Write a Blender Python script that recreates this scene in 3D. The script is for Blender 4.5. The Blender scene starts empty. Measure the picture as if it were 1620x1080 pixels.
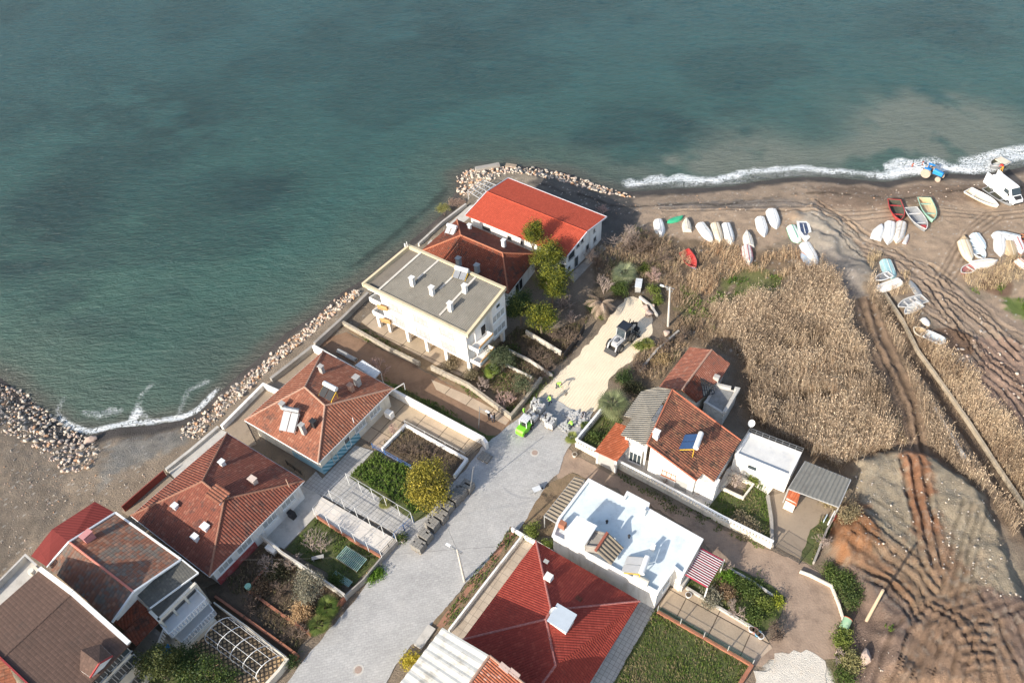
import bpy, math, random
import numpy as np
from mathutils import Vector, Matrix
random.seed(7); np.random.seed(7)
R = math.radians
# ---------------------------------------------------------------- camera, sky, sun, exposure
CAM_H = 75.0; PITCH = R(46.5); ROLL = R(-4.0); HFOV = R(68.0)
FPX = 810/math.tan(HFOV/2)
SC = bpy.context.scene
COL = SC.collection
cd = bpy.data.cameras.new('camera'); cam = bpy.data.objects.new('camera', cd); COL.objects.link(cam)
_c, _s = math.cos(ROLL), math.sin(ROLL)
R0 = Vector((1, 0, 0)); U0 = Vector((0, math.sin(PITCH), math.cos(PITCH))); F0 = Vector((0, math.cos(PITCH), -math.sin(PITCH)))
CX = R0*_c+U0*_s; CY = -R0*_s+U0*_c
m = Matrix.Identity(4)
for i in range(3):
    m[i][0] = CX[i]; m[i][1] = CY[i]; m[i][2] = -F0[i]
m[2][3] = CAM_H
cam.matrix_world = m
cd.sensor_width = 36; cd.lens = 18/math.tan(HFOV/2); cd.clip_start = 0.5; cd.clip_end = 6000
SC.camera = cam
SUN_AZ = 42.0; SUN_EL = 26.0        # direction the shadows fall in (degrees from +x), height of the sun
W = bpy.data.worlds.new('World'); SC.world = W; W.use_nodes = True
nt = W.node_tree; bg = nt.nodes['Background']
sky = nt.nodes.new('ShaderNodeTexSky'); sky.sky_type = 'NISHITA'; sky.sun_disc = False
sky.sun_elevation = R(SUN_EL)
_sx, _sy = -math.cos(R(SUN_AZ)), -math.sin(R(SUN_AZ))
sky.sun_rotation = math.atan2(_sx, _sy)
sky.air_density = 1.0; sky.dust_density = 2.0; sky.ozone_density = 1.0
nt.links.new(sky.outputs[0], bg.inputs[0]); bg.inputs[1].default_value = 0.15
sl = bpy.data.lights.new('sun', 'SUN'); sl.energy = 4.3; sl.angle = R(0.6); sl.color = (1.0, 0.93, 0.82)
so = bpy.data.objects.new('sun', sl); COL.objects.link(so)
_d = Vector((math.cos(R(SUN_AZ))*math.cos(R(SUN_EL)), math.sin(R(SUN_AZ))*math.cos(R(SUN_EL)), -math.sin(R(SUN_EL))))
so.rotation_euler = _d.to_track_quat('-Z', 'Y').to_euler(); so.location = (0, 0, 200)
SC.view_settings.view_transform = 'Standard'; SC.view_settings.look = 'None'
SC.view_settings.exposure = 0.62; SC.view_settings.gamma = 1
SC.cycles.max_bounces = 5

# ---------------------------------------------------------------- helpers
def P(x, y, z=0.0):
    """world point at height z seen at photograph pixel x, y"""
    u = (x-810)/FPX; v = -(y-540)/FPX
    d = CX*u+CY*v+F0
    t = (CAM_H-z)/-d.z
    return Vector((d.x*t, d.y*t, z))

AX = Vector((math.cos(R(-36)), math.sin(R(-36)), 0)); BX = Vector((math.cos(R(54)), math.sin(R(54)), 0))

def vnoise(x, y, seed=0):
    xi = np.floor(x).astype(np.int64); yi = np.floor(y).astype(np.int64)
    xf = x-xi; yf = y-yi
    xf = xf*xf*(3-2*xf); yf = yf*yf*(3-2*yf)
    def h(a, b):
        n = (a*374761393+b*668265263+seed*1442695) & 0x7fffffff
        n = ((n ^ (n >> 13))*1274126177) & 0x7fffffff
        return ((n ^ (n >> 16)) & 0xffff)/65535.0
    return (h(xi, yi)*(1-xf)+h(xi+1, yi)*xf)*(1-yf)+(h(xi, yi+1)*(1-xf)+h(xi+1, yi+1)*xf)*yf
def fbm(x, y, seed=0, o=4):
    s = 0; a = .5; f = 1.0
    for k in range(o):
        s = s+a*vnoise(x*f, y*f, seed+k*17); a *= .5; f *= 2.03
    return s/(1-.5**o)
def sdist(px, py, poly):
    """signed distance to a closed polygon, positive inside"""
    n = len(poly); inside = np.zeros(px.shape, bool); d = np.full(px.shape, 1e9)
    for i in range(n):
        ax, ay = poly[i][0], poly[i][1]; bx, by = poly[(i+1) % n][0], poly[(i+1) % n][1]
        ex, ey = bx-ax, by-ay
        t = np.clip(((px-ax)*ex+(py-ay)*ey)/(ex*ex+ey*ey+1e-9), 0, 1)
        d = np.minimum(d, (px-ax-t*ex)**2+(py-ay-t*ey)**2)
        c = ((ay > py) != (by > py)) & (px < (bx-ax)*(py-ay)/((by-ay) if abs(by-ay) > 1e-9 else 1e-9)+ax)
        inside ^= c
    d = np.sqrt(d)
    return np.where(inside, d, -d)
def pdist(px, py, line):
    d = np.full(px.shape, 1e9)
    for i in range(len(line)-1):
        ax, ay = line[i][0], line[i][1]; ex, ey = line[i+1][0]-ax, line[i+1][1]-ay
        t = np.clip(((px-ax)*ex+(py-ay)*ey)/(ex*ex+ey*ey+1e-9), 0, 1)
        d = np.minimum(d, (px-ax-t*ex)**2+(py-ay-t*ey)**2)
    return np.sqrt(d)
def sstep(a, b, x):
    t = np.clip((x-a)/(b-a), 0, 1); return t*t*(3-2*t)
def pp(lst, z=0.0):
    return [P(a, b, z) for a, b in lst]

# ---------------------------------------------------------------- materials
class NT:
    def __init__(s, name):
        s.m = bpy.data.materials.new(name); s.m.use_nodes = True; s.t = s.m.node_tree
        s.b = s.t.nodes['Principled BSDF']
    def n(s, t, **k):
        a = s.t.nodes.new(t)
        for q, v in k.items(): setattr(a, q, v)
        return a
    def l(s, a, b): s.t.links.new(a, b)
    def math(s, op, a, b=None, c=None):
        q = s.n('ShaderNodeMath', operation=op)
        for i, v in enumerate((a, b, c)):
            if v is None: continue
            if isinstance(v, (int, float)): q.inputs[i].default_value = v
            else: s.l(v, q.inputs[i])
        return q.outputs[0]
    def mix(s, f, a, b, mode='MIX'):
        q = s.n('ShaderNodeMix', data_type='RGBA', blend_type=mode)
        for i, v in ((0, f), (6, a), (7, b)):
            if isinstance(v, (int, float)): q.inputs[i].default_value = v
            elif isinstance(v, tuple): q.inputs[i].default_value = (*v[:3], 1)
            else: s.l(v, q.inputs[i])
        return q.outputs[2]
    def noise(s, scale, detail=4, rough=.6, vec=None, dist=0):
        q = s.n('ShaderNodeTexNoise'); q.inputs['Scale'].default_value = scale
        q.inputs['Detail'].default_value = detail; q.inputs['Roughness'].default_value = rough
        q.inputs['Distortion'].default_value = dist
        s.l(vec if vec is not None else s.pos(), q.inputs['Vector']); return q.outputs[0]
    def pos(s):
        if not hasattr(s, '_p'): s._p = s.n('ShaderNodeNewGeometry').outputs['Position']
        return s._p
    def ramp(s, x, a, b, lo=0.0, hi=1.0):
        q = s.n('ShaderNodeMapRange'); q.interpolation_type = 'SMOOTHSTEP'
        s.l(x, q.inputs[0]); q.inputs[1].default_value = a; q.inputs[2].default_value = b
        q.inputs[3].default_value = lo; q.inputs[4].default_value = hi; return q.outputs[0]
    def bump(s, h, dist=.02, strength=1):
        q = s.n('ShaderNodeBump'); q.inputs['Strength'].default_value = strength; q.inputs['Distance'].default_value = dist
        s.l(h, q.inputs['Height']); s.l(q.outputs[0], s.b.inputs['Normal'])
    def scale(s, col, f):
        q = s.n('ShaderNodeVectorMath', operation='SCALE')
        if isinstance(col, tuple): q.inputs[0].default_value = col[:3]
        else: s.l(col, q.inputs[0])
        if isinstance(f, (int, float)): q.inputs[3].default_value = f
        else: s.l(f, q.inputs[3])
        return q.outputs[0]
    def out(s, col, rough=.8, spec=.3, metal=0):
        if isinstance(col, tuple): s.b.inputs['Base Color'].default_value = (*col[:3], 1)
        else: s.l(col, s.b.inputs['Base Color'])
        s.b.inputs['Roughness'].default_value = rough; s.b.inputs['Specular IOR Level'].default_value = spec
        s.b.inputs['Metallic'].default_value = metal
        return s.m
_mc = {}
def mat(name, col, rough=.8, var=.18, scale=1.3, dirt=None, damt=.4, dscale=.9, bump=0, bscale=25, spec=.3, metal=0, streak=False):
    """plain surface with uneven tone, dirt patches and a light bump"""
    if name in _mc: return _mc[name]
    t = NT(name)
    n1 = t.noise(scale, 5, .65); n2 = t.noise(scale*9, 3, .6)
    f = t.math('ADD', t.math('MULTIPLY_ADD', n1, 2*var*1.6, 1-var*1.6), t.math('MULTIPLY_ADD', n2, var, -var*.5))
    c = t.scale(col, f)
    if dirt:
        vec = t.pos()
        if streak:
            mp = t.n('ShaderNodeMapping'); mp.inputs['Scale'].default_value = (1, 1, .18); t.l(vec, mp.inputs[0]); vec = mp.outputs[0]
        d = t.ramp(t.noise(dscale, 6, .72, vec), .46, .72)
        c = t.mix(t.math('MULTIPLY', d, damt), c, dirt)
    if bump: t.bump(t.noise(bscale, 3, .6), bump)
    _mc[name] = t.out(c, rough, spec, metal); return _mc[name]
def tile_mat(name, c1, c2, c3, wear=.5, pu=.30, pv=.38, jd=.45, wscale=.35, bumpd=.05, cellvar=.5):
    """roof tiles laid in metres over the UVs: every tile its own tone, lichen patches, rolls and laps"""
    if name in _mc: return _mc[name]
    t = NT(name)
    uv = t.n('ShaderNodeUVMap'); sx = t.n('ShaderNodeSeparateXYZ'); t.l(uv.outputs[0], sx.inputs[0])
    u = t.math('DIVIDE', sx.outputs[0], pu); v = t.math('DIVIDE', sx.outputs[1], pv)
    cb = t.n('ShaderNodeCombineXYZ'); t.l(t.math('FLOOR', u), cb.inputs[0]); t.l(t.math('FLOOR', v), cb.inputs[1])
    wn = t.n('ShaderNodeTexWhiteNoise', noise_dimensions='3D'); t.l(cb.outputs[0], wn.inputs['Vector'])
    rnd = wn.outputs[0]
    big = t.noise(wscale, 6, .7); med = t.noise(1.6, 5, .7)
    w = t.ramp(t.math('ADD', t.math('MULTIPLY', big, .6), t.math('ADD', t.math('MULTIPLY', med, .4), t.math('MULTIPLY_ADD', rnd, .3*cellvar, -.15*cellvar))), .66-.3*wear, .8-.25*wear)
    c = t.mix(w, c1, c2)
    c = t.mix(t.ramp(rnd, .78, .95, 0, cellvar), c, c3)
    c = t.scale(c, t.math('MULTIPLY_ADD', rnd, .35*cellvar+.1, .93-.17*cellvar))
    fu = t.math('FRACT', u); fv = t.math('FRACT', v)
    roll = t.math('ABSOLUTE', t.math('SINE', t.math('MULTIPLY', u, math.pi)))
    joint_shade = t.math('MAXIMUM', t.ramp(roll, .0, .35, 1, 0), t.ramp(fv, .0, .14, 1, 0))
    c = t.mix(t.math('MULTIPLY', joint_shade, jd), c, tuple(x*.35 for x in c2))  # troughs and laps darkened: joint grime plus shade between courses put into the colour
    t.bump(t.math('ADD', roll, t.math('MULTIPLY', fv, -.9)), bumpd)
    _mc[name] = t.out(c, .85, .25); return _mc[name]
def attr_mat(name, rough=.9, var=.25, scale=3, fine=25, bump=.0, bscale=20, spec=.2, transl=0, attr='Col'):
    if name in _mc: return _mc[name]
    t = NT(name)
    a = t.n('ShaderNodeVertexColor'); a.layer_name = attr
    n1 = t.noise(scale, 6, .7); n2 = t.noise(fine, 4, .7)
    f = t.math('ADD', t.math('MULTIPLY_ADD', n1, 2*var, 1-var), t.math('MULTIPLY_ADD', n2, 2*var, -var))
    c = t.scale(a.outputs[0], f)
    if bump: t.bump(t.math('ADD', t.noise(bscale, 5, .7), t.math('MULTIPLY', n2, .4)), bump)
    mm = t.out(c, rough, spec)
    if transl:
        tr = t.n('ShaderNodeBsdfTranslucent'); t.l(c, tr.inputs[0]); mx = t.n('ShaderNodeMixShader'); mx.inputs[0].default_value = transl
        t.l(t.b.outputs[0], mx.inputs[1]); t.l(tr.outputs[0], mx.inputs[2]); o = t.t.nodes['Material Output']; t.l(mx.outputs[0], o.inputs[0])
    _mc[name] = mm; return mm

# ---------------------------------------------------------------- mesh builder
class MB:
    def __init__(s): s.v = []; s.f = []; s.c = []; s.smooth = False
    def vv(s, p): s.v.append((p[0], p[1], p[2])); return len(s.v)-1
    def face(s, pts, flip=False):
        i = [s.vv(p) for p in pts]
        s.f.append(i[::-1] if flip else i)
    def hexa(s, a, b):
        """a: 4 bottom pts ccw, b: 4 top pts"""
        n = len(a); ia = [s.vv(p) for p in a]; ib = [s.vv(p) for p in b]
        s.f.append(ia[::-1]); s.f.append(ib)
        for i in range(n): s.f.append([ia[i], ia[(i+1) % n], ib[(i+1) % n], ib[i]])
    def box(s, c, size, rz=0, ax=None, ay=None):
        if ax is None: ax = Vector((math.cos(rz), math.sin(rz), 0)); ay = Vector((-math.sin(rz), math.cos(rz), 0))
        c = Vector(c); x = ax*(size[0]/2); y = ay*(size[1]/2); z = Vector((0, 0, size[2]/2))
        s.hexa([c-x-y-z, c+x-y-z, c+x+y-z, c-x+y-z], [c-x-y+z, c+x-y+z, c+x+y+z, c-x+y+z])
    def beam(s, p, q, w, h=None, up=None):
        h = h or w; p = Vector(p); q = Vector(q); d = (q-p)
        if d.length < 1e-6: return
        d.normalize(); u = up or Vector((0, 0, 1))
        if abs(d.dot(u)) > .99: u = Vector((1, 0, 0))
        x = d.cross(u).normalized(); y = x.cross(d)
        x = x*(w/2); y = y*(h/2)
        s.hexa([p-x-y, p-x+y, p+x+y, p+x-y], [q-x-y, q-x+y, q+x+y, q+x-y])
    def tube(s, p, q, r, r2=None, n=8, cap=True):
        r2 = r if r2 is None else r2; p = Vector(p); q = Vector(q); d = (q-p)
        if d.length < 1e-6: return
        d.normalize(); u = Vector((0, 0, 1)) if abs(d.z) < .95 else Vector((1, 0, 0))
        x = d.cross(u).normalized(); y = d.cross(x)
        a = []; b = []
        for i in range(n):
            t = 2*math.pi*i/n; o = x*math.cos(t)+y*math.sin(t)
            a.append(s.vv(p+o*r)); b.append(s.vv(q+o*r2))
        for i in range(n): s.f.append([a[i], a[(i+1) % n], b[(i+1) % n], b[i]])
        if cap: s.f.append(a[::-1]); s.f.append(b)
    def path(s, pts, r, n=6):
        for i in range(len(pts)-1): s.tube(pts[i], pts[i+1], r, n=n)
    def prism(s, poly, z0, z1):
        """closed polygon (any winding) extruded; z1 may be a list of heights"""
        n = len(poly); ar = sum(poly[i][0]*poly[(i+1) % n][1]-poly[(i+1) % n][0]*poly[i][1] for i in range(n))
        zt = list(z1) if isinstance(z1, (list, tuple)) else [z1]*n
        pts = list(poly)
        if ar < 0: pts = pts[::-1]; zt = zt[::-1]
        s.hexa([(p[0], p[1], z0) for p in pts], [(p[0], p[1], z) for p, z in zip(pts, zt)])
    def wall(s, path, th, z0, z1, closed=False):
        """mitred wall along a path of xy points"""
        pts = [Vector((p[0], p[1])) for p in path]; n = len(pts); L = []; Rr = []
        for i in range(n):
            a = pts[(i-1) % n] if (closed or i > 0) else None; b = pts[(i+1) % n] if (closed or i < n-1) else None
            d1 = (pts[i]-a).normalized() if a is not None else None; d2 = (b-pts[i]).normalized() if b is not None else None
            d1 = d1 or d2; d2 = d2 or d1
            n1 = Vector((-d1.y, d1.x)); n2 = Vector((-d2.y, d2.x)); mm = (n1+n2)
            mm = n1 if mm.length < 1e-3 else mm.normalized(); k = th/2/max(.4, mm.dot(n1))
            L.append(pts[i]+mm*k); Rr.append(pts[i]-mm*k)
        z1s = z1 if isinstance(z1, (list, tuple)) else [z1]*n
        e = n if closed else n-1
        for i in range(e):
            j = (i+1) % n
            s.hexa([(*Rr[i], z0), (*Rr[j], z0), (*L[j], z0), (*L[i], z0)], [(*Rr[i], z1s[i]), (*Rr[j], z1s[j]), (*L[j], z1s[j]), (*L[i], z1s[i])])
    def disc(s, c, r, z, n=24, h=.0):
        pts = [(c[0]+r*math.cos(2*math.pi*i/n), c[1]+r*math.sin(2*math.pi*i/n)) for i in range(n)]
        s.prism(pts, z, z+max(h, .002))
    def ball(s, c, r, sz=(1, 1, 1), nu=12, nv=8):
        c = Vector(c); rows = []
        for j in range(nv+1):
            t = math.pi*j/nv; row = []
            for i in range(nu):
                a = 2*math.pi*i/nu
                row.append(s.vv((c.x+r*sz[0]*math.sin(t)*math.cos(a), c.y+r*sz[1]*math.sin(t)*math.sin(a), c.z+r*sz[2]*math.cos(t))))
            rows.append(row)
        for j in range(nv):
            for i in range(nu): s.f.append([rows[j][i], rows[j+1][i], rows[j+1][(i+1) % nu], rows[j][(i+1) % nu]])
    def loft(s, rings, closed=True, caps=True):
        ids = [[s.vv(p) for p in r] for r in rings]; n = len(rings[0])
        for a, b in zip(ids, ids[1:]):
            for i in range(n if closed else n-1): s.f.append([a[i], a[(i+1) % n], b[(i+1) % n], b[i]])
        if caps and closed: s.f.append(ids[0][::-1]); s.f.append(ids[-1])
    def build(s, name, material, parent=None, org=None, smooth=False):
        me = bpy.data.meshes.new(name)
        o3 = Vector(org) if org is not None else Vector((0, 0, 0))
        me.from_pydata([(a-o3.x, b-o3.y, c-o3.z) for a, b, c in s.v], [], s.f); me.update()
        uvl = me.uv_layers.new(name='UVMap'); arr = np.zeros(len(me.loops)*2, np.float32)
        for p in me.polygons:
            nn = p.normal
            if abs(nn.z) > .995: u = AX; v = BX
            elif abs(nn.z) < .05: u = Vector((-nn.y, nn.x, 0)).normalized(); v = Vector((0, 0, 1))
            else:
                u = Vector((-nn.y, nn.x, 0)).normalized(); v = nn.cross(u)
                if v.z < 0: v = -v; u = -u
            for li in p.loop_indices:
                q = s.v[me.loops[li].vertex_index]; q = Vector(q)
                arr[li*2] = q.dot(u); arr[li*2+1] = q.dot(v)
        uvl.data.foreach_set('uv', arr)
        if smooth: me.polygons.foreach_set('use_smooth', [True]*len(me.polygons))
        o = bpy.data.objects.new(name, me); COL.objects.link(o)
        if isinstance(material, (list, tuple)):
            for x in material: me.materials.append(x)
        elif material: me.materials.append(material)
        if parent: o.parent = parent
        elif org is not None: o.location = o3
        return o
def tag(o, label=None, cat=None, group=None, kind=None):
    if label: o['label'] = label
    if cat: o['category'] = cat
    if group: o['group'] = group
    if kind: o['kind'] = kind
    return o
def thing(name, label, cat, loc, group=None, rz=0):
    o = bpy.data.objects.new(name, None); COL.objects.link(o); o.location = loc; o.rotation_euler.z = rz
    o.empty_display_size = .3
    return tag(o, label, cat, group)
def np_mesh(name, verts, faces, material, cols=None, smooth=False, parent=None, cname='Col'):
    """verts (n,3), faces (m,k) with k fixed; cols per vertex (n,3)"""
    me = bpy.data.meshes.new(name); n = len(verts); mf, k = faces.shape
    me.vertices.add(n); me.vertices.foreach_set('co', np.asarray(verts, np.float32).ravel())
    me.loops.add(mf*k); me.loops.foreach_set('vertex_index', faces.astype(np.int32).ravel())
    me.polygons.add(mf); me.polygons.foreach_set('loop_start', np.arange(0, mf*k, k, dtype=np.int32))
    me.polygons.foreach_set('loop_total', np.full(mf, k, np.int32))
    if smooth: me.polygons.foreach_set('use_smooth', np.ones(mf, bool))
    me.update(calc_edges=True)
    if cols is not None:
        ca = me.color_attributes.new(cname, 'FLOAT_COLOR', 'POINT')
        c4 = np.ones((n, 4), np.float32); c4[:, :3] = cols; ca.data.foreach_set('color', c4.ravel())
    o = bpy.data.objects.new(name, me); COL.objects.link(o)
    if material: me.materials.append(material)
    if parent: o.parent = parent
    return o
def copy_tree(o, parent=None):
    c = o.copy(); COL.objects.link(c)
    if parent: c.parent = parent
    for ch in list(o.children): copy_tree(ch, c)
    return c
# ---------------------------------------------------------------- terrain
SEA = -1.5
SHORE_PX = [(-900, 400), (-300, 520), (0, 596), (60, 640), (105, 678), (140, 688), (190, 676), (240, 672), (290, 664), (315, 652), (345, 622), (380, 590), (410, 566), (450, 528),
            (500, 496), (540, 462), (578, 440), (625, 400), (660, 372), (700, 338), (722, 300), (722, 278), (745, 266), (800, 262), (850, 264), (900, 274), (940, 290), (985, 303),
            (1030, 301), (1080, 298), (1120, 297), (1160, 294), (1205, 286), (1250, 281), (1300, 280), (1340, 283), (1400, 288), (1440, 281), (1500, 275), (1560, 276), (1620, 264), (1800, 262), (2600, 250)]
SHORE = [tuple(P(a, b, SEA)[:2]) for a, b in SHORE_PX]
LAND = [(-2500, SHORE[0][1]+40)]+SHORE+[(2500, SHORE[-1][1]), (2500, -2500), (-2500, -2500)]
LAND = [tuple(q) for q in LAND]
def W2(l, z=0): return [tuple(P(a, b, z)[:2]) for a, b in l]
MOUND = W2([(1352, 738), (1375, 722), (1425, 716), (1470, 722), (1500, 745), (1545, 775), (1580, 850), (1600, 920), (1640, 980), (1700, 1100), (1400, 1100), (1392, 1000), (1330, 905), (1308, 860), (1318, 815), (1352, 790)])
MOUND2 = W2([(1322, 812), (1350, 800), (1385, 830), (1400, 890), (1340, 905), (1308, 860)])
DUNE = W2([(1285, 335), (1300, 345), (1318, 372), (1330, 400), (1318, 410), (1290, 380), (1272, 345)])
DITCH = W2([(1345, 468), (1362, 520), (1385, 580), (1400, 640), (1422, 690), (1440, 712)])
CANAL = W2([(1400, 470), (1425, 520), (1450, 565), (1480, 600), (1520, 660), (1560, 720), (1620, 815), (1700, 930)])
URBAN = W2([(560, 520), (735, 350), (900, 400), (940, 440), (1050, 480), (1070, 540), (1120, 570), (1180, 640), (1290, 700), (1350, 760), (1330, 830), (1300, 900), (1345, 960), (1350, 1150), (300, 1300), (-300, 1100), (-100, 960), (50, 880), (190, 780), (480, 545)])
NOWET = [tuple(P(a, b, 0)[:2]) for a, b in [(40, 880), (190, 800), (350, 668), (490, 548), (580, 455), (740, 330), (810, 275), (970, 340), (1100, 700), (600, 1300), (-300, 1300)]]
RUTS = []
def rut(l, w=.45, d=.16, rep=1, off=(0, 0)):
    w = max(w*.8, .34); d *= 1.6
    for k in range(rep): RUTS.append((W2([(a+off[0]*k+random.uniform(-1.5, 1.5), b+off[1]*k+random.uniform(-1.5, 1.5)) for a, b in l]), w*random.uniform(.8, 1.3), d*random.uniform(.7, 1.3)))
# beach track running to the lower right
rut([(1290, 318), (1345, 350), (1400, 392), (1470, 420), (1530, 470), (1620, 530)], .5, .14, 3, (-2, 12))
rut([(1330, 372), (1360, 400), (1410, 415), (1470, 465), (1510, 520), (1560, 590), (1620, 640)], .5, .2, 3, (5, -10))
rut([(1470, 420), (1520, 450), (1570, 490), (1620, 540)], .5, .26, 6, (-3, 13))
rut([(1510, 505), (1560, 550), (1620, 610)], .45, .22, 4, (4, 12))
rut([(1530, 590), (1570, 620), (1620, 690)], .45, .2, 3, (10, -8))
rut([(1365, 470), (1385, 530), (1410, 590), (1432, 640), (1450, 715)], .6, .2, 2, (14, 0))
# spoil heap tracks
rut([(1420, 735), (1430, 780), (1445, 850), (1455, 900)], .7, .2, 3, (17, 0))
rut([(1330, 870), (1375, 895), (1430, 935), (1460, 975)], .45, .13, 6, (8, -14))
rut([(1340, 900), (1400, 925), (1440, 965), (1453, 985)], .5, .18, 2, (-6, 9))
rut([(1040, 322), (1150, 318), (1260, 322), (1330, 335), (1460, 325), (1560, 335), (1640, 330)], .45, .07, 3, (4, 7))
rut([(1480, 440), (1500, 400), (1530, 360), (1560, 335)], .45, .07, 4, (9, 3))
rut([(1415, 1090), (1470, 1000), (1500, 900), (1520, 800)], .45, .1, 4, (12, 6))
rut([(1400, 1090), (1425, 1040), (1440, 985), (1470, 960), (1540, 935)], .45, .16, 4, (26, 10))
rut([(1450, 1090), (1460, 1040), (1470, 1000)], .4, .15, 5, (25, 0))
rut([(1405, 1100), (1420, 1050), (1438, 1000), (1452, 985)], .4, .16, 2, (-24, -2))
rut([(1560, 1100), (1545, 1040), (1510, 985), (1460, 960)], .4, .15, 2, (24, 0))
rut([(1545, 935), (1580, 990), (1610, 1060), (1622, 1100)], .5, .18, 2, (24, -8))
for k in range(6): rut([(1522, 992+k*15), (1545, 987+k*15), (1572, 990+k*15)], .4, .14)
rut([(1490, 1000), (1520, 975), (1560, 965), (1575, 968)], .4, .14, 2, (4, 10))
rut([(1255, 905), (1290, 940), (1310, 990), (1312, 1040)], .4, .05, 4, (9, -3))
LUMP = [  # small heaps: px, py, radius m, height m
    (1357, 742, 3.2, .6), (1440, 740, 4.5, .5), (1540, 820, 5, .4), (1345, 850, 4, 1.0),
    (1290, 352, 5, .9), (1305, 385, 4, .8), (1340, 425, 5, .5), (1365, 440, 4, .5), (1395, 1040, 4, .5), (1255, 1062, 5.5, .8), (985, 505, 2, .15),
    (1610, 440, 8, .5)]
PUD = [(P(1510, 535, 0), 2.6), (P(1520, 545, 0), 2.2), (P(1575, 455, 0), 2.4)]
LUMPW = [(P(a, b, 0)[0], P(a, b, 0)[1], r, h) for a, b, r, h in LUMP]
def height(x, y):
    x = np.asarray(x, float); y = np.asarray(y, float)
    ds = sdist(x, y, LAND)
    nw = sstep(-6, 2, sdist(x, y, NOWET))                     # 1 near the sea walls, where the bank is steep
    wid = 9*(1-nw)+2.6*nw
    h = SEA-.02+1.5*np.clip(ds/wid, -1.2, 1)**1.0
    h = np.where(ds > 0, SEA+1.5*sstep(-.15, 1, ds/wid)*1.06-.06, SEA-.06+ds*.12)
    h = np.maximum(h, -5)
    near = (x > -90) & (x < 115) & (y > 5) & (y < 160)
    urb = sdist(x, y, URBAN); wild = sstep(1.0, -1.5, urb)
    n = (fbm(x*.25, y*.25, 3)-.5)*.5+(fbm(x*1.3, y*1.3, 5)-.5)*.22
    beach = sstep(.5, 3, ds)
    h = h+n*wild*beach*.7
    hm = 1.15*sstep(-.6, 1.2, sdist(x, y, MOUND)+(fbm(x*.6, y*.6, 9)-.5)*1.6)
    h = h+hm+((fbm(x*.5+y*.3, y*.5, 12)-.5)*.3+(fbm(x*2.3, y*2.3, 13, 3)-.5)*.26)*sstep(0, 2, sdist(x, y, MOUND))
    for lx, ly, r, hh in LUMPW:
        q = np.sqrt((x-lx)**2+(y-ly)**2)/r+(vnoise(x*.7, y*.7, 21)-.5)*.5
        h = h+hh*sstep(1, .1, q)
    h = h-1.0*sstep(1.7, .3, pdist(x, y, CANAL)+(vnoise(x*.8, y*.8, 8)-.5)*.8)
    wob = (vnoise(x*.11, y*.11, 31)-.5)*1.4+(fbm(x*1.3, y*1.3, 32)-.5)*.5
    for l, w, d in RUTS:
        xs = [q[0] for q in l]; ys = [q[1] for q in l]
        mk = (x > min(xs)-3) & (x < max(xs)+3) & (y > min(ys)-3) & (y < max(ys)+3)
        if not np.any(mk): continue
        q = pdist(np.where(mk, x+wob, 1e4), y+wob*.4, l)
        fade = sstep(.25, .6, fbm(x*.22+len(l), y*.22, int(l[0][0]*7) % 97))
        h = h+np.where(mk, (.35+.65*fade)*(-d*.65*np.exp(-(q/(w*.45))**2)+d*.55*np.exp(-((np.abs(q)-w*.95)/(w*.4))**2)), 0)
    flat = sstep(-.3, .6, urb)
    return np.where(ds > 2.2, h*(1-flat)-.05*flat, h*(1-flat*sstep(1.2, 2.2, ds))-.05*flat*sstep(1.2, 2.2, ds))
def hz(x, y): return float(height(np.array([x]), np.array([y]))[0])
def G(px, py, dz=0.0):
    z = 0.0
    for k in range(4):
        q = P(px, py, z); z = hz(q.x, q.y)
    q = P(px, py, z); q.z = z+dz
    return q
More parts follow.
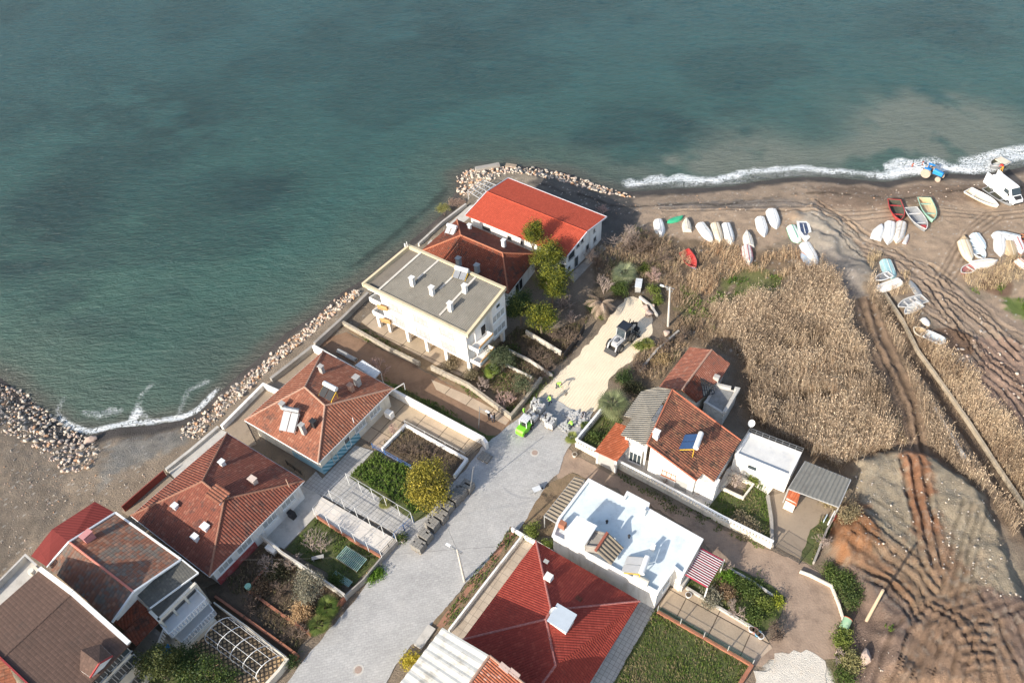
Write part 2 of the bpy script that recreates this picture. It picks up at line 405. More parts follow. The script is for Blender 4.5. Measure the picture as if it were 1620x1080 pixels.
# ---- ground colour zones: (pixel polygon, colour, edge softness m)
Zn = [
    ([(-300, 560), (0, 590), (140, 690), (300, 660), (520, 470), (560, 480), (480, 560), (190, 810), (40, 900), (-60, 960), (-400, 1100)], (.265, .21, .155), 1.2),
    ([(170, 690), (310, 670), (290, 700), (200, 740), (160, 770)], (.24, .22, .19), 1.5),
    ([(60, 740), (130, 800), (60, 850), (-20, 930), (-60, 800)], (.19, .155, .12), 2),
    ([(540, 470), (740, 300), (720, 270), (860, 255), (1010, 300), (960, 350), (740, 345), (600, 480)], (.25, .21, .16), 1.2),
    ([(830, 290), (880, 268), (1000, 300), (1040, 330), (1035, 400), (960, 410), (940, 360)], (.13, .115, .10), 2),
    ([(1000, 296), (1300, 275), (1640, 255), (1800, 420), (1640, 560), (1480, 480), (1400, 410), (1330, 420), (1270, 370), (1200, 400), (1040, 380), (1010, 340)], (.37, .275, .195), 1.5),
    ([(1040, 318), (1200, 312), (1290, 318), (1290, 326), (1180, 330), (1040, 330)], (.24, .20, .165), 1),
    ([(1290, 290), (1640, 285), (1640, 320), (1500, 322), (1400, 330), (1300, 330)], (.26, .185, .13), 1.5),
    ([(1270, 335), (1340, 360), (1400, 410), (1340, 480), (1290, 440), (1280, 400), (1255, 370)], (.36, .31, .25), 2),
    ([(1300, 395), (1350, 410), (1370, 470), (1330, 480), (1300, 440)], (.27, .235, .20), 1.5),
    ([(1340, 370), (1420, 400), (1500, 440), (1640, 520), (1700, 800), (1600, 740), (1540, 620), (1500, 560), (1490, 520), (1440, 470), (1400, 440)], (.31, .235, .175), 1),
    ([(1540, 530), (1700, 560), (1700, 720), (1600, 670), (1550, 610)], (.29, .20, .15), 1),
    ([(1000, 370), (1270, 400), (1330, 470), (1380, 600), (1440, 730), (1330, 770), (1180, 690), (1150, 560), (1060, 540), (1040, 480)], (.20, .145, .095), 1.5),
    ([(1400, 470), (1500, 540), (1620, 740), (1700, 900), (1640, 900), (1500, 740), (1440, 720), (1370, 600), (1340, 470)], (.20, .145, .10), 1.2),
    ([(1140, 440), (1190, 420), (1240, 440), (1230, 470), (1170, 470), (1130, 495)], (.15, .15, .06), 1.8),
    ([(1080, 470), (1100, 490), (1130, 500), (1110, 520), (1070, 500)], (.14, .13, .06), 1.5),
    ([(1150, 455), (1170, 445), (1125, 505), (1105, 525), (1100, 515)], (.22, .16, .11), .6),
    ([(1575, 465), (1620, 480), (1680, 520), (1640, 520), (1590, 490)], (.13, .17, .05), 1),
    ([(1520, 450), (1580, 440), (1640, 400), (1640, 420), (1600, 470), (1540, 470)], (.28, .22, .16), 1),
    ([(1355, 470), (1385, 475), (1430, 580), (1470, 700), (1455, 725), (1420, 720), (1385, 600)], (.24, .165, .11), .8),
    ([(1352, 735), (1420, 718), (1500, 745), (1550, 780), (1600, 900), (1610, 960), (1540, 945), (1470, 900), (1400, 860), (1340, 830)], (.31, .255, .18), 1.8),
    ([(1340, 830), (1400, 860), (1470, 900), (1540, 945), (1610, 960), (1700, 1100), (1390, 1100), (1400, 1000), (1330, 905)], (.30, .205, .13), 1.5),
    ([(1308, 850), (1320, 812), (1350, 800), (1372, 830), (1385, 870), (1350, 900), (1315, 890)], (.30, .145, .07), 1.6),
    ([(1345, 880), (1400, 905), (1440, 950), (1450, 975), (1400, 935), (1345, 905)], (.27, .155, .09), 1.6),
    ([(1416, 722), (1455, 718), (1466, 745), (1470, 790), (1485, 850), (1470, 880), (1440, 850), (1430, 790)], (.29, .145, .08), 1.0),
    ([(1440, 850), (1490, 850), (1520, 920), (1470, 930)], (.30, .19, .12), 1.5),
    ([(1400, 985), (1470, 960), (1560, 935), (1700, 1100), (1390, 1100)], (.25, .165, .11), 1.2),
    ([(1540, 935), (1620, 955), (1760, 1100), (1620, 1090), (1580, 1000)], (.21, .145, .11), 1),
    ([(1345, 905), (1400, 935), (1455, 985), (1400, 1080), (1345, 1100), (1340, 1000)], (.185, .13, .10), .8),
    ([(1290, 900), (1340, 915), (1350, 970), (1345, 1090), (1300, 1100), (1310, 1000), (1330, 960)], (.17, .15, .08), .8),
    ([(1185, 1100), (1205, 1060), (1240, 1028), (1290, 1030), (1312, 1060), (1315, 1100)], (.62, .58, .50), .5),
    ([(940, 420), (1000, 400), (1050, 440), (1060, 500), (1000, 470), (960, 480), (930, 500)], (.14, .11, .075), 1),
    ([(1020, 540), (1120, 560), (1060, 640), (960, 600), (1000, 570)], (.19, .145, .10), 1),
]
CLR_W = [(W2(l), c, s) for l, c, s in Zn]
def axis(a, b, st, far):
    core = list(np.arange(a, b, st)); o = []; s = st; v = a
    while v > -far: s *= 1.35; v -= s; o.append(v)
    o2 = []; s = st; v = core[-1]
    while v < far: s *= 1.35; v += s; o2.append(v)
    return np.array(o[::-1]+core+o2)
def grid_faces(nx, ny):
    i = np.arange((nx-1)*(ny-1)); a = (i//(nx-1))*nx+i % (nx-1)
    return np.stack([a, a+1, a+nx+1, a+nx], 1)
xs = axis(-72, 98, .24, 2400); ys = axis(16, 128, .24, 2400)
X, Y = np.meshgrid(xs, ys); X = X.ravel(); Y = Y.ravel()
Z = height(X, Y)
C = np.tile(np.array((.24, .19, .14)), (len(X), 1))
wx = X+(fbm(X*.6, Y*.6, 41)-.5)*1.6; wy = Y+(fbm(X*.6, Y*.6, 42)-.5)*1.6
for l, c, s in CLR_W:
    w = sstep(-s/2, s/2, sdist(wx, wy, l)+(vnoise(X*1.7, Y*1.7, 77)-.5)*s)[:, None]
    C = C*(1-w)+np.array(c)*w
dsh = sdist(X, Y, LAND)
nearw = sdist(X, Y, NOWET)
wet = sstep(2.6, 1.2, dsh+(fbm(X*.35, Y*.35, 50)-.5)*2.0)*sstep(1, -1, nearw)
C = C*(1-wet[:, None])+np.array((.085, .075, .068))*wet[:, None]
# a line of dark wrack left by the tide and pale litter above it
wr = np.exp(-((dsh-6.2+(fbm(X*.2, Y*.2, 60)-.5)*2.6)/.35)**2)*sstep(.35, .6, fbm(X*.7, Y*.7, 61))*(X > 5)*sstep(1, -1, nearw)
C = C*(1-.6*wr[:, None])
# dry stony speckle on the beaches
sp = (np.random.rand(len(X)) > .985)*(dsh > 2)*(dsh < 40)*(sdist(X, Y, URBAN) < 0)
C = np.where(sp[:, None], C*.4+np.array((.5, .47, .42))*.6, C)
C = C*(0.72+.56*fbm(X*.9, Y*.9, 70, 5))[:, None]*(0.86+.28*fbm(X*.12, Y*.12, 71))[:, None]
wb_ = (vnoise(X*.11, Y*.11, 31)-.5)*1.4+(fbm(X*1.3, Y*1.3, 32)-.5)*.5; rm_k = np.zeros(len(X))
for l, w, d in RUTS:      # the wheel tracks are pressed damp mud with dry crumbs thrown up beside them
    xs_ = [q[0] for q in l]; ys_ = [q[1] for q in l]; mk = (X > min(xs_)-3) & (X < max(xs_)+3) & (Y > min(ys_)-3) & (Y < max(ys_)+3); q = pdist(X[mk]+wb_[mk], Y[mk]+wb_[mk]*.4, l)
    rm_k[mk] = np.where(np.abs(q) < w*1.6, np.maximum(rm_k[mk]*.6, np.exp(-(q/(w*.5))**2))-.5*np.exp(-((np.abs(q)-w)/(w*.3))**2), rm_k[mk])
C = C*(1-.36*np.clip(rm_k, -.6, 1)*sstep(.1, .4, fbm(X*.4, Y*.4, 76)))[:, None]
md = sdist(X, Y, MOUND); ks = sstep(.52, .7, fbm((X*.8+Y*.6)*.16, (Y*.8-X*.6)*1.1, 72))*sstep(0, 2, md); C = C*(1-.3*ks[:, None])+np.array((.20, .125, .08))*.3*ks[:, None]
ks = (sstep(.6, .72, fbm(X*2.2, Y*2.2, 73))*sstep(0, 2, md))[:, None]; C = C*(1-.25*ks)+np.array((.42, .38, .31))*.25*ks
pd_ = np.max([sstep(1.0, .7, np.hypot(X-q.x, Y-q.y)/r_+(vnoise(X*.8, Y*.8, 74)-.5)*.5) for q, r_ in PUD], axis=0)[:, None]; C = C*(1-pd_)+np.array((.17, .11, .075))*pd_
gm = attr_mat('ground soil and sand', .95, .3, 4.5, 18, .17, 6)
g = np_mesh('ground', np.stack([X, Y, Z], 1), grid_faces(len(xs), len(ys)), gm, C, True)
tag(g, kind='structure')

# ---------------------------------------------------------------- sea
xs2 = axis(-150, 150, .45, 2400); ys2 = axis(35, 235, .45, 2400)
X2, Y2 = np.meshgrid(xs2, ys2); X2 = X2.ravel(); Y2 = Y2.ravel()
d2 = -sdist(X2, Y2, LAND)
wv = .16*(fbm(X2*.45-Y2*.2, Y2*.9+X2*.3, 81)-.5)
wv = wv*sstep(0, 6, d2)
Z2 = SEA+wv+.10*np.exp(-((d2-2.2+(fbm(X2*.1, Y2*.1, 82)-.5)*2)/.7)**2)*(X2 > 8)
col = np.tile(np.array((.034, .092, .076)), (len(X2), 1))
far = sstep(70, 190, Y2)[:, None]
col = col*(1-far)+np.array((.027, .076, .080))*far
mid = (sstep(-20, -60, X2)*sstep(120, 80, Y2))[:, None]
col = col*(1-mid*.5)+np.array((.058, .118, .088))*mid*.5
# weed beds on the bottom, mostly in patches up the left and off the point
weed = sstep(.5, .66, fbm(X2*.04+3, Y2*.055, 90, 6))*.42
def blob(px, py, r, e=1.0, ry=None):
    q = P(px, py, SEA); return np.exp(-(((X2-q.x)/r)**2+((Y2-q.y)/(ry or r))**2))*e
wb = sum([blob(80, 330, 9), blob(40, 420, 7), blob(110, 480, 6), blob(190, 170, 13), blob(330, 190, 14), blob(420, 300, 8), blob(1130, 190, 16, 1, 8), blob(1540, 60, 14, 1, 8), blob(860, 230, 20, .7, 3), blob(1270, 260, 8, 1, 3),
          blob(1460, 170, 10, .5), blob(700, 60, 16, .5), blob(180, 625, 3, 1.1), blob(620, 340, 4, 1, 1.5)])
weed = np.clip(weed+wb*.62*sstep(.3, .6, fbm(X2*.15, Y2*.2, 91)), 0, .8)[:, None]
col = col*(1-weed)+np.array((.012, .036, .038))*weed
# sediment stirred up along the beach
sh = sstep(16, 0, d2+(fbm(X2*.12, Y2*.12, 92)-.5)*7)[:, None]
col = col*(1-sh*.55)+np.array((.085, .110, .082))*sh*.55
pl = np.clip(sum([blob(1190, 238, 8, 1.1), blob(1470, 195, 12, 1.0), blob(1430, 220, 8, .9), blob(1530, 205, 12, .8), blob(1040, 258, 9, .9, 4), blob(1110, 262, 8, .8, 4), blob(1320, 245, 12, .6, 4), blob(1400, 240, 10, .5, 4)])*sstep(.25, .6, fbm(X2*.13, Y2*.13, 93)), 0, 1)[:, None]
col = col*(1-pl*.8)+np.array((.155, .165, .135))*pl*.8
s1 = sstep(3.6, .3, d2+(fbm(X2*.4, Y2*.4, 94)-.5)*1.5)[:, None]
col = col*(1-s1*.8)+np.array((.085, .078, .062))*s1*.8
# underwater ledge along the houses
led = np.exp(-((pdist(X2, Y2, W2([(560, 420), (610, 385), (650, 350), (690, 320), (705, 300)], SEA))+(fbm(X2*.6, Y2*.6, 95)-.5)*1.4)/.7)**2)[:, None]
col = col*(1-led*.65)+np.array((.012, .02, .017))*led*.65
sub = (sstep(7, 1, d2+(fbm(X2*.5, Y2*.5, 96)-.5)*4)*sstep(8, 0, -sdist(X2, Y2, NOWET)))[:, None]
spk = (sub[:, 0]*(np.random.rand(len(X2)) > .55)*(fbm(X2*1.1, Y2*1.1, 97)))[:, None]
col = col*(1-spk*.5)+np.array((.22, .24, .17))*spk*.5
# breaking waves: right beach, and the small bay on the left
dn = d2+(fbm(X2*.11, Y2*.11, 100)-.5)*3.4+(fbm(X2*.55, Y2*.55, 105)-.5)*1.8
rb = sstep(P(965, 300, SEA).x, P(1010, 300, SEA).x, X2)
br = .55+.55*fbm(X2*.16, Y2*.05, 104)
f1 = np.exp(-((dn-2.4)/1.35)**2)*1.0*br+np.exp(-((dn-5.0)/1.7)**2)*.74*sstep(.40, .6, fbm(X2*.12, Y2*.05, 101))
f1 = np.where(dn < 2.4, np.maximum(f1, .5*sstep(-.6, .6, d2)*br), f1)
lb = sdist(X2, Y2, W2([(80, 620), (100, 700), (330, 690), (350, 600), (300, 570), (240, 600), (200, 590)], SEA))
f2 = (np.exp(-((d2-.5)/.6)**2)*.85+np.exp(-((dn-3.5)/1.2)**2)*.5*sstep(.48, .62, fbm(X2*.28, Y2*.28, 102)))*sstep(-1, 1, lb)
strk = sum([np.exp(-(pdist(X2, Y2, W2(l, SEA))/.8)**2) for l in ([(210, 668), (215, 645), (225, 622), (240, 608)], [(280, 664), (288, 640), (298, 618), (325, 603)], [(100, 680), (90, 650), (100, 630)], [(240, 668), (222, 650), (208, 665)])])*.46
f3 = sstep(3.0, .3, d2)*.42*sstep(4, 0, -sdist(X2, Y2, NOWET))*(X2 < 10)
foam = np.clip(np.maximum(np.maximum(f1*rb, f2), np.maximum(strk, f3*(1-rb))), 0, 1)
cc = np.stack([foam, foam, foam], 1)
t = NT('sea water')
a = t.n('ShaderNodeVertexColor'); a.layer_name = 'Col'; b = t.n('ShaderNodeVertexColor'); b.layer_name = 'Foam'
mp = t.n('ShaderNodeMapping'); mp.inputs['Rotation'].default_value = (0, 0, R(-16)); mp.inputs['Scale'].default_value = (.62, 1.9, 1); t.l(t.pos(), mp.inputs[0])
w1 = t.noise(.9, 5, .62, mp.outputs[0], .3); w2 = t.noise(4.2, 4, .6, mp.outputs[0]); w3 = t.noise(.07, 3, .5)
t.bump(t.math('ADD', t.math('MULTIPLY', w1, 1.0), t.math('MULTIPLY', w2, .34)), .5, 1)
fa = t.n('ShaderNodeSeparateXYZ'); t.l(b.outputs[0], fa.inputs[0])
fn = t.noise(1.35, 8, .74, None, 1.8); fn2 = t.noise(5.5, 4, .7, None, .8)
lace = t.math('ADD', t.math('MULTIPLY', t.math('ABSOLUTE', t.math('SUBTRACT', fn, .5)), 6.2), t.math('MULTIPLY', fn2, .62))
fm = t.ramp(t.math('SUBTRACT', t.math('MULTIPLY', fa.outputs[0], .95), lace), -.06, .16)
c = t.scale(a.outputs[0], t.math('MULTIPLY_ADD', w1, .4, t.math('MULTIPLY_ADD', w3, .4, .6)))  # wave noise lightens crests and darkens troughs: wave shading put into the colour
c = t.mix(fm, c, (.82, .84, .84))
t.out(c, .24, .32)
t.l(t.math('MULTIPLY_ADD', fm, .5, .17), t.b.inputs['Roughness'])
sea = np_mesh('sea', np.stack([X2, Y2, Z2], 1), grid_faces(len(xs2), len(ys2)), t.m, col, True)
fa2 = sea.data.color_attributes.new('Foam', 'FLOAT_COLOR', 'POINT'); c4 = np.ones((len(X2), 4), np.float32); c4[:, :3] = cc; fa2.data.foreach_set('color', c4.ravel())
tag(sea, kind='structure')
# ---------------------------------------------------------------- shared materials
M = {}
M['white'] = mat('white wall paint', (.80, .78, .74), .85, .05, .6, (.40, .35, .29), .5, .8, .006, 40, streak=True)
M['cream'] = mat('cream wall paint', (.72, .66, .55), .85, .06, .6, (.33, .28, .22), .5, .8, .006, 40, streak=True)
M['trim'] = mat('white trim', (.80, .80, .78), .6, .05, 2, (.4, .38, .35), .25, 2)
M['conc'] = mat('bare concrete', (.36, .33, .29), .9, .2, .7, (.14, .12, .10), .5, .8, .01, 20)
M['concp'] = mat('pale concrete', (.52, .49, .44), .9, .15, .8, (.22, .19, .16), .45, .7, .006, 20)
M['concb'] = mat('brown stained concrete', (.33, .26, .19), .92, .2, .6, (.14, .10, .07), .5, .6, .01, 20)
M['concd'] = mat('dark damp concrete', (.17, .15, .125), .9, .25, .7, (.07, .06, .05), .5, .7, .01, 20)
M['mud'] = mat('brown lane mud', (.24, .15, .095), .9, .25, .5, (.12, .07, .045), .6, .35, .03, 6)
M['mudp'] = mat('pale lane dirt', (.33, .24, .175), .92, .22, .8, (.17, .12, .09), .6, .5, .04, 5)
M['soil'] = mat('dark garden soil', (.12, .088, .06), .95, .35, 1.2, (.045, .04, .025), .5, .9, .05, 6)
M['soilb'] = mat('brown garden soil', (.22, .155, .095), .95, .3, 1, (.10, .10, .05), .5, .8, .05, 6)
M['turf'] = mat('turf soil', (.085, .10, .035), .95, .35, 1.3, (.15, .12, .07), .5, .8, .05, 8)
M['brick'] = mat('terracotta edging', (.36, .15, .09), .9, .25, 3, (.12, .08, .06), .4, 2)
M['metal'] = mat('galvanised pipe', (.55, .55, .54), .5, .12, 3, (.3, .2, .14), .3, 3, metal=.3)
M['dark'] = mat('dark iron', (.035, .035, .037), .6, .2, 4)
M['glass'] = mat('window glass', (.045, .06, .07), .12, .3, .8, spec=.7)
M['curtain'] = mat('net curtain and reflection grey', (.42, .43, .42), .25, .35, 1.6, spec=.6)  # pale grey for curtain plus window reflection, put into the pane colour
M['hole'] = mat('dark opening', (.02, .02, .022), .9, .2, 2)
M['blue'] = mat('blue paint', (.06, .17, .42), .55, .12, 3, (.2, .18, .15), .3, 3)
M['wood'] = mat('weathered wood', (.27, .20, .13), .9, .25, 4, (.12, .09, .06), .5, 3)
M['woodp'] = mat('pale orange wood', (.50, .30, .13), .8, .2, 4, (.25, .14, .07), .4, 3)
M['grey'] = mat('grey plaster', (.40, .39, .37), .9, .12, 1, (.2, .18, .15), .4, 1)
M['steel'] = mat('worn steel', (.30, .31, .32), .45, .15, 3, metal=.6)
M['tankw'] = mat('white tank', (.78, .78, .76), .35, .04, 2)
M['yellow'] = mat('yellow paint', (.65, .42, .05), .6, .1, 3)
M['galv'] = mat('pale metal sheet', (.62, .64, .65), .5, .08, 1.2, (.4, .37, .33), .35, 1.1)
M['rubber'] = mat('black rubber', (.03, .03, .03), .8, .3, 4)
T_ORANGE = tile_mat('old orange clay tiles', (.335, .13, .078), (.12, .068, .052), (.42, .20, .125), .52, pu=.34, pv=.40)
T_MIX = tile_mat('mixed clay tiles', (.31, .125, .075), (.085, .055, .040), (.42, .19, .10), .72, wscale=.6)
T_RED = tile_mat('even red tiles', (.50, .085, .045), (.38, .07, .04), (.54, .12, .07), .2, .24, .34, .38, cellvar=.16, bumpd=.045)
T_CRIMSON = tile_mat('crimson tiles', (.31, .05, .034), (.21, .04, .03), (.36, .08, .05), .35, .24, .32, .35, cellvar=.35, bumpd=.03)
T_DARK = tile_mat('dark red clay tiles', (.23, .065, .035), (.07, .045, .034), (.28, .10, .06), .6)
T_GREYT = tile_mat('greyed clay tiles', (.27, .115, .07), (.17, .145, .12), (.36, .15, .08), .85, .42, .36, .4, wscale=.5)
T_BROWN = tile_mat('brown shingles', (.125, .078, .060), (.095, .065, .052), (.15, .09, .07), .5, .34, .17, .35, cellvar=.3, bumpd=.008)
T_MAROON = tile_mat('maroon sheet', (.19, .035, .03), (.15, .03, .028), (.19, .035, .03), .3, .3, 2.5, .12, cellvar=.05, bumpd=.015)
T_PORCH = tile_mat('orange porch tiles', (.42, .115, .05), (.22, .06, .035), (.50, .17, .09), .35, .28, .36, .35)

# ---------------------------------------------------------------- streets, yards and garden beds
ROUGH = {'brown lane mud': .18, 'pale lane dirt': .3, 'dark garden soil': .15, 'brown garden soil': .2, 'turf soil': .15, 'fresh cream bedding sand': .3, 'white gravel': .75, 'broken red brick path': .12, 'grey paving blocks': .16}
def sheet(name, px, z, material, world=None, bottom=None):
    b = MB(); pts = world or [tuple(P(a, c, z)[:2]) for a, c in px]
    rough = ROUGH.get(material.name, 0)
    if rough:      # loose edges: earth, gravel and turf spill unevenly
        o_ = []; n_ = len(pts)
        for i in range(n_):
            p, q = Vector(pts[i]), Vector(pts[(i+1) % n_]); L = (q-p).length; k_ = max(1, int(L/.55)); nn = Vector((-(q-p).y, (q-p).x)).normalized()
            for j in range(k_): c_ = p.lerp(q, j/k_); o_.append(tuple(c_+nn*rough*(random.uniform(-1, 1)*.5+(fbm(np.array([c_.x*.6]), np.array([c_.y*.6]), 7)[0]-.5)*2)))
        pts = o_
    b.prism(pts, (z-.14) if bottom is None else bottom, z)
    return tag(b.build(name, material, None, (pts[0][0], pts[0][1], 0)), kind='structure')
t = NT('grey paving blocks')
ps = t.pos(); mp = t.n('ShaderNodeMapping'); mp.inputs['Rotation'].default_value = (0, 0, R(-9)); t.l(ps, mp.inputs[0])
bk = t.n('ShaderNodeTexBrick'); bk.inputs['Scale'].default_value = 1.0; bk.inputs['Brick Width'].default_value = .5; bk.inputs['Row Height'].default_value = .25
bk.inputs['Mortar Size'].default_value = .022; bk.inputs['Color1'].default_value = (.37, .36, .345, 1); bk.inputs['Color2'].default_value = (.425, .415, .395, 1); bk.inputs['Mortar'].default_value = (.34, .33, .315, 1)
t.l(mp.outputs[0], bk.inputs['Vector'])
f = t.math('ADD', t.math('MULTIPLY_ADD', t.noise(.22, 6, .75), .7, .5), t.math('MULTIPLY_ADD', t.noise(5, 5, .75), .9, -.25))
c = t.scale(bk.outputs[0], f)
c = t.mix(t.ramp(t.noise(.5, 6, .7), .5, .8, 0, .32), c, (.60, .57, .52)); t.bump(bk.outputs['Fac'], -.006)
M['paving'] = t.out(c, .85, .3)
t = NT('fresh cream bedding sand')
mp = t.n('ShaderNodeMapping'); mp.inputs['Rotation'].default_value = (0, 0, R(-52)); t.l(t.pos(), mp.inputs[0])
wv_ = t.n('ShaderNodeTexWave', wave_type='BANDS', bands_direction='Y'); wv_.inputs['Scale'].default_value = .9; wv_.inputs['Distortion'].default_value = 5; wv_.inputs['Detail'].default_value = 3; wv_.inputs['Detail Scale'].default_value = .25; t.l(mp.outputs[0], wv_.inputs['Vector'])
c = t.scale((.80, .67, .49), t.math('ADD', t.math('MULTIPLY_ADD', t.noise(.3, 5, .7), .35, .72), t.math('MULTIPLY_ADD', t.noise(3, 4, .7), .2, 0)))
c = t.mix(t.math('MULTIPLY', wv_.outputs[0], t.ramp(t.noise(.25, 3, .5), .4, .65, .0, .11)), c, (.62, .46, .30)); t.bump(t.math('ADD', wv_.outputs[0], t.noise(6, 4, .7)), .035)
M['sand'] = t.out(c, .95, .1)
def lattice(name, c1, c2, w, h, rot, mortar, ms=.03):
    t = NT(name); mp = t.n('ShaderNodeMapping'); mp.inputs['Rotation'].default_value = (0, 0, R(rot)); t.l(t.pos(), mp.inputs[0])
    bk = t.n('ShaderNodeTexBrick'); bk.offset = 0; bk.inputs['Scale'].default_value = 1; bk.inputs['Brick Width'].default_value = w; bk.inputs['Row Height'].default_value = h
    bk.inputs['Mortar Size'].default_value = ms; bk.inputs['Color1'].default_value = (*c1, 1); bk.inputs['Color2'].default_value = (*c2, 1); bk.inputs['Mortar'].default_value = (*mortar, 1)
    t.l(mp.outputs[0], bk.inputs['Vector'])
    c = t.scale(bk.outputs[0], t.math('ADD', t.math('MULTIPLY_ADD', t.noise(.5, 6, .7), .7, .4), t.math('MULTIPLY', t.noise(6, 4, .7), .5)))
    return t.out(c, .88, .25)
M['slabs'] = lattice('tan square slabs', (.44, .36, .28), (.50, .42, .33), .9, .9, 36, (.30, .25, .2))
M['gslabs'] = lattice('grey square slabs', (.40, .385, .36), (.46, .44, .41), .45, .45, 36, (.27, .26, .24))
M['diamond'] = lattice('diamond path tiles', (.42, .29, .16), (.48, .34, .2), .42, .42, 75, (.09, .07, .05), .09)
M['joints'] = lattice('jointed tan concrete', (.42, .33, .23), (.44, .34, .25), 3.4, 2.6, 36, (.12, .09, .06), .05)
M['jointw'] = lattice('pale jointed screed', (.64, .59, .52), (.68, .62, .55), 2.2, 1.8, 36, (.52, .47, .40), .03)

sheet('paved_road', [(430, 1110), (455, 1078), (510, 1008), (560, 950), (600, 895), (625, 862), (645, 835), (700, 778), (735, 745), (762, 708), (785, 688), (812, 668), (835, 650), (848, 630), (872, 628), (915, 652), (938, 650), (922, 680), (905, 700), (890, 722), (884, 748), (868, 760), (848, 792), (822, 838), (806, 846), (780, 880), (737, 922), (710, 955), (690, 990), (650, 1020), (622, 1060), (595, 1110)], .02, M['paving'])
sheet('sand_road', [(842, 640), (858, 618), (875, 600), (904, 571), (935, 540), (953, 515), (969, 495), (982, 480), (991, 469), (1002, 468), (1012, 472), (1026, 489), (1033, 507), (1031, 527), (1015, 547), (1002, 569), (980, 584), (964, 600), (958, 620), (940, 650), (915, 656), (872, 632)], -.012, M['sand'])
sheet('dirt_lane', [(503, 540), (532, 517), (580, 542), (652, 575), (680, 592), (740, 622), (787, 648), (808, 662), (806, 676), (780, 692), (760, 690), (700, 655), (620, 610), (560, 575), (520, 555)], -.008, M['mud'])
sheet('lane_paving', [(682, 600), (740, 625), (790, 652), (806, 664), (800, 672), (760, 652), (690, 616)], .001, M['joints'])
sheet('dirt_track', [(892, 704), (912, 722), (948, 740), (1040, 785), (1130, 830), (1222, 872), (1275, 893), (1310, 915), (1328, 950), (1333, 1000), (1322, 1045), (1240, 1032), (1205, 1055), (1190, 1052), (1222, 1015), (1245, 975), (1247, 945), (1210, 918), (1160, 897), (1140, 888), (1113, 853), (1029, 800), (990, 782), (931, 757), (905, 745), (885, 765), (880, 745)], -.015, M['mudp'])
sheet('gravel_patch', [(1215, 1110), (1196, 1075), (1212, 1050), (1238, 1032), (1275, 1028), (1305, 1045), (1318, 1110)], .004, mat('white gravel', (.62, .57, .49), .95, .28, 1, (.38, .30, .22), .7, .5, .08, 8))
sheet('seaside_terrace', [(352, 678), (417, 609), (440, 619), (388, 666), (406, 702), (392, 708)], .03, M['concb'])
sheet('seaside_terrace', [(420, 606), (432, 600), (497, 548), (512, 557), (442, 617)], .05, M['concb'])
sheet('seaside_terrace', [(262, 742), (345, 676), (362, 685), (300, 745), (277, 756)], .05, M['concp'])
sheet('seaside_terrace', [(192, 808), (262, 748), (275, 758), (210, 820)], .02, M['concb'])
sheet('front_yard', [(478, 768), (500, 745), (510, 757), (562, 704), (591, 713), (553, 755), (658, 824), (638, 848)], .015, M['gslabs'])
sheet('side_yard', [(572, 692), (618, 622), (640, 628), (764, 702), (736, 724), (643, 671), (604, 711)], .012, M['joints'])
sheet('garden_bed', [(604, 711), (641, 671), (736, 725), (717, 754), (651, 743)], .03, M['soil'])
sheet('lawn', [(553, 754), (593, 712), (655, 747), (700, 775), (680, 812), (655, 825)], .04, M['turf'])
sheet('front_yard', [(472, 762), (508, 784), (500, 815), (449, 868), (430, 858), (410, 846)], .01, M['concp'])
sheet('driveway', [(508, 785), (627, 853), (603, 880), (496, 812)], .25, M['jointw'])
sheet('garden_bed', [(451, 868), (499, 818), (602, 881), (558, 928)], .02, M['turf'])
sheet('garden_bed', [(350, 918), (410, 860), (446, 872), (545, 941), (490, 1004), (462, 1040), (440, 1030)], .01, M['soil'])
sheet('garden_bed', [(325, 930), (350, 916), (460, 1038), (452, 1044), (335, 968)], .02, M['soil'])
sheet('garden_path', [(337, 966), (452, 1044), (420, 1085), (330, 1085), (289, 1017)], .03, M['diamond'])
sheet('garden_bed', [(230, 1050), (289, 1017), (335, 1085), (220, 1090)], .04, M['turf'])
sheet('garden_bed', [(807, 832), (824, 844), (708, 997), (694, 994), (680, 990), (712, 955), (740, 922), (782, 880)], .05, M['soilb'])
sheet('brick_path', [(812, 836), (817, 840), (770, 900), (700, 992), (690, 990), (760, 903)], .07, mat('broken red brick path', (.33, .17, .11), .95, .3, 2.5, (.12, .10, .05), .6, 1.2, .03, 9))
sheet('slab_yard', [(828, 847), (860, 862), (740, 1022), (710, 998)], .02, M['slabs'])
sheet('slab_yard', [(1011, 950), (1037, 964), (968, 1084), (925, 1084)], .02, M['gslabs'])
sheet('lawn', [(1037, 964), (1187, 1052), (1162, 1100), (958, 1100)], .04, M['turf'])
sheet('patio', [(1044, 958), (1060, 930), (1086, 925), (1205, 998), (1222, 1024), (1191, 1051)], .02, M['joints'])
sheet('garden_bed', [(1080, 925), (1145, 889), (1210, 920), (1243, 945), (1228, 985), (1205, 998)], .05, M['turf'])
sheet('garden_bed', [(832, 850), (815, 832), (845, 792), (873, 762), (905, 748), (931, 758), (880, 845)], .01, M['soilb'])
sheet('white_terrace', [(975, 738), (985, 712), (1105, 760), (1132, 776), (1150, 742), (1172, 722), (1236, 755), (1215, 782), (1180, 760), (1165, 752), (1142, 775), (1118, 805), (1040, 770)], .05, M['jointw'])
sheet('lawn', [(1118, 806), (1140, 774), (1172, 786), (1190, 757), (1214, 772), (1221, 860), (1170, 834)], .03, M['turf'])
sheet('garden_path', [(1216, 784), (1250, 776), (1326, 803), (1274, 886), (1222, 862)], .01, M['concb'])
sheet('garden_bed', [(1282, 838), (1310, 815), (1318, 830), (1284, 893), (1266, 885)], .04, M['turf'])
sheet('lawn', [(918, 700), (962, 640), (985, 665), (950, 706), (944, 714)], .03, M['turf'])
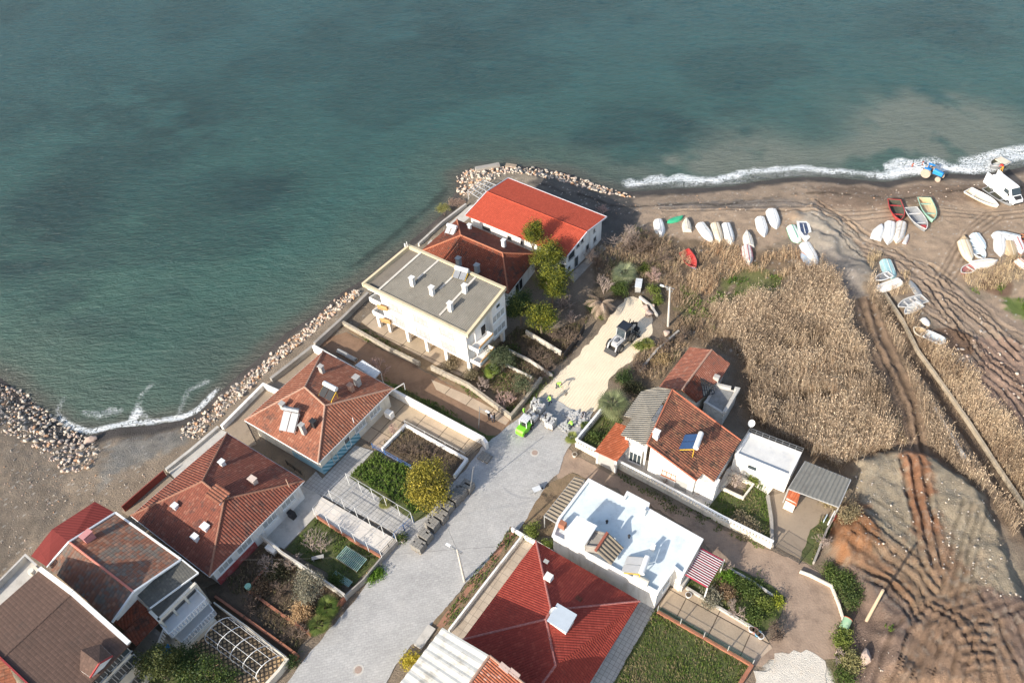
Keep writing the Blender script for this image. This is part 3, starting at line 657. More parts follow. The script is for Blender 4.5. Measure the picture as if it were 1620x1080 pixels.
# ground round the flats
sheet('garden_bed', [(536, 515), (560, 497), (600, 520), (700, 580), (760, 600), (800, 655), (787, 648), (680, 590), (652, 574), (580, 541)], .0, M['soilb'])
sheet('patio', [(572, 470), (640, 440), (800, 530), (745, 602), (700, 582), (600, 530), (556, 497)], .02, M['joints'])
sheet('garden_bed', [(745, 602), (780, 560), (840, 590), (812, 648), (790, 640)], .02, M['soilb'])
sheet('garden_bed', [(770, 560), (815, 520), (880, 520), (930, 500), (905, 560), (850, 600), (840, 590)], .0, M['soil'])
sheet('lane_verge', [(640, 628), (600, 602), (625, 606), (700, 648), (770, 688), (790, 690), (772, 706)], .01, M['turf'])
sheet('seaside_terrace', [(672, 388), (737, 330), (762, 310), (775, 320), (690, 385)], .02, M['concp'])

# ---------------------------------------------------------------- buildings: helpers
def poly_inset(pts, d):
    n = len(pts); ar = sum(pts[i].x*pts[(i+1) % n].y-pts[(i+1) % n].x*pts[i].y for i in range(n)); sg = 1 if ar > 0 else -1
    out = []
    for i in range(n):
        a, b, c = pts[i-1], pts[i], pts[(i+1) % n]
        d1 = Vector((b.x-a.x, b.y-a.y)).normalized(); d2 = Vector((c.x-b.x, c.y-b.y)).normalized()
        n1 = Vector((-d1.y, d1.x))*sg; n2 = Vector((-d2.y, d2.x))*sg; mm = (n1+n2).normalized(); k = d/max(.35, mm.dot(n1))
        out.append(Vector((b.x+mm.x*k, b.y+mm.y*k, b.z)))
    return out
def roof_part(name, pts, planes, material, root, org, th=.16, caps=None, capmat=None, capr=.13, label=None):
    """pts: dict key -> Vector; planes: key strings; a closed shell of thickness th"""
    b = MB(); ed = {}
    for pl in planes:
        v = [pts[k] for k in pl]
        nz = sum((v[i].x*v[(i+1) % len(v)].y-v[(i+1) % len(v)].x*v[i].y) for i in range(len(v)))
        ks = list(pl) if nz > 0 else list(pl)[::-1]; v = [pts[k] for k in ks]
        b.face(v); b.face([q-Vector((0, 0, th)) for q in v][::-1])
        for i in range(len(ks)):
            e = (ks[i], ks[(i+1) % len(ks)])
            if (e[1], e[0]) in ed: ed.pop((e[1], e[0]))
            else: ed[e] = 1
    for a, c in ed:
        p, q = pts[a], pts[c]; dz = Vector((0, 0, th)); b.face([p-dz, q-dz, q, p])
    o = b.build(name, material, root, org)
    if label: o['label'] = label
    if caps:
        cb = MB()
        for a, c in caps:
            p, q = pts[a], pts[c]; L = (q-p).length; k = max(1, int(L/.42))
            for i in range(k):
                cb.tube(p.lerp(q, i/k)+Vector((0, 0, -.03)), p.lerp(q, (i+1.08)/k)+Vector((0, 0, .0)), capr, capr*.86, 7)
        cb.build('ridge_cap', capmat, o, org)
    return o
def win(root, org, p, q, s, z, w=1.2, h=1.1, name='window', frame=None, pane=None, mull=2, out=1, sill=True, depth=.05):
    """window on the wall running p->q (xy), s metres from p, z sill height; out: +1 = outside lies right of p->q"""
    p = Vector((p[0], p[1], 0)); q = Vector((q[0], q[1], 0)); d = (q-p).normalized(); nrm = Vector((d.y, -d.x, 0))*out
    c = p+d*s+nrm*.0; fr = MB(); t_ = .07
    def bx(b, u0, u1, z0, z1, dep, off=0):
        cc = c+d*((u0+u1)/2)+nrm*(off+dep/2); b.box((cc.x, cc.y, (z0+z1)/2), (u1-u0, dep, z1-z0), ax=d, ay=nrm)
    bx(fr, -w/2, w/2, z, z+t_, depth+.02); bx(fr, -w/2, w/2, z+h-t_, z+h, depth+.02)
    bx(fr, -w/2, -w/2+t_, z+t_, z+h-t_, depth+.02); bx(fr, w/2-t_, w/2, z+t_, z+h-t_, depth+.02)
    for k in range(1, mull): bx(fr, -w/2+k*w/mull-t_/2, -w/2+k*w/mull+t_/2, z+t_, z+h-t_, depth+.015)
    if sill: bx(fr, -w/2-.08, w/2+.08, z-.06, z-.003, .16)
    f_ = fr.build(name, frame or M['trim'], root, org)
    pb = MB(); bx(pb, -w/2+t_, w/2-t_, z+t_, z+h-t_, depth-.015)
    pb.build('pane', pane or M['glass'], f_, org)
    return f_
def plain_wall(root, org, poly, z0, z1, material, name='wall'):
    b = MB(); b.prism([(v.x, v.y) for v in poly], z0, z1); return b.build(name, material, root, org)
def chimney(b_roof, org, px, zr, w=.55, d=.45, h=.9, mat_=None, cap=True, name='chimney', capm=None, seat=None):
    """px = photograph pixel of its foot; zr its height there"""
    q = P(px[0], px[1], zr); b = MB()
    b.box((q.x, q.y, zr-.3+(h+.3)/2), (w, d, h+.3), R(-36))
    if cap:
        for sx in (-1, 1):
            for sy in (-1, 1):
                c0 = Vector((q.x, q.y, 0))+AX*sx*(w/2-.07)+BX*sy*(d/2-.07); b.box((c0.x, c0.y, zr+h+.09), (.1, .1, .18), R(-36))
        b.box((q.x, q.y, zr+h+.2), (w+.16, d+.16, .07), R(-36))
    o = b.build(name, mat_ or M['grey'], b_roof, org); return o
def solar(root, org, px, z, ang=0, w=1.9, l=1.9, tank='top', panel=None, framem=None, name='solar_heater', tk=None):
    """tilted collector with a lying white tank on a frame"""
    q = P(px[0], px[1], z); ax = Vector((math.cos(R(ang)), math.sin(R(ang)), 0)); ay = Vector((-ax.y, ax.x, 0))
    fb = MB(); lo = q-ay*l*.45; hi = q+ay*l*.45+Vector((0, 0, l*.55))
    for s_ in (-1, 1):
        a = lo+ax*s_*w/2; c = hi+ax*s_*w/2; fb.beam(a, c, .07); fb.beam(c, Vector((c.x, c.y, z-.5)), .07); fb.beam(a, Vector((a.x, a.y, z-.5)), .07)
    root_part = fb.build(name, framem or M['yellow'], root, org)
    pb = MB(); nrm = (hi-lo).normalized().cross(ax)
    if nrm.z < 0: nrm = -nrm
    up = nrm*.08
    for k in (0, 1):
        a = lo+ax*(-w/2+.05+k*w/2)+up; e = ax*(w/2-.1); f_ = (hi-lo)*.98
        pb.hexa([a, a+e, a+e+f_, a+f_], [v+nrm*.06 for v in (a, a+e, a+e+f_, a+f_)])
    pb.build('panel', panel or M['bluepan'], root_part, org)
    tb = MB(); tc = hi+Vector((0, 0, .32))+ay*.15
    tb.tube(tc-ax*(w/2), tc+ax*(w/2), .30, n=14); tb.build('tank', tk or M['tankw'], root_part, org, smooth=False)
    return root_part
M['bluepan'] = mat('blue solar glass', (.03, .07, .17), .15, .2, 3, spec=.8)
M['palepan'] = mat('reflecting solar glass', (.42, .42, .42), .3, .1, 2, spec=.6)
M['mortar'] = mat('pale ridge mortar', (.42, .26, .19), .9, .2, 5, (.25, .15, .1), .4, 4)
def K(**k): return k
def roofpts(d): return {k: P(*v) for k, v in d.items()}
# ================================================================ buildings
def corr_sheet(name, quad, material, root, org, pitch=.25, amp=.035, th=.0, label=None):
    """corrugated sheet over quad [a,b,c,d] (a->b along the waves' spacing, a->d down the waves)"""
    a, b, c, d = [Vector(v) for v in quad]; L = (b-a).length; n = max(4, int(L/pitch)*4); mb = MB()
    nrm = (b-a).cross(d-a).normalized()
    if nrm.z < 0: nrm = -nrm
    top = []; 
    for i in range(n+1):
        s = i/n; o = nrm*amp*math.sin(s*L/pitch*2*math.pi)
        top.append((a.lerp(b, s)+o, d.lerp(c, s)+o))
    up = [(mb.vv(p), mb.vv(q)) for p, q in top]; lo = [(mb.vv(p-nrm*.03), mb.vv(q-nrm*.03)) for p, q in top]
    for i in range(n):
        mb.f.append([up[i][0], up[i+1][0], up[i+1][1], up[i][1]]); mb.f.append([lo[i][0], lo[i][1], lo[i+1][1], lo[i+1][0]])
        mb.f.append([up[i][0], lo[i][0], lo[i+1][0], up[i+1][0]]); mb.f.append([up[i][1], up[i+1][1], lo[i+1][1], lo[i][1]])
    for i in (0, n): mb.f.append([up[i][0], up[i][1], lo[i][1], lo[i][0]])
    o = mb.build(name, material, root, org)
    if label: o['label'] = label
    return o

# ---- House with blue striped plinth
z0, zr = 3.4, 5.9
pt = roofpts(K(L=(387, 664, z0), T=(511, 555, z0), R=(622, 614, z0), B=(503, 732, z0), a=(482, 612, zr), b=(514, 641, zr)))
org = Vector((pt['B'].x, pt['B'].y, 0)); h = thing('villa', 'villa with mottled orange hip roof and blue striped base wall', 'house', org)
rf = roof_part('roof', pt, ['LTa', 'TRba', 'RBb', 'BLab'], T_ORANGE, h, org, caps=['La', 'Ta', 'ab', 'Rb', 'Bb'], capmat=M['mortar'])
wp = poly_inset([pt['L'], pt['T'], pt['R'], pt['B']], .55); plain_wall(h, org, wp, -.1, z0-.05, M['cream'])
gb = MB(); gb.wall([(v.x, v.y) for v in (pt['L'], pt['T'], pt['R'], pt['B'])], .12, z0-.2, z0-.05, True); gb.build('gutter', M['trim'], h, org)
bR, bB, bL = wp[2], wp[3], wp[0]
t = NT('blue and white stripes'); sx = t.n('ShaderNodeSeparateXYZ'); uvn = t.n('ShaderNodeUVMap'); t.l(uvn.outputs[0], sx.inputs[0])
fr_ = t.math('FRACT', t.math('DIVIDE', t.math('ADD', sx.outputs[0], sx.outputs[1]), .7)); c = t.mix(t.math('GREATER_THAN', fr_, .45), (.10, .26, .33), (.33, .52, .58))
M['stripe'] = t.out(c, .85, .2)
mid = bB.lerp(bR, .52); off = Vector((-(bR-bB).normalized().y, (bR-bB).normalized().x, 0))*-.04
sb = MB(); sb.prism([(bB+off).to_tuple()[:2], (mid+off).to_tuple()[:2], (mid-off).to_tuple()[:2], (bB-off).to_tuple()[:2]], 0, 1.35); sb.build('plinth', M['stripe'], h, org)['label'] = 'blue diagonal striped base wall'
off2 = Vector(((bL-bB).normalized().y, -(bL-bB).normalized().x, 0))*-.04; m2 = bB.lerp(bL, .45)
sb = MB(); sb.prism([(bB-off2)[:2], (m2-off2)[:2], (m2+off2)[:2], (bB+off2)[:2]], 0, 1.2); sb.build('plinth', mat('light blue wall', (.28, .45, .52), .85, .08, 1), h, org)
LW = (bR-bB).length
for s_ in (.56, .78): win(h, org, bB, bR, LW*s_, 1.35, 1.9, 1.0, mull=3, pane=M['curtain'])
win(h, org, bB, bR, LW*.36, .3, .9, 1.9, name='door', mull=1, sill=False); win(h, org, bB, bR, LW*.17, .3, .8, 1.8, name='door', mull=1, frame=M['cream'], pane=M['cream'], sill=False)
# lean-to balcony slab on the near-left side
ls = MB(); e = bL.lerp(bB, .12); e2 = bL.lerp(bB, .58); od = (off2.normalized()); ls.prism([e[:2], e2[:2], (e2+od*-1.5)[:2], (e+od*-1.5)[:2]] if (e-od).length > 0 else [], 2.35, 2.6); ls.build('canopy', M['trim'], h, org)
chimney(rf, org, (510, 588), 4.75, h=.9); chimney(rf, org, (566, 606), 4.7, .7, .6, 1.0); chimney(rf, org, (556, 616), 4.9, .6, .5, .7, mat('brick chimney', (.42, .25, .18), .9, .2, 3))
chimney(rf, org, (449, 646), 4.7, .55, .5, .8); chimney(rf, org, (481, 683), 4.6, .5, .5, 1.2); chimney(rf, org, (497, 672), 5.0, .6, .5, .6, M['dark'])
so_ = solar(rf, org, (519, 625), 5.9, -36, 2.0, 1.2, tk=M['tankw'], panel=M['dark']); solar(rf, org, (460, 672), 4.3, -18, 2.0, 2.2, panel=M['palepan'], framem=M['steel'], tk=M['steel'])
pb = MB(); a0 = P(560, 668, 3.9); pb.tube(a0, a0+Vector((0, 0, .9)), .05); pb.build('vent_pipe', M['trim'], rf, org)
mb_ = MB(); a0 = P(623, 616, 3.3); a1 = P(639, 606, 4.2); a2 = P(641, 616, 3.4); mb_.beam(a0, a1, .09); mb_.beam(a1, a2, .07); mb_.build('bracket_pole', M['metal'], h, org)
wb_ = MB(); q = P(616, 655, .7); wb_.box(q, (1.0, .7, 1.0), R(-36)); wb_.build('basin', M['white'], h, org)

# ---- Long house with dark red tile hip roof
z0, zr = 3.4, 6.1
pt = roofpts(K(L=(207, 815, z0), T=(359, 685, z0), R=(481, 760, z0), B=(331, 911, z0), a=(320, 761, zr), b=(355, 789, zr)))
org = Vector((pt['B'].x, pt['B'].y, 0)); h = thing('villa', 'villa with dark red tile hip roof and low maroon wall base', 'house', org)
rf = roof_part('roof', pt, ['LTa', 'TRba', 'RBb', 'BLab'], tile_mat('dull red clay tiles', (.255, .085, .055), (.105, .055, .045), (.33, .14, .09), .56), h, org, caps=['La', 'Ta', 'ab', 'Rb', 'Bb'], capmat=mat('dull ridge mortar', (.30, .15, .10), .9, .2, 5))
wp = poly_inset([pt['L'], pt['T'], pt['R'], pt['B']], .5); plain_wall(h, org, wp, -.1, z0-.05, M['white'])
gb = MB(); gb.wall([(v.x, v.y) for v in (pt['L'], pt['T'], pt['R'], pt['B'])], .1, z0-.2, z0-.04, True); gb.build('gutter', M['trim'], h, org)
bR, bB = wp[2], wp[3]; LW = (bR-bB).length; dd = (bR-bB).normalized(); off = Vector((dd.y, -dd.x, 0))*.05
mid = bB.lerp(bR, .42); sb = MB(); sb.prism([(bB+off)[:2], (mid+off)[:2], (mid-off)[:2], (bB-off)[:2]], 0, 1.15); sb.build('plinth', mat('maroon wall base', (.33, .06, .055), .85, .12, 1, (.5, .4, .35), .4, 1.2), h, org)['label'] = 'chipped maroon base wall'
for s_, w_ in ((.12, 1.9), (.33, 2.0), (.62, 2.0), (.84, 1.9)): win(h, org, bB, bR, LW*s_, 1.5, w_, 1.0, mull=3, pane=M['curtain'])
bb = MB(); bb.box(bB.lerp(bR, .80)+off*12+Vector((0, 0, .5-z0)), (.8, .6, 1.0), R(-36)); bb.build('cabinet', M['dark'], h, org)
chimney(rf, org, (353, 735), 4.9, .5, .5, .5, M['tankw']); chimney(rf, org, (402, 763), 4.8, .8, .55, .6, mat('white brick chimney', (.62, .5, .42), .9, .2, 3))
chimney(rf, org, (280, 805), 4.4, .55, .5, .6, M['tankw']); chimney(rf, org, (327, 837), 4.5, .75, .6, .5, M['trim']); chimney(rf, org, (311, 853), 4.2, .6, .5, .5, M['trim'])
# dormer hatch at the ridge
db = MB(); q = P(347, 785, 6.0); db.box((q.x, q.y, 5.9), (1.6, 1.3, .9), R(-36)); dh = db.build('roof_hatch', M['trim'], rf, org)
db = MB(); c0 = Vector((q.x, q.y, 6.4)); db.prism([(c0+AX*s1*1.05+BX*s2*.85)[:2] for s1, s2 in ((-1, -1), (1, -1), (1, 1), (-1, 1))], 6.36, [6.7, 6.45, 6.45, 6.7]); db.build('hatch_roof', T_ORANGE, rf, org)
pb = MB(); a0 = P(458, 770, 3.9); pb.tube(a0, a0+Vector((0, 0, 1.5)), .06); pb.build('vent_pipe', mat('rusty pipe', (.5, .33, .24), .7, .2, 3), rf, org)

# ---- Two storey house with gabled greyed tiles (white verges)
ze, zr = 6.0, 7.3
pt = roofpts(K(A=(110, 857, zr), Z=(212, 936, zr), C=(183, 811, ze), D=(287, 885, ze), E=(75, 897, ze), F=(178, 984, ze)))
org = Vector((pt['F'].x, pt['F'].y, 0)); h = thing('terraced_house', 'two storey house with greyed tile gable roof, white verges and tiered balconies', 'house', org)
rf = roof_part('roof', pt, ['ACDZ', 'AZFE'], T_GREYT, h, org, caps=['AZ'], capmat=mat('pink painted ridge', (.55, .20, .15), .85, .15, 3))
vb = MB()
for a, c in ('AC', 'AE', 'ZF', 'ZD', 'CD'): vb.beam(pt[a]+Vector((0, 0, .05)), pt[c]+Vector((0, 0, .05)), .2, .16)
vb.build('verge', M['trim'], rf, org)
ring = poly_inset([pt['A'], pt['C'], pt['D'], pt['Z'], pt['F'], pt['E']], .4)
b = MB(); b.prism([v[:2] for v in ring], -.1, [zr-.2, ze-.2, ze-.2, zr-.2, ze-.2, ze-.2]); b.build('wall', M['white'], h, org)
chimney(rf, org, (143, 853), 6.9, .6, 1.0, .9, mat('pink chimney', (.55, .25, .24), .85, .1, 2)); 
pt2 = roofpts(K(A=(212.5, 936.5, 6.15), B=(288, 885, 6.05), C=(314, 906, 5.4), D=(237, 962, 5.4)))
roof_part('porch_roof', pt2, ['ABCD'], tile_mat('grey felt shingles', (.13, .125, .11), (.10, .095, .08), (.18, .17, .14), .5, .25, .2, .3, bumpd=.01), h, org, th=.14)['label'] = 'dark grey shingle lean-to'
gb = MB(); gb.beam(pt2['C'], pt2['D'], .12, .16); gb.beam(pt2['B'], pt2['C'], .12, .16); gb.build('gutter', M['trim'], h, org)
pt3 = roofpts(K(A=(212, 943, 5.6), B=(233, 962, 5.2), C=(197, 997, 4.6), D=(180, 983, 5.1)))
roof_part('porch_roof', pt3, ['ABCD'], T_DARK, h, org, th=.14)
pt3 = roofpts(K(A=(233, 964, 4.9), B=(252, 982, 4.4), C=(215, 1021, 4.2), D=(195, 1000, 4.7)))
roof_part('porch_roof', pt3, ['ABCD'], T_DARK, h, org, th=.14)
# balconies: two terraces on the road side
wA = P(237, 965, 2.8); wB = P(313, 908, 2.8)
def terrace(zf, pxs, name='balcony'):
    q = [P(a, c, zf) for a, c in pxs]; b = MB(); b.prism([v[:2] for v in q], zf-.22, zf); b.wall([q[0][:2], q[1][:2], q[2][:2], q[3][:2]], .1, zf+.78, zf+.86)
    for i in range(3):
        L = (q[i+1]-q[i]).length; n = int(L/.32)
        for k in range(n+1):
            c0 = q[i].lerp(q[i+1], k/n); b.box((c0.x, c0.y, zf+.39), (.13, .13, .78), R(-36))
    return b.build(name, M['trim'], h, org)
terrace(2.9, [(255, 988), (272, 1008), (330, 952), (310, 932)])
terrace(0.9, [(268, 1000), (292, 1020), (342, 970), (326, 950)])
b = MB(); b.prism([P(a, c, 0)[:2] for a, c in [(262, 1014), (292, 1036), (345, 984), (316, 958)]], -.1, .7); b.build('terrace_base', M['cream'], h, org)
b = MB(); b.prism([P(a, c, 2.9)[:2] for a, c in [(237, 966), (256, 988), (313, 932), (292, 912)]], 2.7, 2.9); b.build('upper_floor', M['conc'], h, org)
b = MB(); b.wall([P(250, 980, 5.1)[:2], P(309, 922, 5.1)[:2]], .3, 4.75, 5.15); b.wall([P(237, 966, 5.1)[:2], P(253, 982, 5.1)[:2]], .3, 4.75, 5.15)
for s_ in (0, .33, .66, 1):
    c0 = P(251, 979, 4.7).lerp(P(308, 922, 4.7), s_); b.box((c0.x, c0.y, 2.3), (.22, .22, 4.9), R(-36))
b.build('beam', M['cream'], h, org)
b = MB()
for k in range(12):
    c0 = P(248, 1000, 2.9).lerp(P(212, 1040, .2), k/11); b.box((c0.x, c0.y, c0.z/2), (1.3, .38, max(.1, c0.z)), R(-36))
b.build('stair', M['conc'], h, org)
b = MB(); a0 = P(260, 992, 3.7); a1 = P(240, 1040, 1.2); b.beam(a0, a1, .14, .12)
for k in range(12):
    c0 = a0.lerp(a1, k/11); b.box((c0.x, c0.y, c0.z-.45), (.13, .13, .8), R(-36))
b.build('balustrade', M['trim'], h, org)
LWa = ring[2]; LWb = ring[3]; L_ = (LWa-LWb).length
win(h, org, LWb, LWa, L_*.35, 3.1, 1.6, 1.3); win(h, org, LWb, LWa, L_*.7, 3.1, 1.0, 2.0, name='door', mull=1)
win(h, org, LWb, LWa, L_*.5, .9, 1.6, 1.2)

# ---- maroon sheet roofed wing on the sea side
pt = roofpts(K(A=(49, 879, 4.0), B=(82, 837, 4.9), C=(150, 793, 4.9), D=(184, 812, 4.3), E=(111, 858, 4.9), F=(76, 897, 4.3)))
org = Vector((pt['A'].x, pt['A'].y, 0)); h = thing('seaside_wing', 'maroon metal roofed wing facing the stony beach behind the greyed tile roof', 'house', org)
roof_part('roof', pt, ['ABEF', 'BCDE'], T_MAROON, h, org, th=.12, caps=None)
plain_wall(h, org, poly_inset([pt[k] for k in 'ABCDEF'], .3), -.4, 4.0, M['cream'])
# ---- brown shingle house, bottom left
ze, zr = 7.6, 9.4
pt = roofpts(K(A=(64, 900, ze), B=(115, 938, zr), C=(205, 1018, ze), D=(3, 1042, zr), E=(-50, 1000, ze), F=(150, 1078, ze), H=(48, 1086, ze+.0)))
# keep the plan square: derive the far corners from the visible ones
dB = (pt['D']-pt['B']); pt['E'] = pt['A']+dB; pt['H'] = pt['C']+dB
org = Vector((pt['C'].x, pt['C'].y, 0)); h = thing('gabled_house', 'three storey house with brown shingle gable roof, white verge and a small dormer', 'house', org)
rf = roof_part('roof', pt, ['AEDB', 'BDHC'], T_BROWN, h, org, th=.2, caps=['BD'], capmat=T_BROWN, capr=.08)
vb = MB(); zz = Vector((0, 0, .1))
for a, c in ('AB', 'BC'): vb.beam(pt[a]+zz, pt[c]+zz, .42, .3)
vb.build('verge', M['trim'], rf, org)['label'] = 'broad white verge'
vb = MB()
for a, c in ('DH', 'DE'): vb.beam(pt[a]+zz, pt[c]+zz, .14, .16)
vb.build('verge', mat('red gutter', (.34, .05, .05), .6, .1, 3), rf, org)['label'] = 'thin red verge'
ring = poly_inset([pt['A'], pt['B'], pt['C'], pt['H'], pt['D'], pt['E']], .5)
b = MB(); b.prism([v[:2] for v in ring], -.1, [ze-.25, zr-.3, ze-.25, ze-.25, zr-.3, ze-.25]); b.build('wall', M['cream'], h, org)
wC, wH = ring[2], ring[3]; LW = (wH-wC).length
for zf in (1.2, 4.0, 6.0):
    for s_ in (.09, .26, .45, .65, .85): win(h, org, wC, wH, LW*s_, zf, 1.5, 1.35 if zf > 1.5 else 1.2, out=-1, mull=2, frame=M['grey'])
# dormer
dr = roofpts(K(A=(128, 1027, 9.0), B=(157, 1049, 9.0), C=(178, 1037, 8.0), D=(143, 1071, 8.0), E=(126, 1059, 8.4), F=(158, 1018, 8.55)))
roof_part('dormer_roof', dr, ['ABDE', 'AFCB'], T_BROWN, h, org, th=.1)
b = MB(); b.prism([dr['D'].lerp(dr['E'], .12)[:2], dr['B'].lerp(dr['A'], .12)[:2], dr['C'].lerp(dr['F'], .12)[:2], dr['F'][:2], dr['E'][:2]], 7.3, [7.85, 8.8, 7.85, 8.3, 8.2]); b.build('dormer', M['trim'], h, org)
vb = MB(); vb.beam(dr['B'], dr['D'], .12, .14); vb.beam(dr['B'], dr['C'], .12, .14); vb.build('verge', _mc['red gutter'], h, org)
b = MB(); q = [P(a, c, 6.3) for a, c in [(-30, 960), (46, 883), (64, 900), (-30, 985)]]; b.prism([v[:2] for v in q], 6.0, 6.3); b.wall([q[0][:2], q[1][:2], q[2][:2]], .2, 6.3, 7.1); b.build('roof_terrace', M['concp'], h, org)
b = MB(); q = P(52, 906, 6.9); b.tube(q, q+Vector((0, 0, .5)), .3, n=12); b.build('vent_cowl', M['cream'], h, org)
# neighbour in the very corner
pt = roofpts(K(A=(-2, 1022, 4.6), B=(28, 1084, 4.2), C=(-60, 1100, 5.5), D=(-60, 1010, 5.5)))
org = Vector((pt['B'].x, pt['B'].y, 0)); h = thing('cottage', 'corner of an orange tiled cottage at the lower left edge behind the brown shingle house', 'house', org)
roof_part('roof', pt, ['ABCD'], T_ORANGE, h, org); plain_wall(h, org, poly_inset([pt[k] for k in 'ABCD'], .3), -.1, 4.1, M['white'])

# ---- block of flats
zf_, zb_ = 7.9, 9.5
F1 = P(572, 448, zf_); F2 = P(740, 530, zf_); B2 = P(801, 454, zb_); B1 = P(647, 386, zb_)
org = Vector((F2.x, F2.y, 0)); h = thing('apartment_block', 'white block of flats on pillars with grey corrugated roof by the sea', 'apartment block', org)
def L4(s, t_, z=None):
    v = F1.lerp(F2, s).lerp(B1.lerp(B2, s), t_); return Vector((v.x, v.y, v.z if z is None else z))
b = MB()   # upper floors, set back at the left balconies and the right front corner
GF = 2.2
body = [(.155, .03), (.965, .03), (.965, .2), (.985, .2), (.985, .45), (.955, .45), (.955, .62), (.99, .62), (.99, .97), (.03, .97), (.03, .42), (.155, .42)]
pts = [L4(*q) for q in body]; zt = [zf_+(zb_-zf_)*q[1]-.6 for q in body]
b.prism([p[:2] for p in pts], GF, zt); b.build('wall', M['white'], h, org)
b = MB(); pts = [L4(*q) for q in [(.03, .03), (.155, .03), (.155, .419), (.03, .419)]]; b.prism([p[:2] for p in pts], 6.9, 7.35); b.prism([p[:2] for p in pts], 4.5, 4.7); b.prism([p[:2] for p in pts], 2.0, 2.2)
b.build('balcony_slab', M['white'], h, org)
b = MB()
for z in (2.2, 4.7):
    b.wall([L4(.155, .03)[:2], L4(.03, .03)[:2], L4(.03, .42)[:2]], .12, z, z+.75)
b.build('balcony_parapet', M['white'], h, org)
b = MB()
for z in (2.2, 4.7):
    for s0, s1, t0 in ((.165, .215, .0),): 
        b.box(L4((s0+s1)/2, t0, z+.45), (1.5, .9, .12), R(-26)); b.box(L4((s0+s1)/2, t0-.035, z+.75), (1.5, .1, .5), R(-26))
b.build('bay_balcony', M['woodp'], h, org)['label'] = 'orange timber faced balcony'
# right end balconies
for z in (2.35, 4.95):
    b = MB(); q = [L4(.975, .05), L4(1.06, .05), L4(1.06, .44), L4(.975, .44)]
    b.prism([v[:2] for v in q], z-.15, z); b.wall([q[0][:2], q[1][:2], q[2][:2], q[3][:2]], .1, z, z+.55); bo = b.build('balcony', M['white'], h, org)
    b = MB(); b.wall([q[1].lerp(q[2], .08)[:2], q[1].lerp(q[2], .98)[:2]], .15, z+.551, z+.75); b.build('rail', M['woodp'], bo, org)
    win(h, org, L4(.985, .2), L4(.985, .45), 1.6, z+.1, 1.1, 1.75, name='door', mull=1, out=1, pane=M['hole'], sill=False)
pl = [(.17, .06), (.36, .06), (.55, .06), (.74, .06), (.955, .06), (.06, .06), (.06, .9), (.36, .5), (.55, .5), (.74, .5), (.955, .42), (.965, .9), (.36, .93), (.74, .93)]
for s_, t_ in pl:
    q = L4(s_, t_); b = MB(); b.box((q.x, q.y, GF/2-.04), (.45, .45, GF), R(-33)); b.build('pillar', M['white'], h, org)
b = MB(); q = [L4(*v) for v in [(.42, .3), (.90, .3), (.90, .9), (.42, .9)]]; b.prism([v[:2] for v in q], -.1, GF-.003); b.build('ground_floor', M['cream'], h, org)
a, c = L4(.155, .03), L4(.965, .03); L_ = (c-a).length
for z in (2.9, 5.35):
    for s_ in (.10, .40, .70): win(h, org, a, c, L_*s_+1.1, z, 2.3, 1.15, mull=3, out=1, pane=M['curtain'], frame=M['grey'])
for s_ in (.29, .58, .87):
    b = MB(); q = a.lerp(c, s_); dn = Vector(((c-a).normalized().y, -(c-a).normalized().x, 0))*.06; b.tube((q.x+dn.x, q.y+dn.y, GF), (q.x+dn.x, q.y+dn.y, 7.4), .05, n=6); b.build('downpipe', M['trim'], h, org)
a, c = L4(.99, .62), L4(.99, .97); L_ = (c-a).length
for z in (2.9, 5.35): win(h, org, a, c, L_*.42, z, 2.6, 1.2, mull=3, out=1, pane=M['curtain'])
win(h, org, a, c, L_*.45, 7.25, .9, .7, mull=1, out=1)
# parapet and roof
PARM = mat('ochre stained parapet', (.55, .47, .32), .9, .15, 1, (.25, .21, .14), .5, 1)
b = MB()
c8 = [L4(0, 0), L4(1, 0), L4(1, 1), L4(0, 1)]; zz_ = [zf_, zf_, zb_, zb_]
def para(i, j, w, dz0, dz1):
    p, q = c8[i], c8[j]; d = (q-p).normalized(); n_ = Vector((d.y, -d.x, 0)).normalized()*(-w)
    b.hexa([p+Vector((0, 0, dz0)), q+Vector((0, 0, dz0)), q+n_+Vector((0, 0, dz0)), p+n_+Vector((0, 0, dz0))], [p+Vector((0, 0, dz1)), q+Vector((0, 0, dz1)), q+n_+Vector((0, 0, dz1)), p+n_+Vector((0, 0, dz1))])
para(0, 1, .35, -.55, .0); para(1, 2, .38, -.55, .02); para(2, 3, .38, -.55, .0); para(3, 0, .35, -.55, .04)
b.build('parapet', PARM, h, org)
b = MB(); q = [L4(.03, .03), L4(.98, .03), L4(.98, .97), L4(.03, .97)]; b.face([v+Vector((0, 0, -.5)) for v in q]); b.face([v+Vector((0, 0, -.56)) for v in q][::-1]); b.build('roof_slab', M['concd'], h, org)
CG = mat('grey fibre cement sheet', (.215, .20, .17), .92, .16, .8, (.15, .135, .11), .55, .5)
rf = corr_sheet('roof', [L4(.155, .975)+Vector((0, 0, -.12)), L4(.975, .975)+Vector((0, 0, -.12)), L4(.975, .035)+Vector((0, 0, -.2)), L4(.155, .035)+Vector((0, 0, -.2))], CG, h, org, .26, .04)
b = MB()
for s_ in (.34, .56, .72): b.beam(L4(s_, .97)+Vector((0, 0, -.05)), L4(s_-.01, .5 if s_ != .72 else .1)+Vector((0, 0, -.1)), .28, .06)
b.beam(L4(.155, .97)+Vector((0, 0, -.05)), L4(.155, .04)+Vector((0, 0, -.1)), .3, .08); b.build('lap_strip', M['concp'], rf, org)
for px, zc in (((653, 449), 8.55), ((684, 464), 8.5), ((713, 489), 8.35), ((736, 461), 8.9)): chimney(rf, org, px, zc, .55, .5, .95, M['white'])
solar(rf, org, (728, 438), 9.1, -28, 1.9, 1.0, framem=M['yellow'], panel=M['steel'])
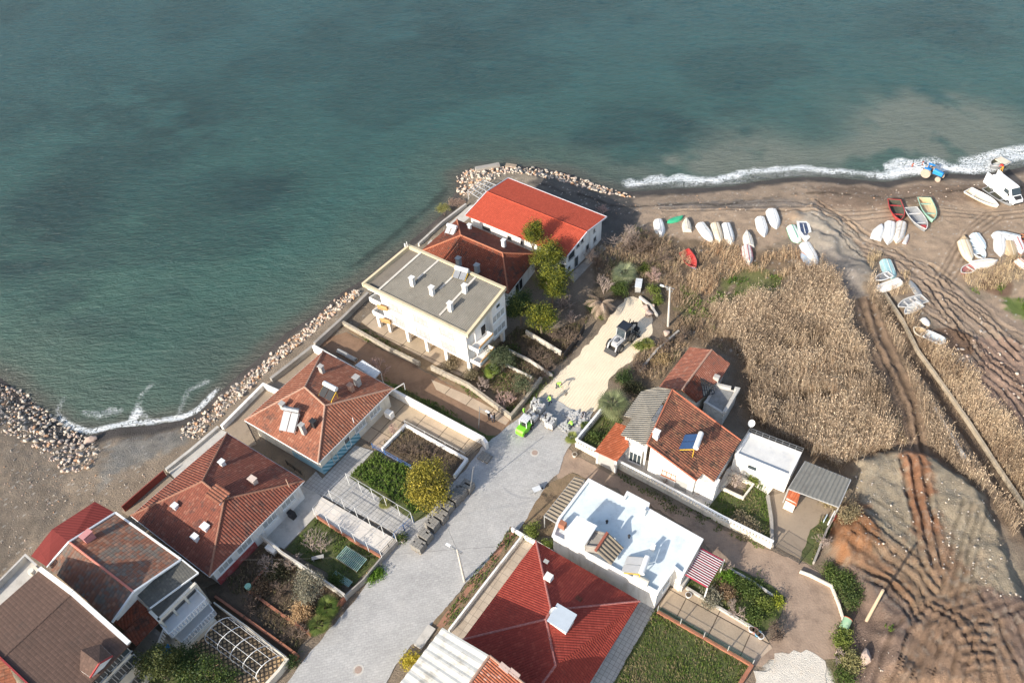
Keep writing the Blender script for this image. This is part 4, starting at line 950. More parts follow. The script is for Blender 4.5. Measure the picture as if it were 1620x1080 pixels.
b = MB(); q = P(641, 390, 9.6); b.tube(q, q+Vector((0, 0, .5)), .1); b.tube(q+Vector((.3, 0, 0)), q+Vector((.3, 0, .8)), .05); b.build('vent_pipe', M['trim'], rf, org)

# ---- low old house between the flats and the red roof
ze, zr = 3.2, 5.5
pt = roofpts(K(T=(723, 347, ze), L=(664, 398, ze), B=(804, 464, ze), R=(852, 402, ze), a=(729, 372, zr), b=(795, 400, zr)))
org = Vector((pt['B'].x, pt['B'].y, 0)); h = thing('old_house', 'low worn red hip roofed house between the white flats and the red hall', 'house', org)
rf = roof_part('roof', pt, ['LTa', 'TRba', 'RBb', 'BLab'], T_DARK, h, org, caps=['Ta', 'ab', 'Rb', 'Bb', 'La'], capmat=mat('orange ridge', (.42, .16, .09), .9, .2, 4))
wp = poly_inset([pt['L'], pt['T'], pt['R'], pt['B']], .5); plain_wall(h, org, wp, -.1, ze-.05, M['white'])
win(h, org, wp[3], wp[2], (wp[2]-wp[3]).length*.4, 0.1, 2.2, 2.0, name='door', pane=M['hole'], sill=False)
chimney(rf, org, (797, 388), 4.8, .5, .5, .8, M['trim']); chimney(rf, org, (726, 418), 4.3, .6, .6, 1.0); chimney(rf, org, (755, 428), 4.3, .6, .6, .9); chimney(rf, org, (743, 361), 3.9, .5, .4, .5, M['trim'])
solar(rf, org, (713, 368), 4.5, -30, 1.6, .9, framem=M['steel'], panel=M['palepan'])
# ---- bright red hall
ze, zr = 4.3, 5.7
pt = roofpts(K(A=(736, 340, ze), B=(897, 406, ze), C=(770, 303, zr), D=(929, 366.5, zr), E=(804, 281.5, ze), F=(960, 343, ze)))
org = Vector((pt['B'].x, pt['B'].y, 0)); h = thing('hall', 'long white hall with bright red gable roof on the point by the rocks', 'hall', org)
rf = roof_part('roof', pt, ['ABDC', 'CDFE'], T_RED, h, org, th=.14, caps=['CD'], capmat=T_RED, capr=.1)
vb = MB()
for a, c in ('BD', 'DF', 'AC', 'CE', 'EF'): vb.beam(pt[a]+Vector((0, 0, -.04)), pt[c]+Vector((0, 0, -.04)), .12, .2)
vb.build('verge', mat('pale grey verge', (.6, .6, .62), .5, .05, 2), rf, org)
ring = poly_inset([pt['A'], pt['B'], pt['D'], pt['F'], pt['E'], pt['C']], .55)
b = MB(); b.prism([v[:2] for v in ring], -.3, [ze-.1, ze-.1, zr-.25, ze-.1, ze-.1, zr-.25]); b.build('wall', M['white'], h, org)
a, c = ring[0], ring[1]; L_ = (c-a).length
for s_, w_ in ((.17, 1.6), (.42, .8), (.55, .5)): win(h, org, a, c, L_*s_, 2.4, w_, .8, mull=1, pane=M['hole'], frame=M['grey'])
win(h, org, a, c, L_*.965, 0, 1.1, 2.1, name='door', mull=1, pane=M['hole'], sill=False)
a, c = ring[1], ring[2]; L_ = (c-a).length
for s_, z, w_, hh in ((.28, 2.5, 1.5, 1.3), (.16, .7, .6, .7), (.62, 3.6, .7, .7), (.85, 3.8, .6, .7), (.55, .1, .9, 1.9)): win(h, org, a, c, L_*s_, z, w_, hh, mull=1, pane=M['hole'] if hh < 1 else M['glass'], frame=M['grey'])
a, c = ring[2], ring[3]; L_ = (c-a).length
for s_, z, w_, hh in ((.2, 1.2, .9, 1.1), (.55, 3.2, .5, .6), (.6, 1.2, .8, .9)): win(h, org, a, c, L_*s_, z, w_, hh, mull=1, frame=M['grey'])
b = MB(); q = [P(a_, c_, 0) for a_, c_ in [(899, 438), (952, 388), (960, 393), (908, 447)]]; b.prism([v[:2] for v in q], -.2, .15); b.build('apron', M['conc'], h, org)
b = MB()   # rusted scaffold of a pergola at the seaward end
g0 = [P(740, 302, 1.5), P(765, 285, 1.5), P(792, 296, 1.5), P(765, 318, 1.5)]
for i in range(7):
    b.beam(g0[0].lerp(g0[3], i/6), g0[1].lerp(g0[2], i/6), .09)
    if i < 5: b.beam(g0[0].lerp(g0[1], i/4), g0[3].lerp(g0[2], i/4), .09)
for q in g0: b.beam(q, Vector((q.x, q.y, -1.3)), .12)
tag(b.build('pergola', M['metal'], None, g0[0]), 'rusty metal pergola grid over the rocks beside the red roofed hall', 'pergola')

# ---- house with solar collector and grey lean-to (right of the road)
zr, ze = 6.3, 3.6
pt = roofpts(K(A=(1024, 702, zr), B=(1063.6, 616, zr), C=(1172, 696, ze), D=(1130, 761, ze), E=(1112, 747.5, ze+.35), F=(1102, 760, ze+.1), G=(1030, 663, zr+.0)))
org = Vector((pt['F'].x, pt['F'].y, 0)); h = thing('villa', 'white villa with weathered brown tile roof carrying a blue solar panel', 'house', org)
rf = roof_part('roof', pt, ['AFEDCB'], T_MIX, h, org, caps=['AF', 'AB', 'BC'], capmat=mat('red verge tile', (.42, .14, .08), .85, .15, 4), capr=.11)
ringp = poly_inset([pt['A'], pt['F'], pt['E'], pt['D'], pt['C'], pt['B']], .35)
b = MB(); b.prism([v[:2] for v in ringp], -.1, [zr-.22, ze-.1, ze+.1, ze-.2, ze-.2, zr-.22]); b.build('wall', M['white'], h, org)
wA, wF = ringp[0], ringp[1]; L_ = (wF-wA).length
for s_, z, w_ in ((.42, 1.5, 1.7), ): win(h, org, wA, wF, L_*s_, z, w_, .9, out=1, frame=mat('brown frame', (.3, .13, .08), .7, .1, 3), pane=M['cream'], mull=3)
win(h, org, wA, wF, L_*.68, .05, 1.6, 2.0, out=1, frame=M['trim'], name='porch_opening', pane=M['grey'], mull=1, sill=False)
wC, wD = ringp[4], ringp[3]; win(h, org, wD, wC, (wC-wD).length*.3, 1.4, .8, .7, out=1)
wL = [P(*v) for v in [(984, 645, 5.6), (1063, 616, 6.1), (1024, 702, 6.1), (982, 687, 5.6)]]
grm = mat('grey brown corrugated roof', (.27, .245, .20), .92, .14, 1.5, (.16, .14, .11), .5, 1)
lp = roofpts(K(a=(1041, 611, 6.1), b=(1014, 619, 5.6), c=(987, 657, 5.3), d=(1000, 661, 5.4), e=(982, 687, 5.2), f=(1022, 703, 6.0), g=(1041, 675, 6.1), h=(1030, 663, 6.1), i=(1062, 616, 6.2), j=(1036, 609, 6.0)))
lt = NT('grey lattice corrugated'); sx = lt.n('ShaderNodeSeparateXYZ'); uvn = lt.n('ShaderNodeUVMap'); lt.l(uvn.outputs[0], sx.inputs[0])
ww = lt.math('SINE', lt.math('MULTIPLY', sx.outputs[0], 2*math.pi/.28)); c = lt.mix(lt.ramp(lt.noise(1.2, 6, .7), .45, .7, 0, .6), (.30, .275, .23), (.17, .15, .12)); c = lt.mix(lt.ramp(ww, -1, -.3, .45, 0), c, (.08, .07, .06)); lt.bump(ww, .05)
M['gcorr'] = lt.out(c, .9, .2)
roof_part('lean_to_roof', lp, ['abcdefghi'], M['gcorr'], h, org, th=.12)
b = MB(); q = [P(*v) for v in [(990, 664, 5.1), (1000, 660, 5.2), (984, 688, 5), (1022, 704, 5), (1060, 618, 5)]]; ring2 = [q[1], q[2].lerp(q[3], .05), q[3], q[4], P(1014, 624, 5)]
ring2 = poly_inset(ring2, .4); b.prism([v[:2] for v in ring2], 0, 3.0); b.build('wall', M['white'], h, org)
b = MB(); f2 = P(991, 692, 3.4); f3 = P(1022, 712, 3.4); b.wall([f2[:2], f3[:2]], .12, 3.0, 3.1); b.wall([f2[:2], f3[:2]], .12, 3.75, 3.85)
for k in range(11):
    q = f2.lerp(f3, k/10); b.box((q.x, q.y, 3.42), (.12, .12, .68), R(-36))
for q in (f2, f3, f2.lerp(f3, .6)): b.box((q.x, q.y, 2.6), (.2, .2, 5.1), R(-36))
b.build('balustrade', M['trim'], h, org)
win(h, org, ring2[1], ring2[2], 1.2, .3, 1.5, 1.9, name='door', mull=3, out=1, frame=M['trim'])
pt5 = roofpts(K(A=(974.5, 668, 3.1), B=(990, 673, 3.2), C=(995, 705, 3.2), D=(976, 729, 2.7), E=(941, 713, 2.6)))
roof_part('porch_roof', pt5, ['ABCDE'], T_PORCH, h, org, th=.12)['label'] = 'bright orange tiled porch roof'
for q in (P(946, 712, 2.5), P(975, 727, 2.5), P(975, 672, 2.5)): b = MB(); b.box((q.x, q.y, 1.25), (.25, .25, 2.5), R(-36)); b.build('porch_post', M['white'], h, org)
b = MB(); b.wall([P(946, 716, 2)[:2], P(975, 731, 2)[:2]], .15, 0, 2.2); b.build('porch_wall', M['grey'], h, org)
chimney(rf, org, (1037, 695), 5.7, .6, .55, 1.3, M['white']); solar(rf, org, (1087, 704), 4.8, -118, 2.2, 2.1)
b = MB(); b.box(P(1118, 770, 1.6), (2.2, 1.2, 3.2), R(-36)); b.build('entrance_bay', M['white'], h, org)

# ---- old tiled house with a collapsed bay
ze, zr = 3.0, 4.6
pt = roofpts(K(A=(1091, 549, ze), B=(1126, 553, zr), C=(1155, 575, ze), D=(1139, 601, ze), E=(1042, 612, ze), F=(1079, 616, zr), H=(1102, 636, ze), I=(1108, 598, 3.9), J=(1128, 608, 3.3), K_=(1113, 627, 3.2)))
pt['k'] = pt.pop('K_')
org = Vector((pt['A'].x, pt['A'].y, 0)); h = thing('derelict_house', 'derelict tiled house with bare rafters in its roof beside the reeds', 'house', org)
pt['F2'] = pt['F']; pt['m'] = pt['B'].lerp(pt['F'], .62); pt['n'] = pt['C'].lerp(pt['D'], 1.0)
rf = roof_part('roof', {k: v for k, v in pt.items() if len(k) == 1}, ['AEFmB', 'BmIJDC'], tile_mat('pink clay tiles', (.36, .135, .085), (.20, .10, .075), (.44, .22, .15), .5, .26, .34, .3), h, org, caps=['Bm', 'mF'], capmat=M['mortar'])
roof_part('roof', {k: v for k, v in pt.items() if len(k) == 1}, ['mFHkI'], T_DARK, h, org)
b = MB()
for k in range(6): b.beam(pt['I'].lerp(pt['J'], k/5), pt['k'].lerp(P(1130, 622, 2.9), k/5), .09)
for k in range(4): b.beam(pt['I'].lerp(pt['k'], k/3), pt['J'].lerp(P(1130, 622, 2.9), k/3), .07)
b.build('rafter', M['dark'], h, org)
cp = [pt['A'], pt['C'], pt['D'], P(1104, 640, 3), pt['E']]; cp = poly_inset(cp, .4); plain_wall(h, org, cp, -.1, 2.7, M['cream'])
fl = [P(*v) for v in [(1131, 606, 2.9), (1168, 615, 2.9), (1146, 652, 2.9), (1115, 633, 2.9)]]
b = MB(); b.prism([v[:2] for v in fl], -.1, 2.45); b.build('annex_wall', mat('peeling white plaster', (.62, .58, .52), .9, .15, 1.5, (.25, .20, .17), .7, 1.1, .01, 20), h, org)
b = MB(); b.prism([v[:2] for v in poly_inset(fl, .35)], 2.45, 2.5); b.build('annex_roof', mat('grey stained screed', (.25, .25, .24), .9, .25, 1.5, (.1, .1, .09), .6, 1), h, org)
b = MB(); b.wall([fl[0].lerp(fl[1], .04)[:2], fl[0].lerp(fl[1], .7)[:2]], .35, 2.46, 2.9); b.wall([fl[0].lerp(fl[1], .84)[:2], fl[1][:2], fl[2][:2]], .35, 2.46, 3.0); b.wall([fl[2][:2], fl[3][:2]], .3, 2.46, 2.75)
b.box(P(1133, 600, 3.1), (.7, .6, 1.2), R(-36)); b.build('annex_parapet', M['concp'], h, org)

# ---- white flat roofed house
ze = 3.9
px = [(883, 819), (931, 756), (987, 785), (992, 776), (1028, 795), (1026, 803), (1113, 852), (1081, 910), (1068, 899), (1041, 938), (873, 846)]
q = [P(a_, c_, ze) for a_, c_ in px]; org = Vector((q[9].x, q[9].y, 0))
h = thing('flat_house', 'white flat roofed house with pale blue roof and corrugated stair housing', 'house', org)
b = MB(); b.prism([v[:2] for v in poly_inset(q, .12)], -.1, ze-.42); b.build('wall', M['white'], h, org)
b = MB(); b.prism([v[:2] for v in poly_inset(q, .2)], ze-.42, ze-.3); rf = b.build('roof', mat('pale blue roof coating', (.68, .74, .74), .6, .05, .5, (.40, .43, .42), .5, .8), h, org)
b = MB(); b.wall([v[:2] for v in poly_inset(q, .12)], .26, ze-.419, ze, True); b.build('parapet', M['trim'], h, org)
b = MB(); e = [P(*v) for v in [(913, 815, 5.9), (945, 831, 5.9), (926, 861, 5.5), (890, 843, 5.5)]]
sh_ = [v.copy() for v in e]; ringe = poly_inset(sh_, .15); b.prism([v[:2] for v in ringe], ze-.3, [5.8, 5.8, 5.4, 5.4]); hs = b.build('stair_housing', M['white'], h, org)
corr_sheet('housing_roof', [e[0], e[1], e[2], e[3]], M['galv'], hs, org, .5, .04)
b = MB(); e2 = [P(*v) for v in [(941, 838, 5.2), (957, 842, 5.2), (947, 866, 4.9), (926, 864, 4.9)]]; b.prism([v[:2] for v in e2], ze-.3, 4.9); b.wall([v[:2] for v in e2], .15, 4.9, 5.1, True); b.build('landing', M['conc'], h, org)
SC_ = mat('brown corrugated plastic', (.24, .20, .15), .8, .2, 2, (.12, .10, .08), .5, 1)
e3 = [P(*v) for v in [(950, 833, 5.6), (963, 840, 5.5), (987, 866, 4.3), (968, 894, 4.2), (943, 872, 5.2)]]
corr_sheet('lean_to_roof', [P(961, 841, 5.5), P(942, 871, 5.3), P(967, 893, 4.25), P(987, 866, 4.3)], SC_, h, org, .42, .07)
b = MB(); b.beam(P(961, 842, 5.55), P(942, 871, 5.35), .25, .3); b.build('beam', mat('rust red beam', (.28, .09, .06), .8, .2, 3), h, org)
solar(rf, org, (1002, 898), 3.75, -118, 1.9, 2.0, panel=M['palepan'])
b = MB(); v = P(1014, 917, 3.9); b.tube(v-AX*.8, v+AX*.8, .42, n=14); b.build('water_tank', M['cream'], rf, org)
b = MB(); v = P(1033, 869, 3.6); b.box(v+Vector((0, 0, .45)), (.4, .35, .9), R(-36)); b.build('chimney', M['white'], rf, org)
b = MB(); v = P(1018, 811, 3.9); b.box(v, (.45, .4, .7), R(-36)); b.build('chimney', M['white'], rf, org)
b = MB(); v = P(890, 830, 4.2); b.box(v, (.7, .6, .8), R(-36)); b.build('chimney', M['brick'], rf, org)
b = MB()
for v in (P(960, 827, 3.62), P(995, 850, 3.62)):
    b.tube(v, v+Vector((0, 0, .35)), .1, n=8); b.ball(v+Vector((0, 0, .4)), .16)
b.build('roof_vent', M['dark'], rf, org)
wq = poly_inset(q, .12); a, c = wq[9], wq[8]; L_ = (c-a).length
win(h, org, a, c, L_*.55, 1.9, 1.3, 1.1, mull=3, out=1)
b = MB(); v = [P(a_, c_, 0) for a_, c_ in [(1080, 912), (1066, 930), (1078, 936), (1090, 918)]]; b.prism([k[:2] for k in v], 0, 1.2); b.build('stair', M['concp'], h, org)
t = NT('red and white striped awning'); sx = t.n('ShaderNodeSeparateXYZ'); uvn = t.n('ShaderNodeUVMap'); t.l(uvn.outputs[0], sx.inputs[0]); 
M['awn'] = mat('crimson sheet', (.30, .035, .06), .55, .1, 2)
def striped_awning():
    e = [P(*v) for v in [(1109.4, 865.7, 3.1), (1145.5, 885, 2.7), (1119, 929.5, 2.7), (1084, 909, 3.1)]]
    a, b_, c_, d_ = e; r = Vector((a.x, a.y, 0)); root = thing('awning', 'crimson and white striped awning on posts at the end of the white flat roofed house', 'awning', r)
    corr_sheet('canopy', [a, d_, c_, b_], M['awn'], root, r, .42, .05)
    b = MB()
    for k in range(1, 14):
        s = (k+.25)/14; b.beam(a.lerp(d_, s)+Vector((0, 0, .06)), b_.lerp(c_, s)+Vector((0, 0, .06)), .07, .03)
    b.build('stripe', M['trim'], root, r)
    b = MB(); b.beam(b_, (b_.x, b_.y, 0), .1); b.beam(c_, (c_.x, c_.y, 0), .1); b.build('post', M['trim'], root, r)
striped_awning()
def shed(name, label, cat, quad, zs, material, pitch=.3, amp=.045, walls=None, wm=None, posts=True, inset=.25):
    e = [P(a_, c_, z) for (a_, c_), z in zip(quad, zs)]; r = Vector((e[0].x, e[0].y, 0)); root = thing(name, label, cat, r)
    corr_sheet('roof', e, material, root, r, pitch, amp)
    if walls: plain_wall(root, r, poly_inset(e, inset), -.05, [z-.08 for z in zs], wm or M['white'])
    elif posts:
        for v in e:
            b = MB(); b.beam((v.x, v.y, v.z-.08), (v.x, v.y, 0), .1); b.build('post', M['metal'], root, r)
        b = MB()
        for i in range(4): b.beam(e[i]+Vector((0, 0, -.1)), e[(i+1) % 4]+Vector((0, 0, -.1)), .1)
        b.build('frame', M['metal'], root, r)
    return root, r, e
shed('carport', 'brown corrugated carport roof between the paved road and the white flat roofed house', 'carport', [(909.6, 753.7), (861, 815), (879.5, 826), (925, 758.5)], [2.7, 2.7, 2.9, 2.9], SC_, .45, .06)
shed('storage_shed', 'grey corrugated shed at the foot of the spoil heap beside the white annex', 'shed', [(1274, 729), (1346, 758), (1327, 801), (1247.6, 772)], [3.0, 2.7, 2.6, 2.9], mat('grey ribbed roof', (.20, .195, .175), .9, .15, 1.5, (.11, .10, .09), .4, 1), .42, .06, posts=True)
b_ = shed('lean_to', 'small white metal roofed lean-to on posts beside the driveway wall of the blue striped villa', 'lean-to', [(573, 569), (602, 587.5), (592.5, 598), (561.7, 577.5)], [2.6, 2.6, 2.5, 2.5], M['galv'], .5, .04)
# annex
q = [P(*v) for v in [(1185, 683, 3.2), (1269, 715, 3.2), (1250, 753, 3.2), (1163, 717, 3.2)]]; org = Vector((q[3].x, q[3].y, 0)); h = thing('flat_annex', 'white flat roofed annex with grey screed and wire railing behind the villa', 'outbuilding', org)
plain_wall(h, org, q, -.1, 2.9, M['white']); b = MB(); b.prism([v[:2] for v in poly_inset(q, .25)], 2.9, 2.95); b.build('roof', mat('white and grey roof screed', (.62, .61, .58), .8, .12, .8, (.40, .42, .45), .6, .5), h, org)
b = MB(); b.wall([v[:2] for v in poly_inset(q, .13)], .25, 2.901, 3.2, True); b.build('parapet', M['white'], h, org)
b = MB(); e0, e1, e2 = q[3], q[0], q[1]
for A_, B_ in ((e0, e1), (e1, e2)):
    n = 8
    for k in range(n+1):
        v = A_.lerp(B_, k/n); b.beam((v.x, v.y, 3.2), (v.x, v.y, 3.95), .04)
    for dz in (.35, .72): b.beam(A_+Vector((0, 0, dz)), B_+Vector((0, 0, dz)), .035)
b.build('railing', M['steel'], h, org); win(h, org, q[3], q[2], 2.2, 1.6, 1.1, .8, mull=1)
b = MB(); v = P(1187, 676, 3.5); b.beam(v, v+Vector((0, 0, .8)), .06); b.build('dish_mast', M['metal'], h, org)
def dish(px, z, r_, parent, org):
    c0 = P(px[0], px[1], z); b = MB(); n_ = Vector((.15, -.75, .6)).normalized(); u = n_.cross(Vector((0, 0, 1))).normalized(); w = u.cross(n_); rings = []
    for j in range(5):
        rr = r_*j/4+.01; rings.append([c0+u*rr*math.cos(2*math.pi*k/16)+w*rr*math.sin(2*math.pi*k/16)+n_*(.35*rr*rr/r_) for k in range(16)])
    b.loft(rings, True, False); b.loft([[v-n_*.03 for v in rg] for rg in rings][::-1], True, False); b.beam(c0, c0+n_*r_*.7, .04); b.build('satellite_dish', M['trim'], parent, org)
dish((1188, 669), 4.4, .42, h, org)

# ---- large crimson roofed house, lower middle
ze, zr = 3.5, 6.2
pt = roofpts(K(T=(848, 855, ze), R=(1012, 950, ze), L=(732, 1011, ze), a=(872, 964.5, zr), b=(863.7, 979, zr), c=(879, 1052, zr), d=(845, 1096, 5.2), S=(925, 1086, ze), N=(810, 1090, ze), M=(796, 1058, ze+.3)))
dRS = (pt['L']-pt['T']); pt['S'] = pt['R']+dRS*1.35; pt['N'] = pt['L']+(pt['S']-pt['R']-dRS)+(pt['R']-pt['T'])*.45; pt['e'] = pt['N'].lerp(pt['S'], .5)+Vector((0, 0, zr-ze-.4))
org = Vector((pt['T'].x, pt['T'].y, 0)); h = thing('villa', 'large house under a crimson tile hip roof with a white box chimney', 'house', org)
rf = roof_part('roof', pt, ['TaRx'.replace('x', ''), 'TLba', 'aRSec'.replace('e', 'e') if False else 'acR', 'cRSe', 'bLNc'.replace('N', 'N'), 'cNe', 'abc'], T_CRIMSON, h, org, caps=['Ta', 'Ra', 'Lb', 'ab', 'bc', 'ce'], capmat=mat('pale rose mortar ridge', (.36, .13, .11), .9, .25, 5, (.5, .35, .32), .4, 5), capr=.12)
wp = poly_inset([pt['T'], pt['L'], pt['N'], pt['S'], pt['R']], .55); plain_wall(h, org, wp, -.1, ze-.1, M['white'])
b = MB(); v = P(889, 984, 6.0); b.box((v.x, v.y, 6.0), (1.7, 1.5, 1.7), R(-36)); ch = b.build('chimney', M['white'], rf, org); b = MB(); b.prism([(Vector((v.x, v.y, 0))+AX*s1*1.05+BX*s2*.95)[:2] for s1, s2 in ((-1, -1), (1, -1), (1, 1), (-1, 1))], 6.9, [7.0, 7.0, 7.15, 7.15]); b.build('chimney_lid', mat('grey blue lid', (.42, .47, .52), .5, .08, 2), rf, org)
chimney(rf, org, (868, 917), 4.75, .75, .7, .85, M['white'], cap=False); chimney(rf, org, (864, 888), 4.3, .5, .4, .12, M['grey'], cap=False); chimney(rf, org, (915, 948), 5.0, .6, .6, .12, T_DARK, cap=False)
dish((876, 966), 6.8, .45, rf, org)
# ---- neighbour with pale ribbed roof, bottom middle
zp = 9.4; zl = 6.6
e = [P(700, 992, zl), P(774, 1036, zp)]; dd = (pt['L']-pt['T']).normalized()
f0 = e[0]+dd*14; f1 = e[1]+dd*14; org = Vector((e[0].x, e[0].y, 0)); h = thing('ribbed_house', 'house with stained pale ribbed roof at the bottom edge of the picture', 'house', org)
rm = mat('stained pale ribbed sheet', (.66, .64, .58), .7, .1, .8, (.30, .26, .20), .65, .55)
f0.z = zl; f1.z = zp
rr_ = corr_sheet('roof', [e[0], f0, f1, e[1]], rm, h, org, .8, .032); rr_['label'] = 'pale ribbed sheet roof with brown stains'
g1 = Vector((e[1].x, e[1].y, 0))+AX*6.5; g0_ = Vector((g1.x, g1.y, 6.8)); g2_ = g0_+dd*14; g2_.z = 6.8
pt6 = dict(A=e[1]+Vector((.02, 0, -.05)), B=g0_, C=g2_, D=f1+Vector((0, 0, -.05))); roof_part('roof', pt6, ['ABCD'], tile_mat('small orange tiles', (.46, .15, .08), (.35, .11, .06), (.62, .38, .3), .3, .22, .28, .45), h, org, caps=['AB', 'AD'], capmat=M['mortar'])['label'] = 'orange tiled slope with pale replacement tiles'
b = MB()
for pxx, zz in (((797, 1056), 8.6), ((811, 1066), 8.0)):
    v = P(pxx[0], pxx[1], zz); d_ = (g0_-e[1]).normalized(); v = e[1]+(v-e[1]) ; n_ = (g0_-e[1]).cross(g2_-g0_).normalized(); n_ = n_ if n_.z > 0 else -n_
    k = (e[1]-v).dot(n_); v = v+n_*(k+.03); e_ = dd; b.hexa([v-d_*.5-e_*.25, v+d_*.5-e_*.25, v+d_*.5+e_*.25, v-d_*.5+e_*.25], [w_+n_*.04 for w_ in (v-d_*.5-e_*.25, v+d_*.5-e_*.25, v+d_*.5+e_*.25, v-d_*.5+e_*.25)])
b.build('patch_tile', mat('pale pink tile', (.66, .48, .40), .8, .1, 2), h, org)
ringq = [e[0]+dd*.2, e[1]+dd*.2, g0_+dd*.2, g2_, f1, f0]; b = MB(); b.prism([v[:2] for v in poly_inset(ringq, .3)], -.1, [zl-.2, zp-.3, 6.6, 6.6, zp-.3, zl-.2]); b.build('wall', M['white'], h, org)
# ================================================================ vegetation
M['leaf'] = attr_mat('leaves', .6, .15, 1.5, 12, 0, 20, .25, .25)
M['bark'] = mat('bark', (.20, .15, .11), .95, .3, 6)
M['twig'] = mat('pale bare twigs', (.34, .27, .23), .9, .25, 3)
M['twigd'] = mat('dark bare twigs', (.15, .11, .085), .9, .3, 3)
M['twigp'] = mat('pinkish bare twigs', (.42, .29, .25), .9, .2, 3)
M['reed'] = attr_mat('dry reed blades', .8, .12, .3, 3, 0, 20, .2, .2)
rng = np.random.default_rng(11)
def unit(n):
    v = rng.normal(size=(n, 3)); return v/np.linalg.norm(v, axis=1)[:, None]
def leaf_mesh(name, pts, nrm, size, cols, parent=None, org=None, asp=1.0, up=None):
    n = len(pts); t1 = np.cross(nrm, unit(n)); t1 /= np.linalg.norm(t1, axis=1)[:, None]+1e-9
    if up is not None: t1 = up/np.linalg.norm(up, axis=1)[:, None]
    t2 = np.cross(nrm, t1); t2 /= np.linalg.norm(t2, axis=1)[:, None]+1e-9
    s = size[:, None] if hasattr(size, '__len__') else size
    a = pts-t1*s*.5*asp; c = pts+t1*s*.5*asp; b = pts+t2*s*.32; d = pts-t2*s*.32
    v = np.stack([a, b, c, d], 1).reshape(-1, 3)
    if org is not None: v = v-np.array(org)
    f = np.arange(4*n).reshape(-1, 4)
    o = np_mesh(name, v, f, M['leaf'], np.repeat(cols, 4, axis=0), parent=parent)
    return o
def crown(name, lumps, n, size, c1, c2, parent=None, org=None, tuft=0, shell=.55, c3=None):
    """lumps: (x,y,z,rx,rz). leaves scattered through the outer part of every lump, in twig clusters"""
    w = np.array([l[3]**2*l[4]**.8 for l in lumps]); w /= w.sum(); k = rng.choice(len(lumps), n, p=w)
    L = np.array(lumps)[k]
    nc = max(8, n//14); ck = rng.choice(len(lumps), nc, p=w); CL = np.array(lumps)[ck]; cu = unit(nc); cr = shell+(1-shell)*rng.random(nc)**.6
    cp = CL[:, :3]+cu*np.stack([CL[:, 3], CL[:, 3], CL[:, 4]], 1)*cr[:, None]*(1+.18*rng.normal(size=nc))[:, None]
    ci = rng.integers(0, nc, n); spread = size*1.5
    p = cp[ci]+rng.normal(size=(n, 3))*spread*np.array([1, 1, .8])
    if tuft: p[:, 2] += np.abs(rng.normal(size=n))*tuft
    nrm = unit(n); nrm[:, 2] = np.abs(nrm[:, 2])+.3; nrm /= np.linalg.norm(nrm, axis=1)[:, None]
    tt = np.clip(.5+.35*rng.normal(size=nc), 0, 1)[ci][:, None]; col = np.array(c1)*(1-tt)+np.array(c2)*tt
    if c3 is not None:
        m_ = (rng.random(nc) < .22)[ci][:, None]; col = np.where(m_, np.array(c3), col)
    col = col*(.8+.4*rng.random((n, 1))); p[:, 2] = np.maximum(p[:, 2], .05)
    return leaf_mesh(name, p, nrm, size*(.7+.6*rng.random(n)), col, parent, org)
def branches(mb, p, d, L, r, depth, spread=.6, up=.15, n=4, tips=None, minr=.012):
    q = p+d*L; mb.tube(p, q, r, r*.7, n=n, cap=False)
    if depth <= 0:
        if tips is not None: tips.append(q)
        return
    for k in range(random.choice((2, 3, 3))):
        nd = (d+Vector((random.gauss(0, spread), random.gauss(0, spread), random.gauss(0, spread*.6)+up))).normalized()
        branches(mb, p.lerp(q, random.uniform(.55, 1)), nd, L*random.uniform(.6, .85), max(minr, r*.62), depth-1, spread, up, 3 if depth < 3 else n, tips, minr)
def base(px, hc=0):
    """ground point under something whose middle (at height hc) is seen at px"""
    q = P(px[0], px[1], hc); z = hz(q.x, q.y) if hc >= 0 else 0
    q = P(px[0], px[1], hc+z); return Vector((q.x, q.y, hz(q.x, q.y)))
def green_tree(label, px, hc, r, rz, cols, n=4200, size=.2, name='tree', cat='tree', group=None, tuft=.15, lumps=11, trunk=True, c3=None, col_up=False):
    o = base(px, hc); root = thing(name, label, cat, o, group); b = MB(); h = hc+.0
    if trunk:
        zc = o.z+hc*.62; b.tube(o-Vector((0, 0, .15)), (o.x, o.y, zc), .09+.05*r, .06+.03*r, 7)
        for k in range(6):
            a = random.uniform(0, 6.28); b.tube((o.x, o.y, zc-.3*random.random()*hc*.5), (o.x+math.cos(a)*r*.6, o.y+math.sin(a)*r*.6, o.z+hc+random.uniform(-.3, .5)*rz), .05+.015*r, .02, 5)
        b.build('trunk', M['bark'], root, o)
    lp = [(o.x, o.y, o.z+hc, r*.62, rz*.75)]
    for k in range(lumps):
        a = random.uniform(0, 6.28); u = random.uniform(-.75, .85); rr = math.sqrt(1-u*u)*r*random.uniform(.5, .78)
        lp.append((o.x+math.cos(a)*rr, o.y+math.sin(a)*rr, o.z+hc+u*rz*.72, r*random.uniform(.28, .44), rz*random.uniform(.26, .42)))
    crown('crown', lp, n, size, cols[0], cols[1], root, o, tuft, c3=c3)
    return root
def shrub(label, px, r, h, cols, n=900, size=.16, name='shrub', group=None, c3=None, tuft=.05):
    o = base(px, h*.5); root = thing(name, label, 'shrub', o, group); b = MB()
    for k in range(5):
        a = random.uniform(0, 6.28); b.tube(o-Vector((0, 0, .1)), (o.x+math.cos(a)*r*.5, o.y+math.sin(a)*r*.5, o.z+h*.6), .035, .015, 4)
    b.build('stem', M['bark'], root, o)
    lp = [(o.x+random.uniform(-.45, .45)*r, o.y+random.uniform(-.45, .45)*r, o.z+h*random.uniform(.35, .6), r*random.uniform(.4, .6), h*random.uniform(.3, .45)) for k in range(6)]
    crown('foliage', lp, n, size, cols[0], cols[1], root, o, tuft, c3=c3, shell=.4); return root
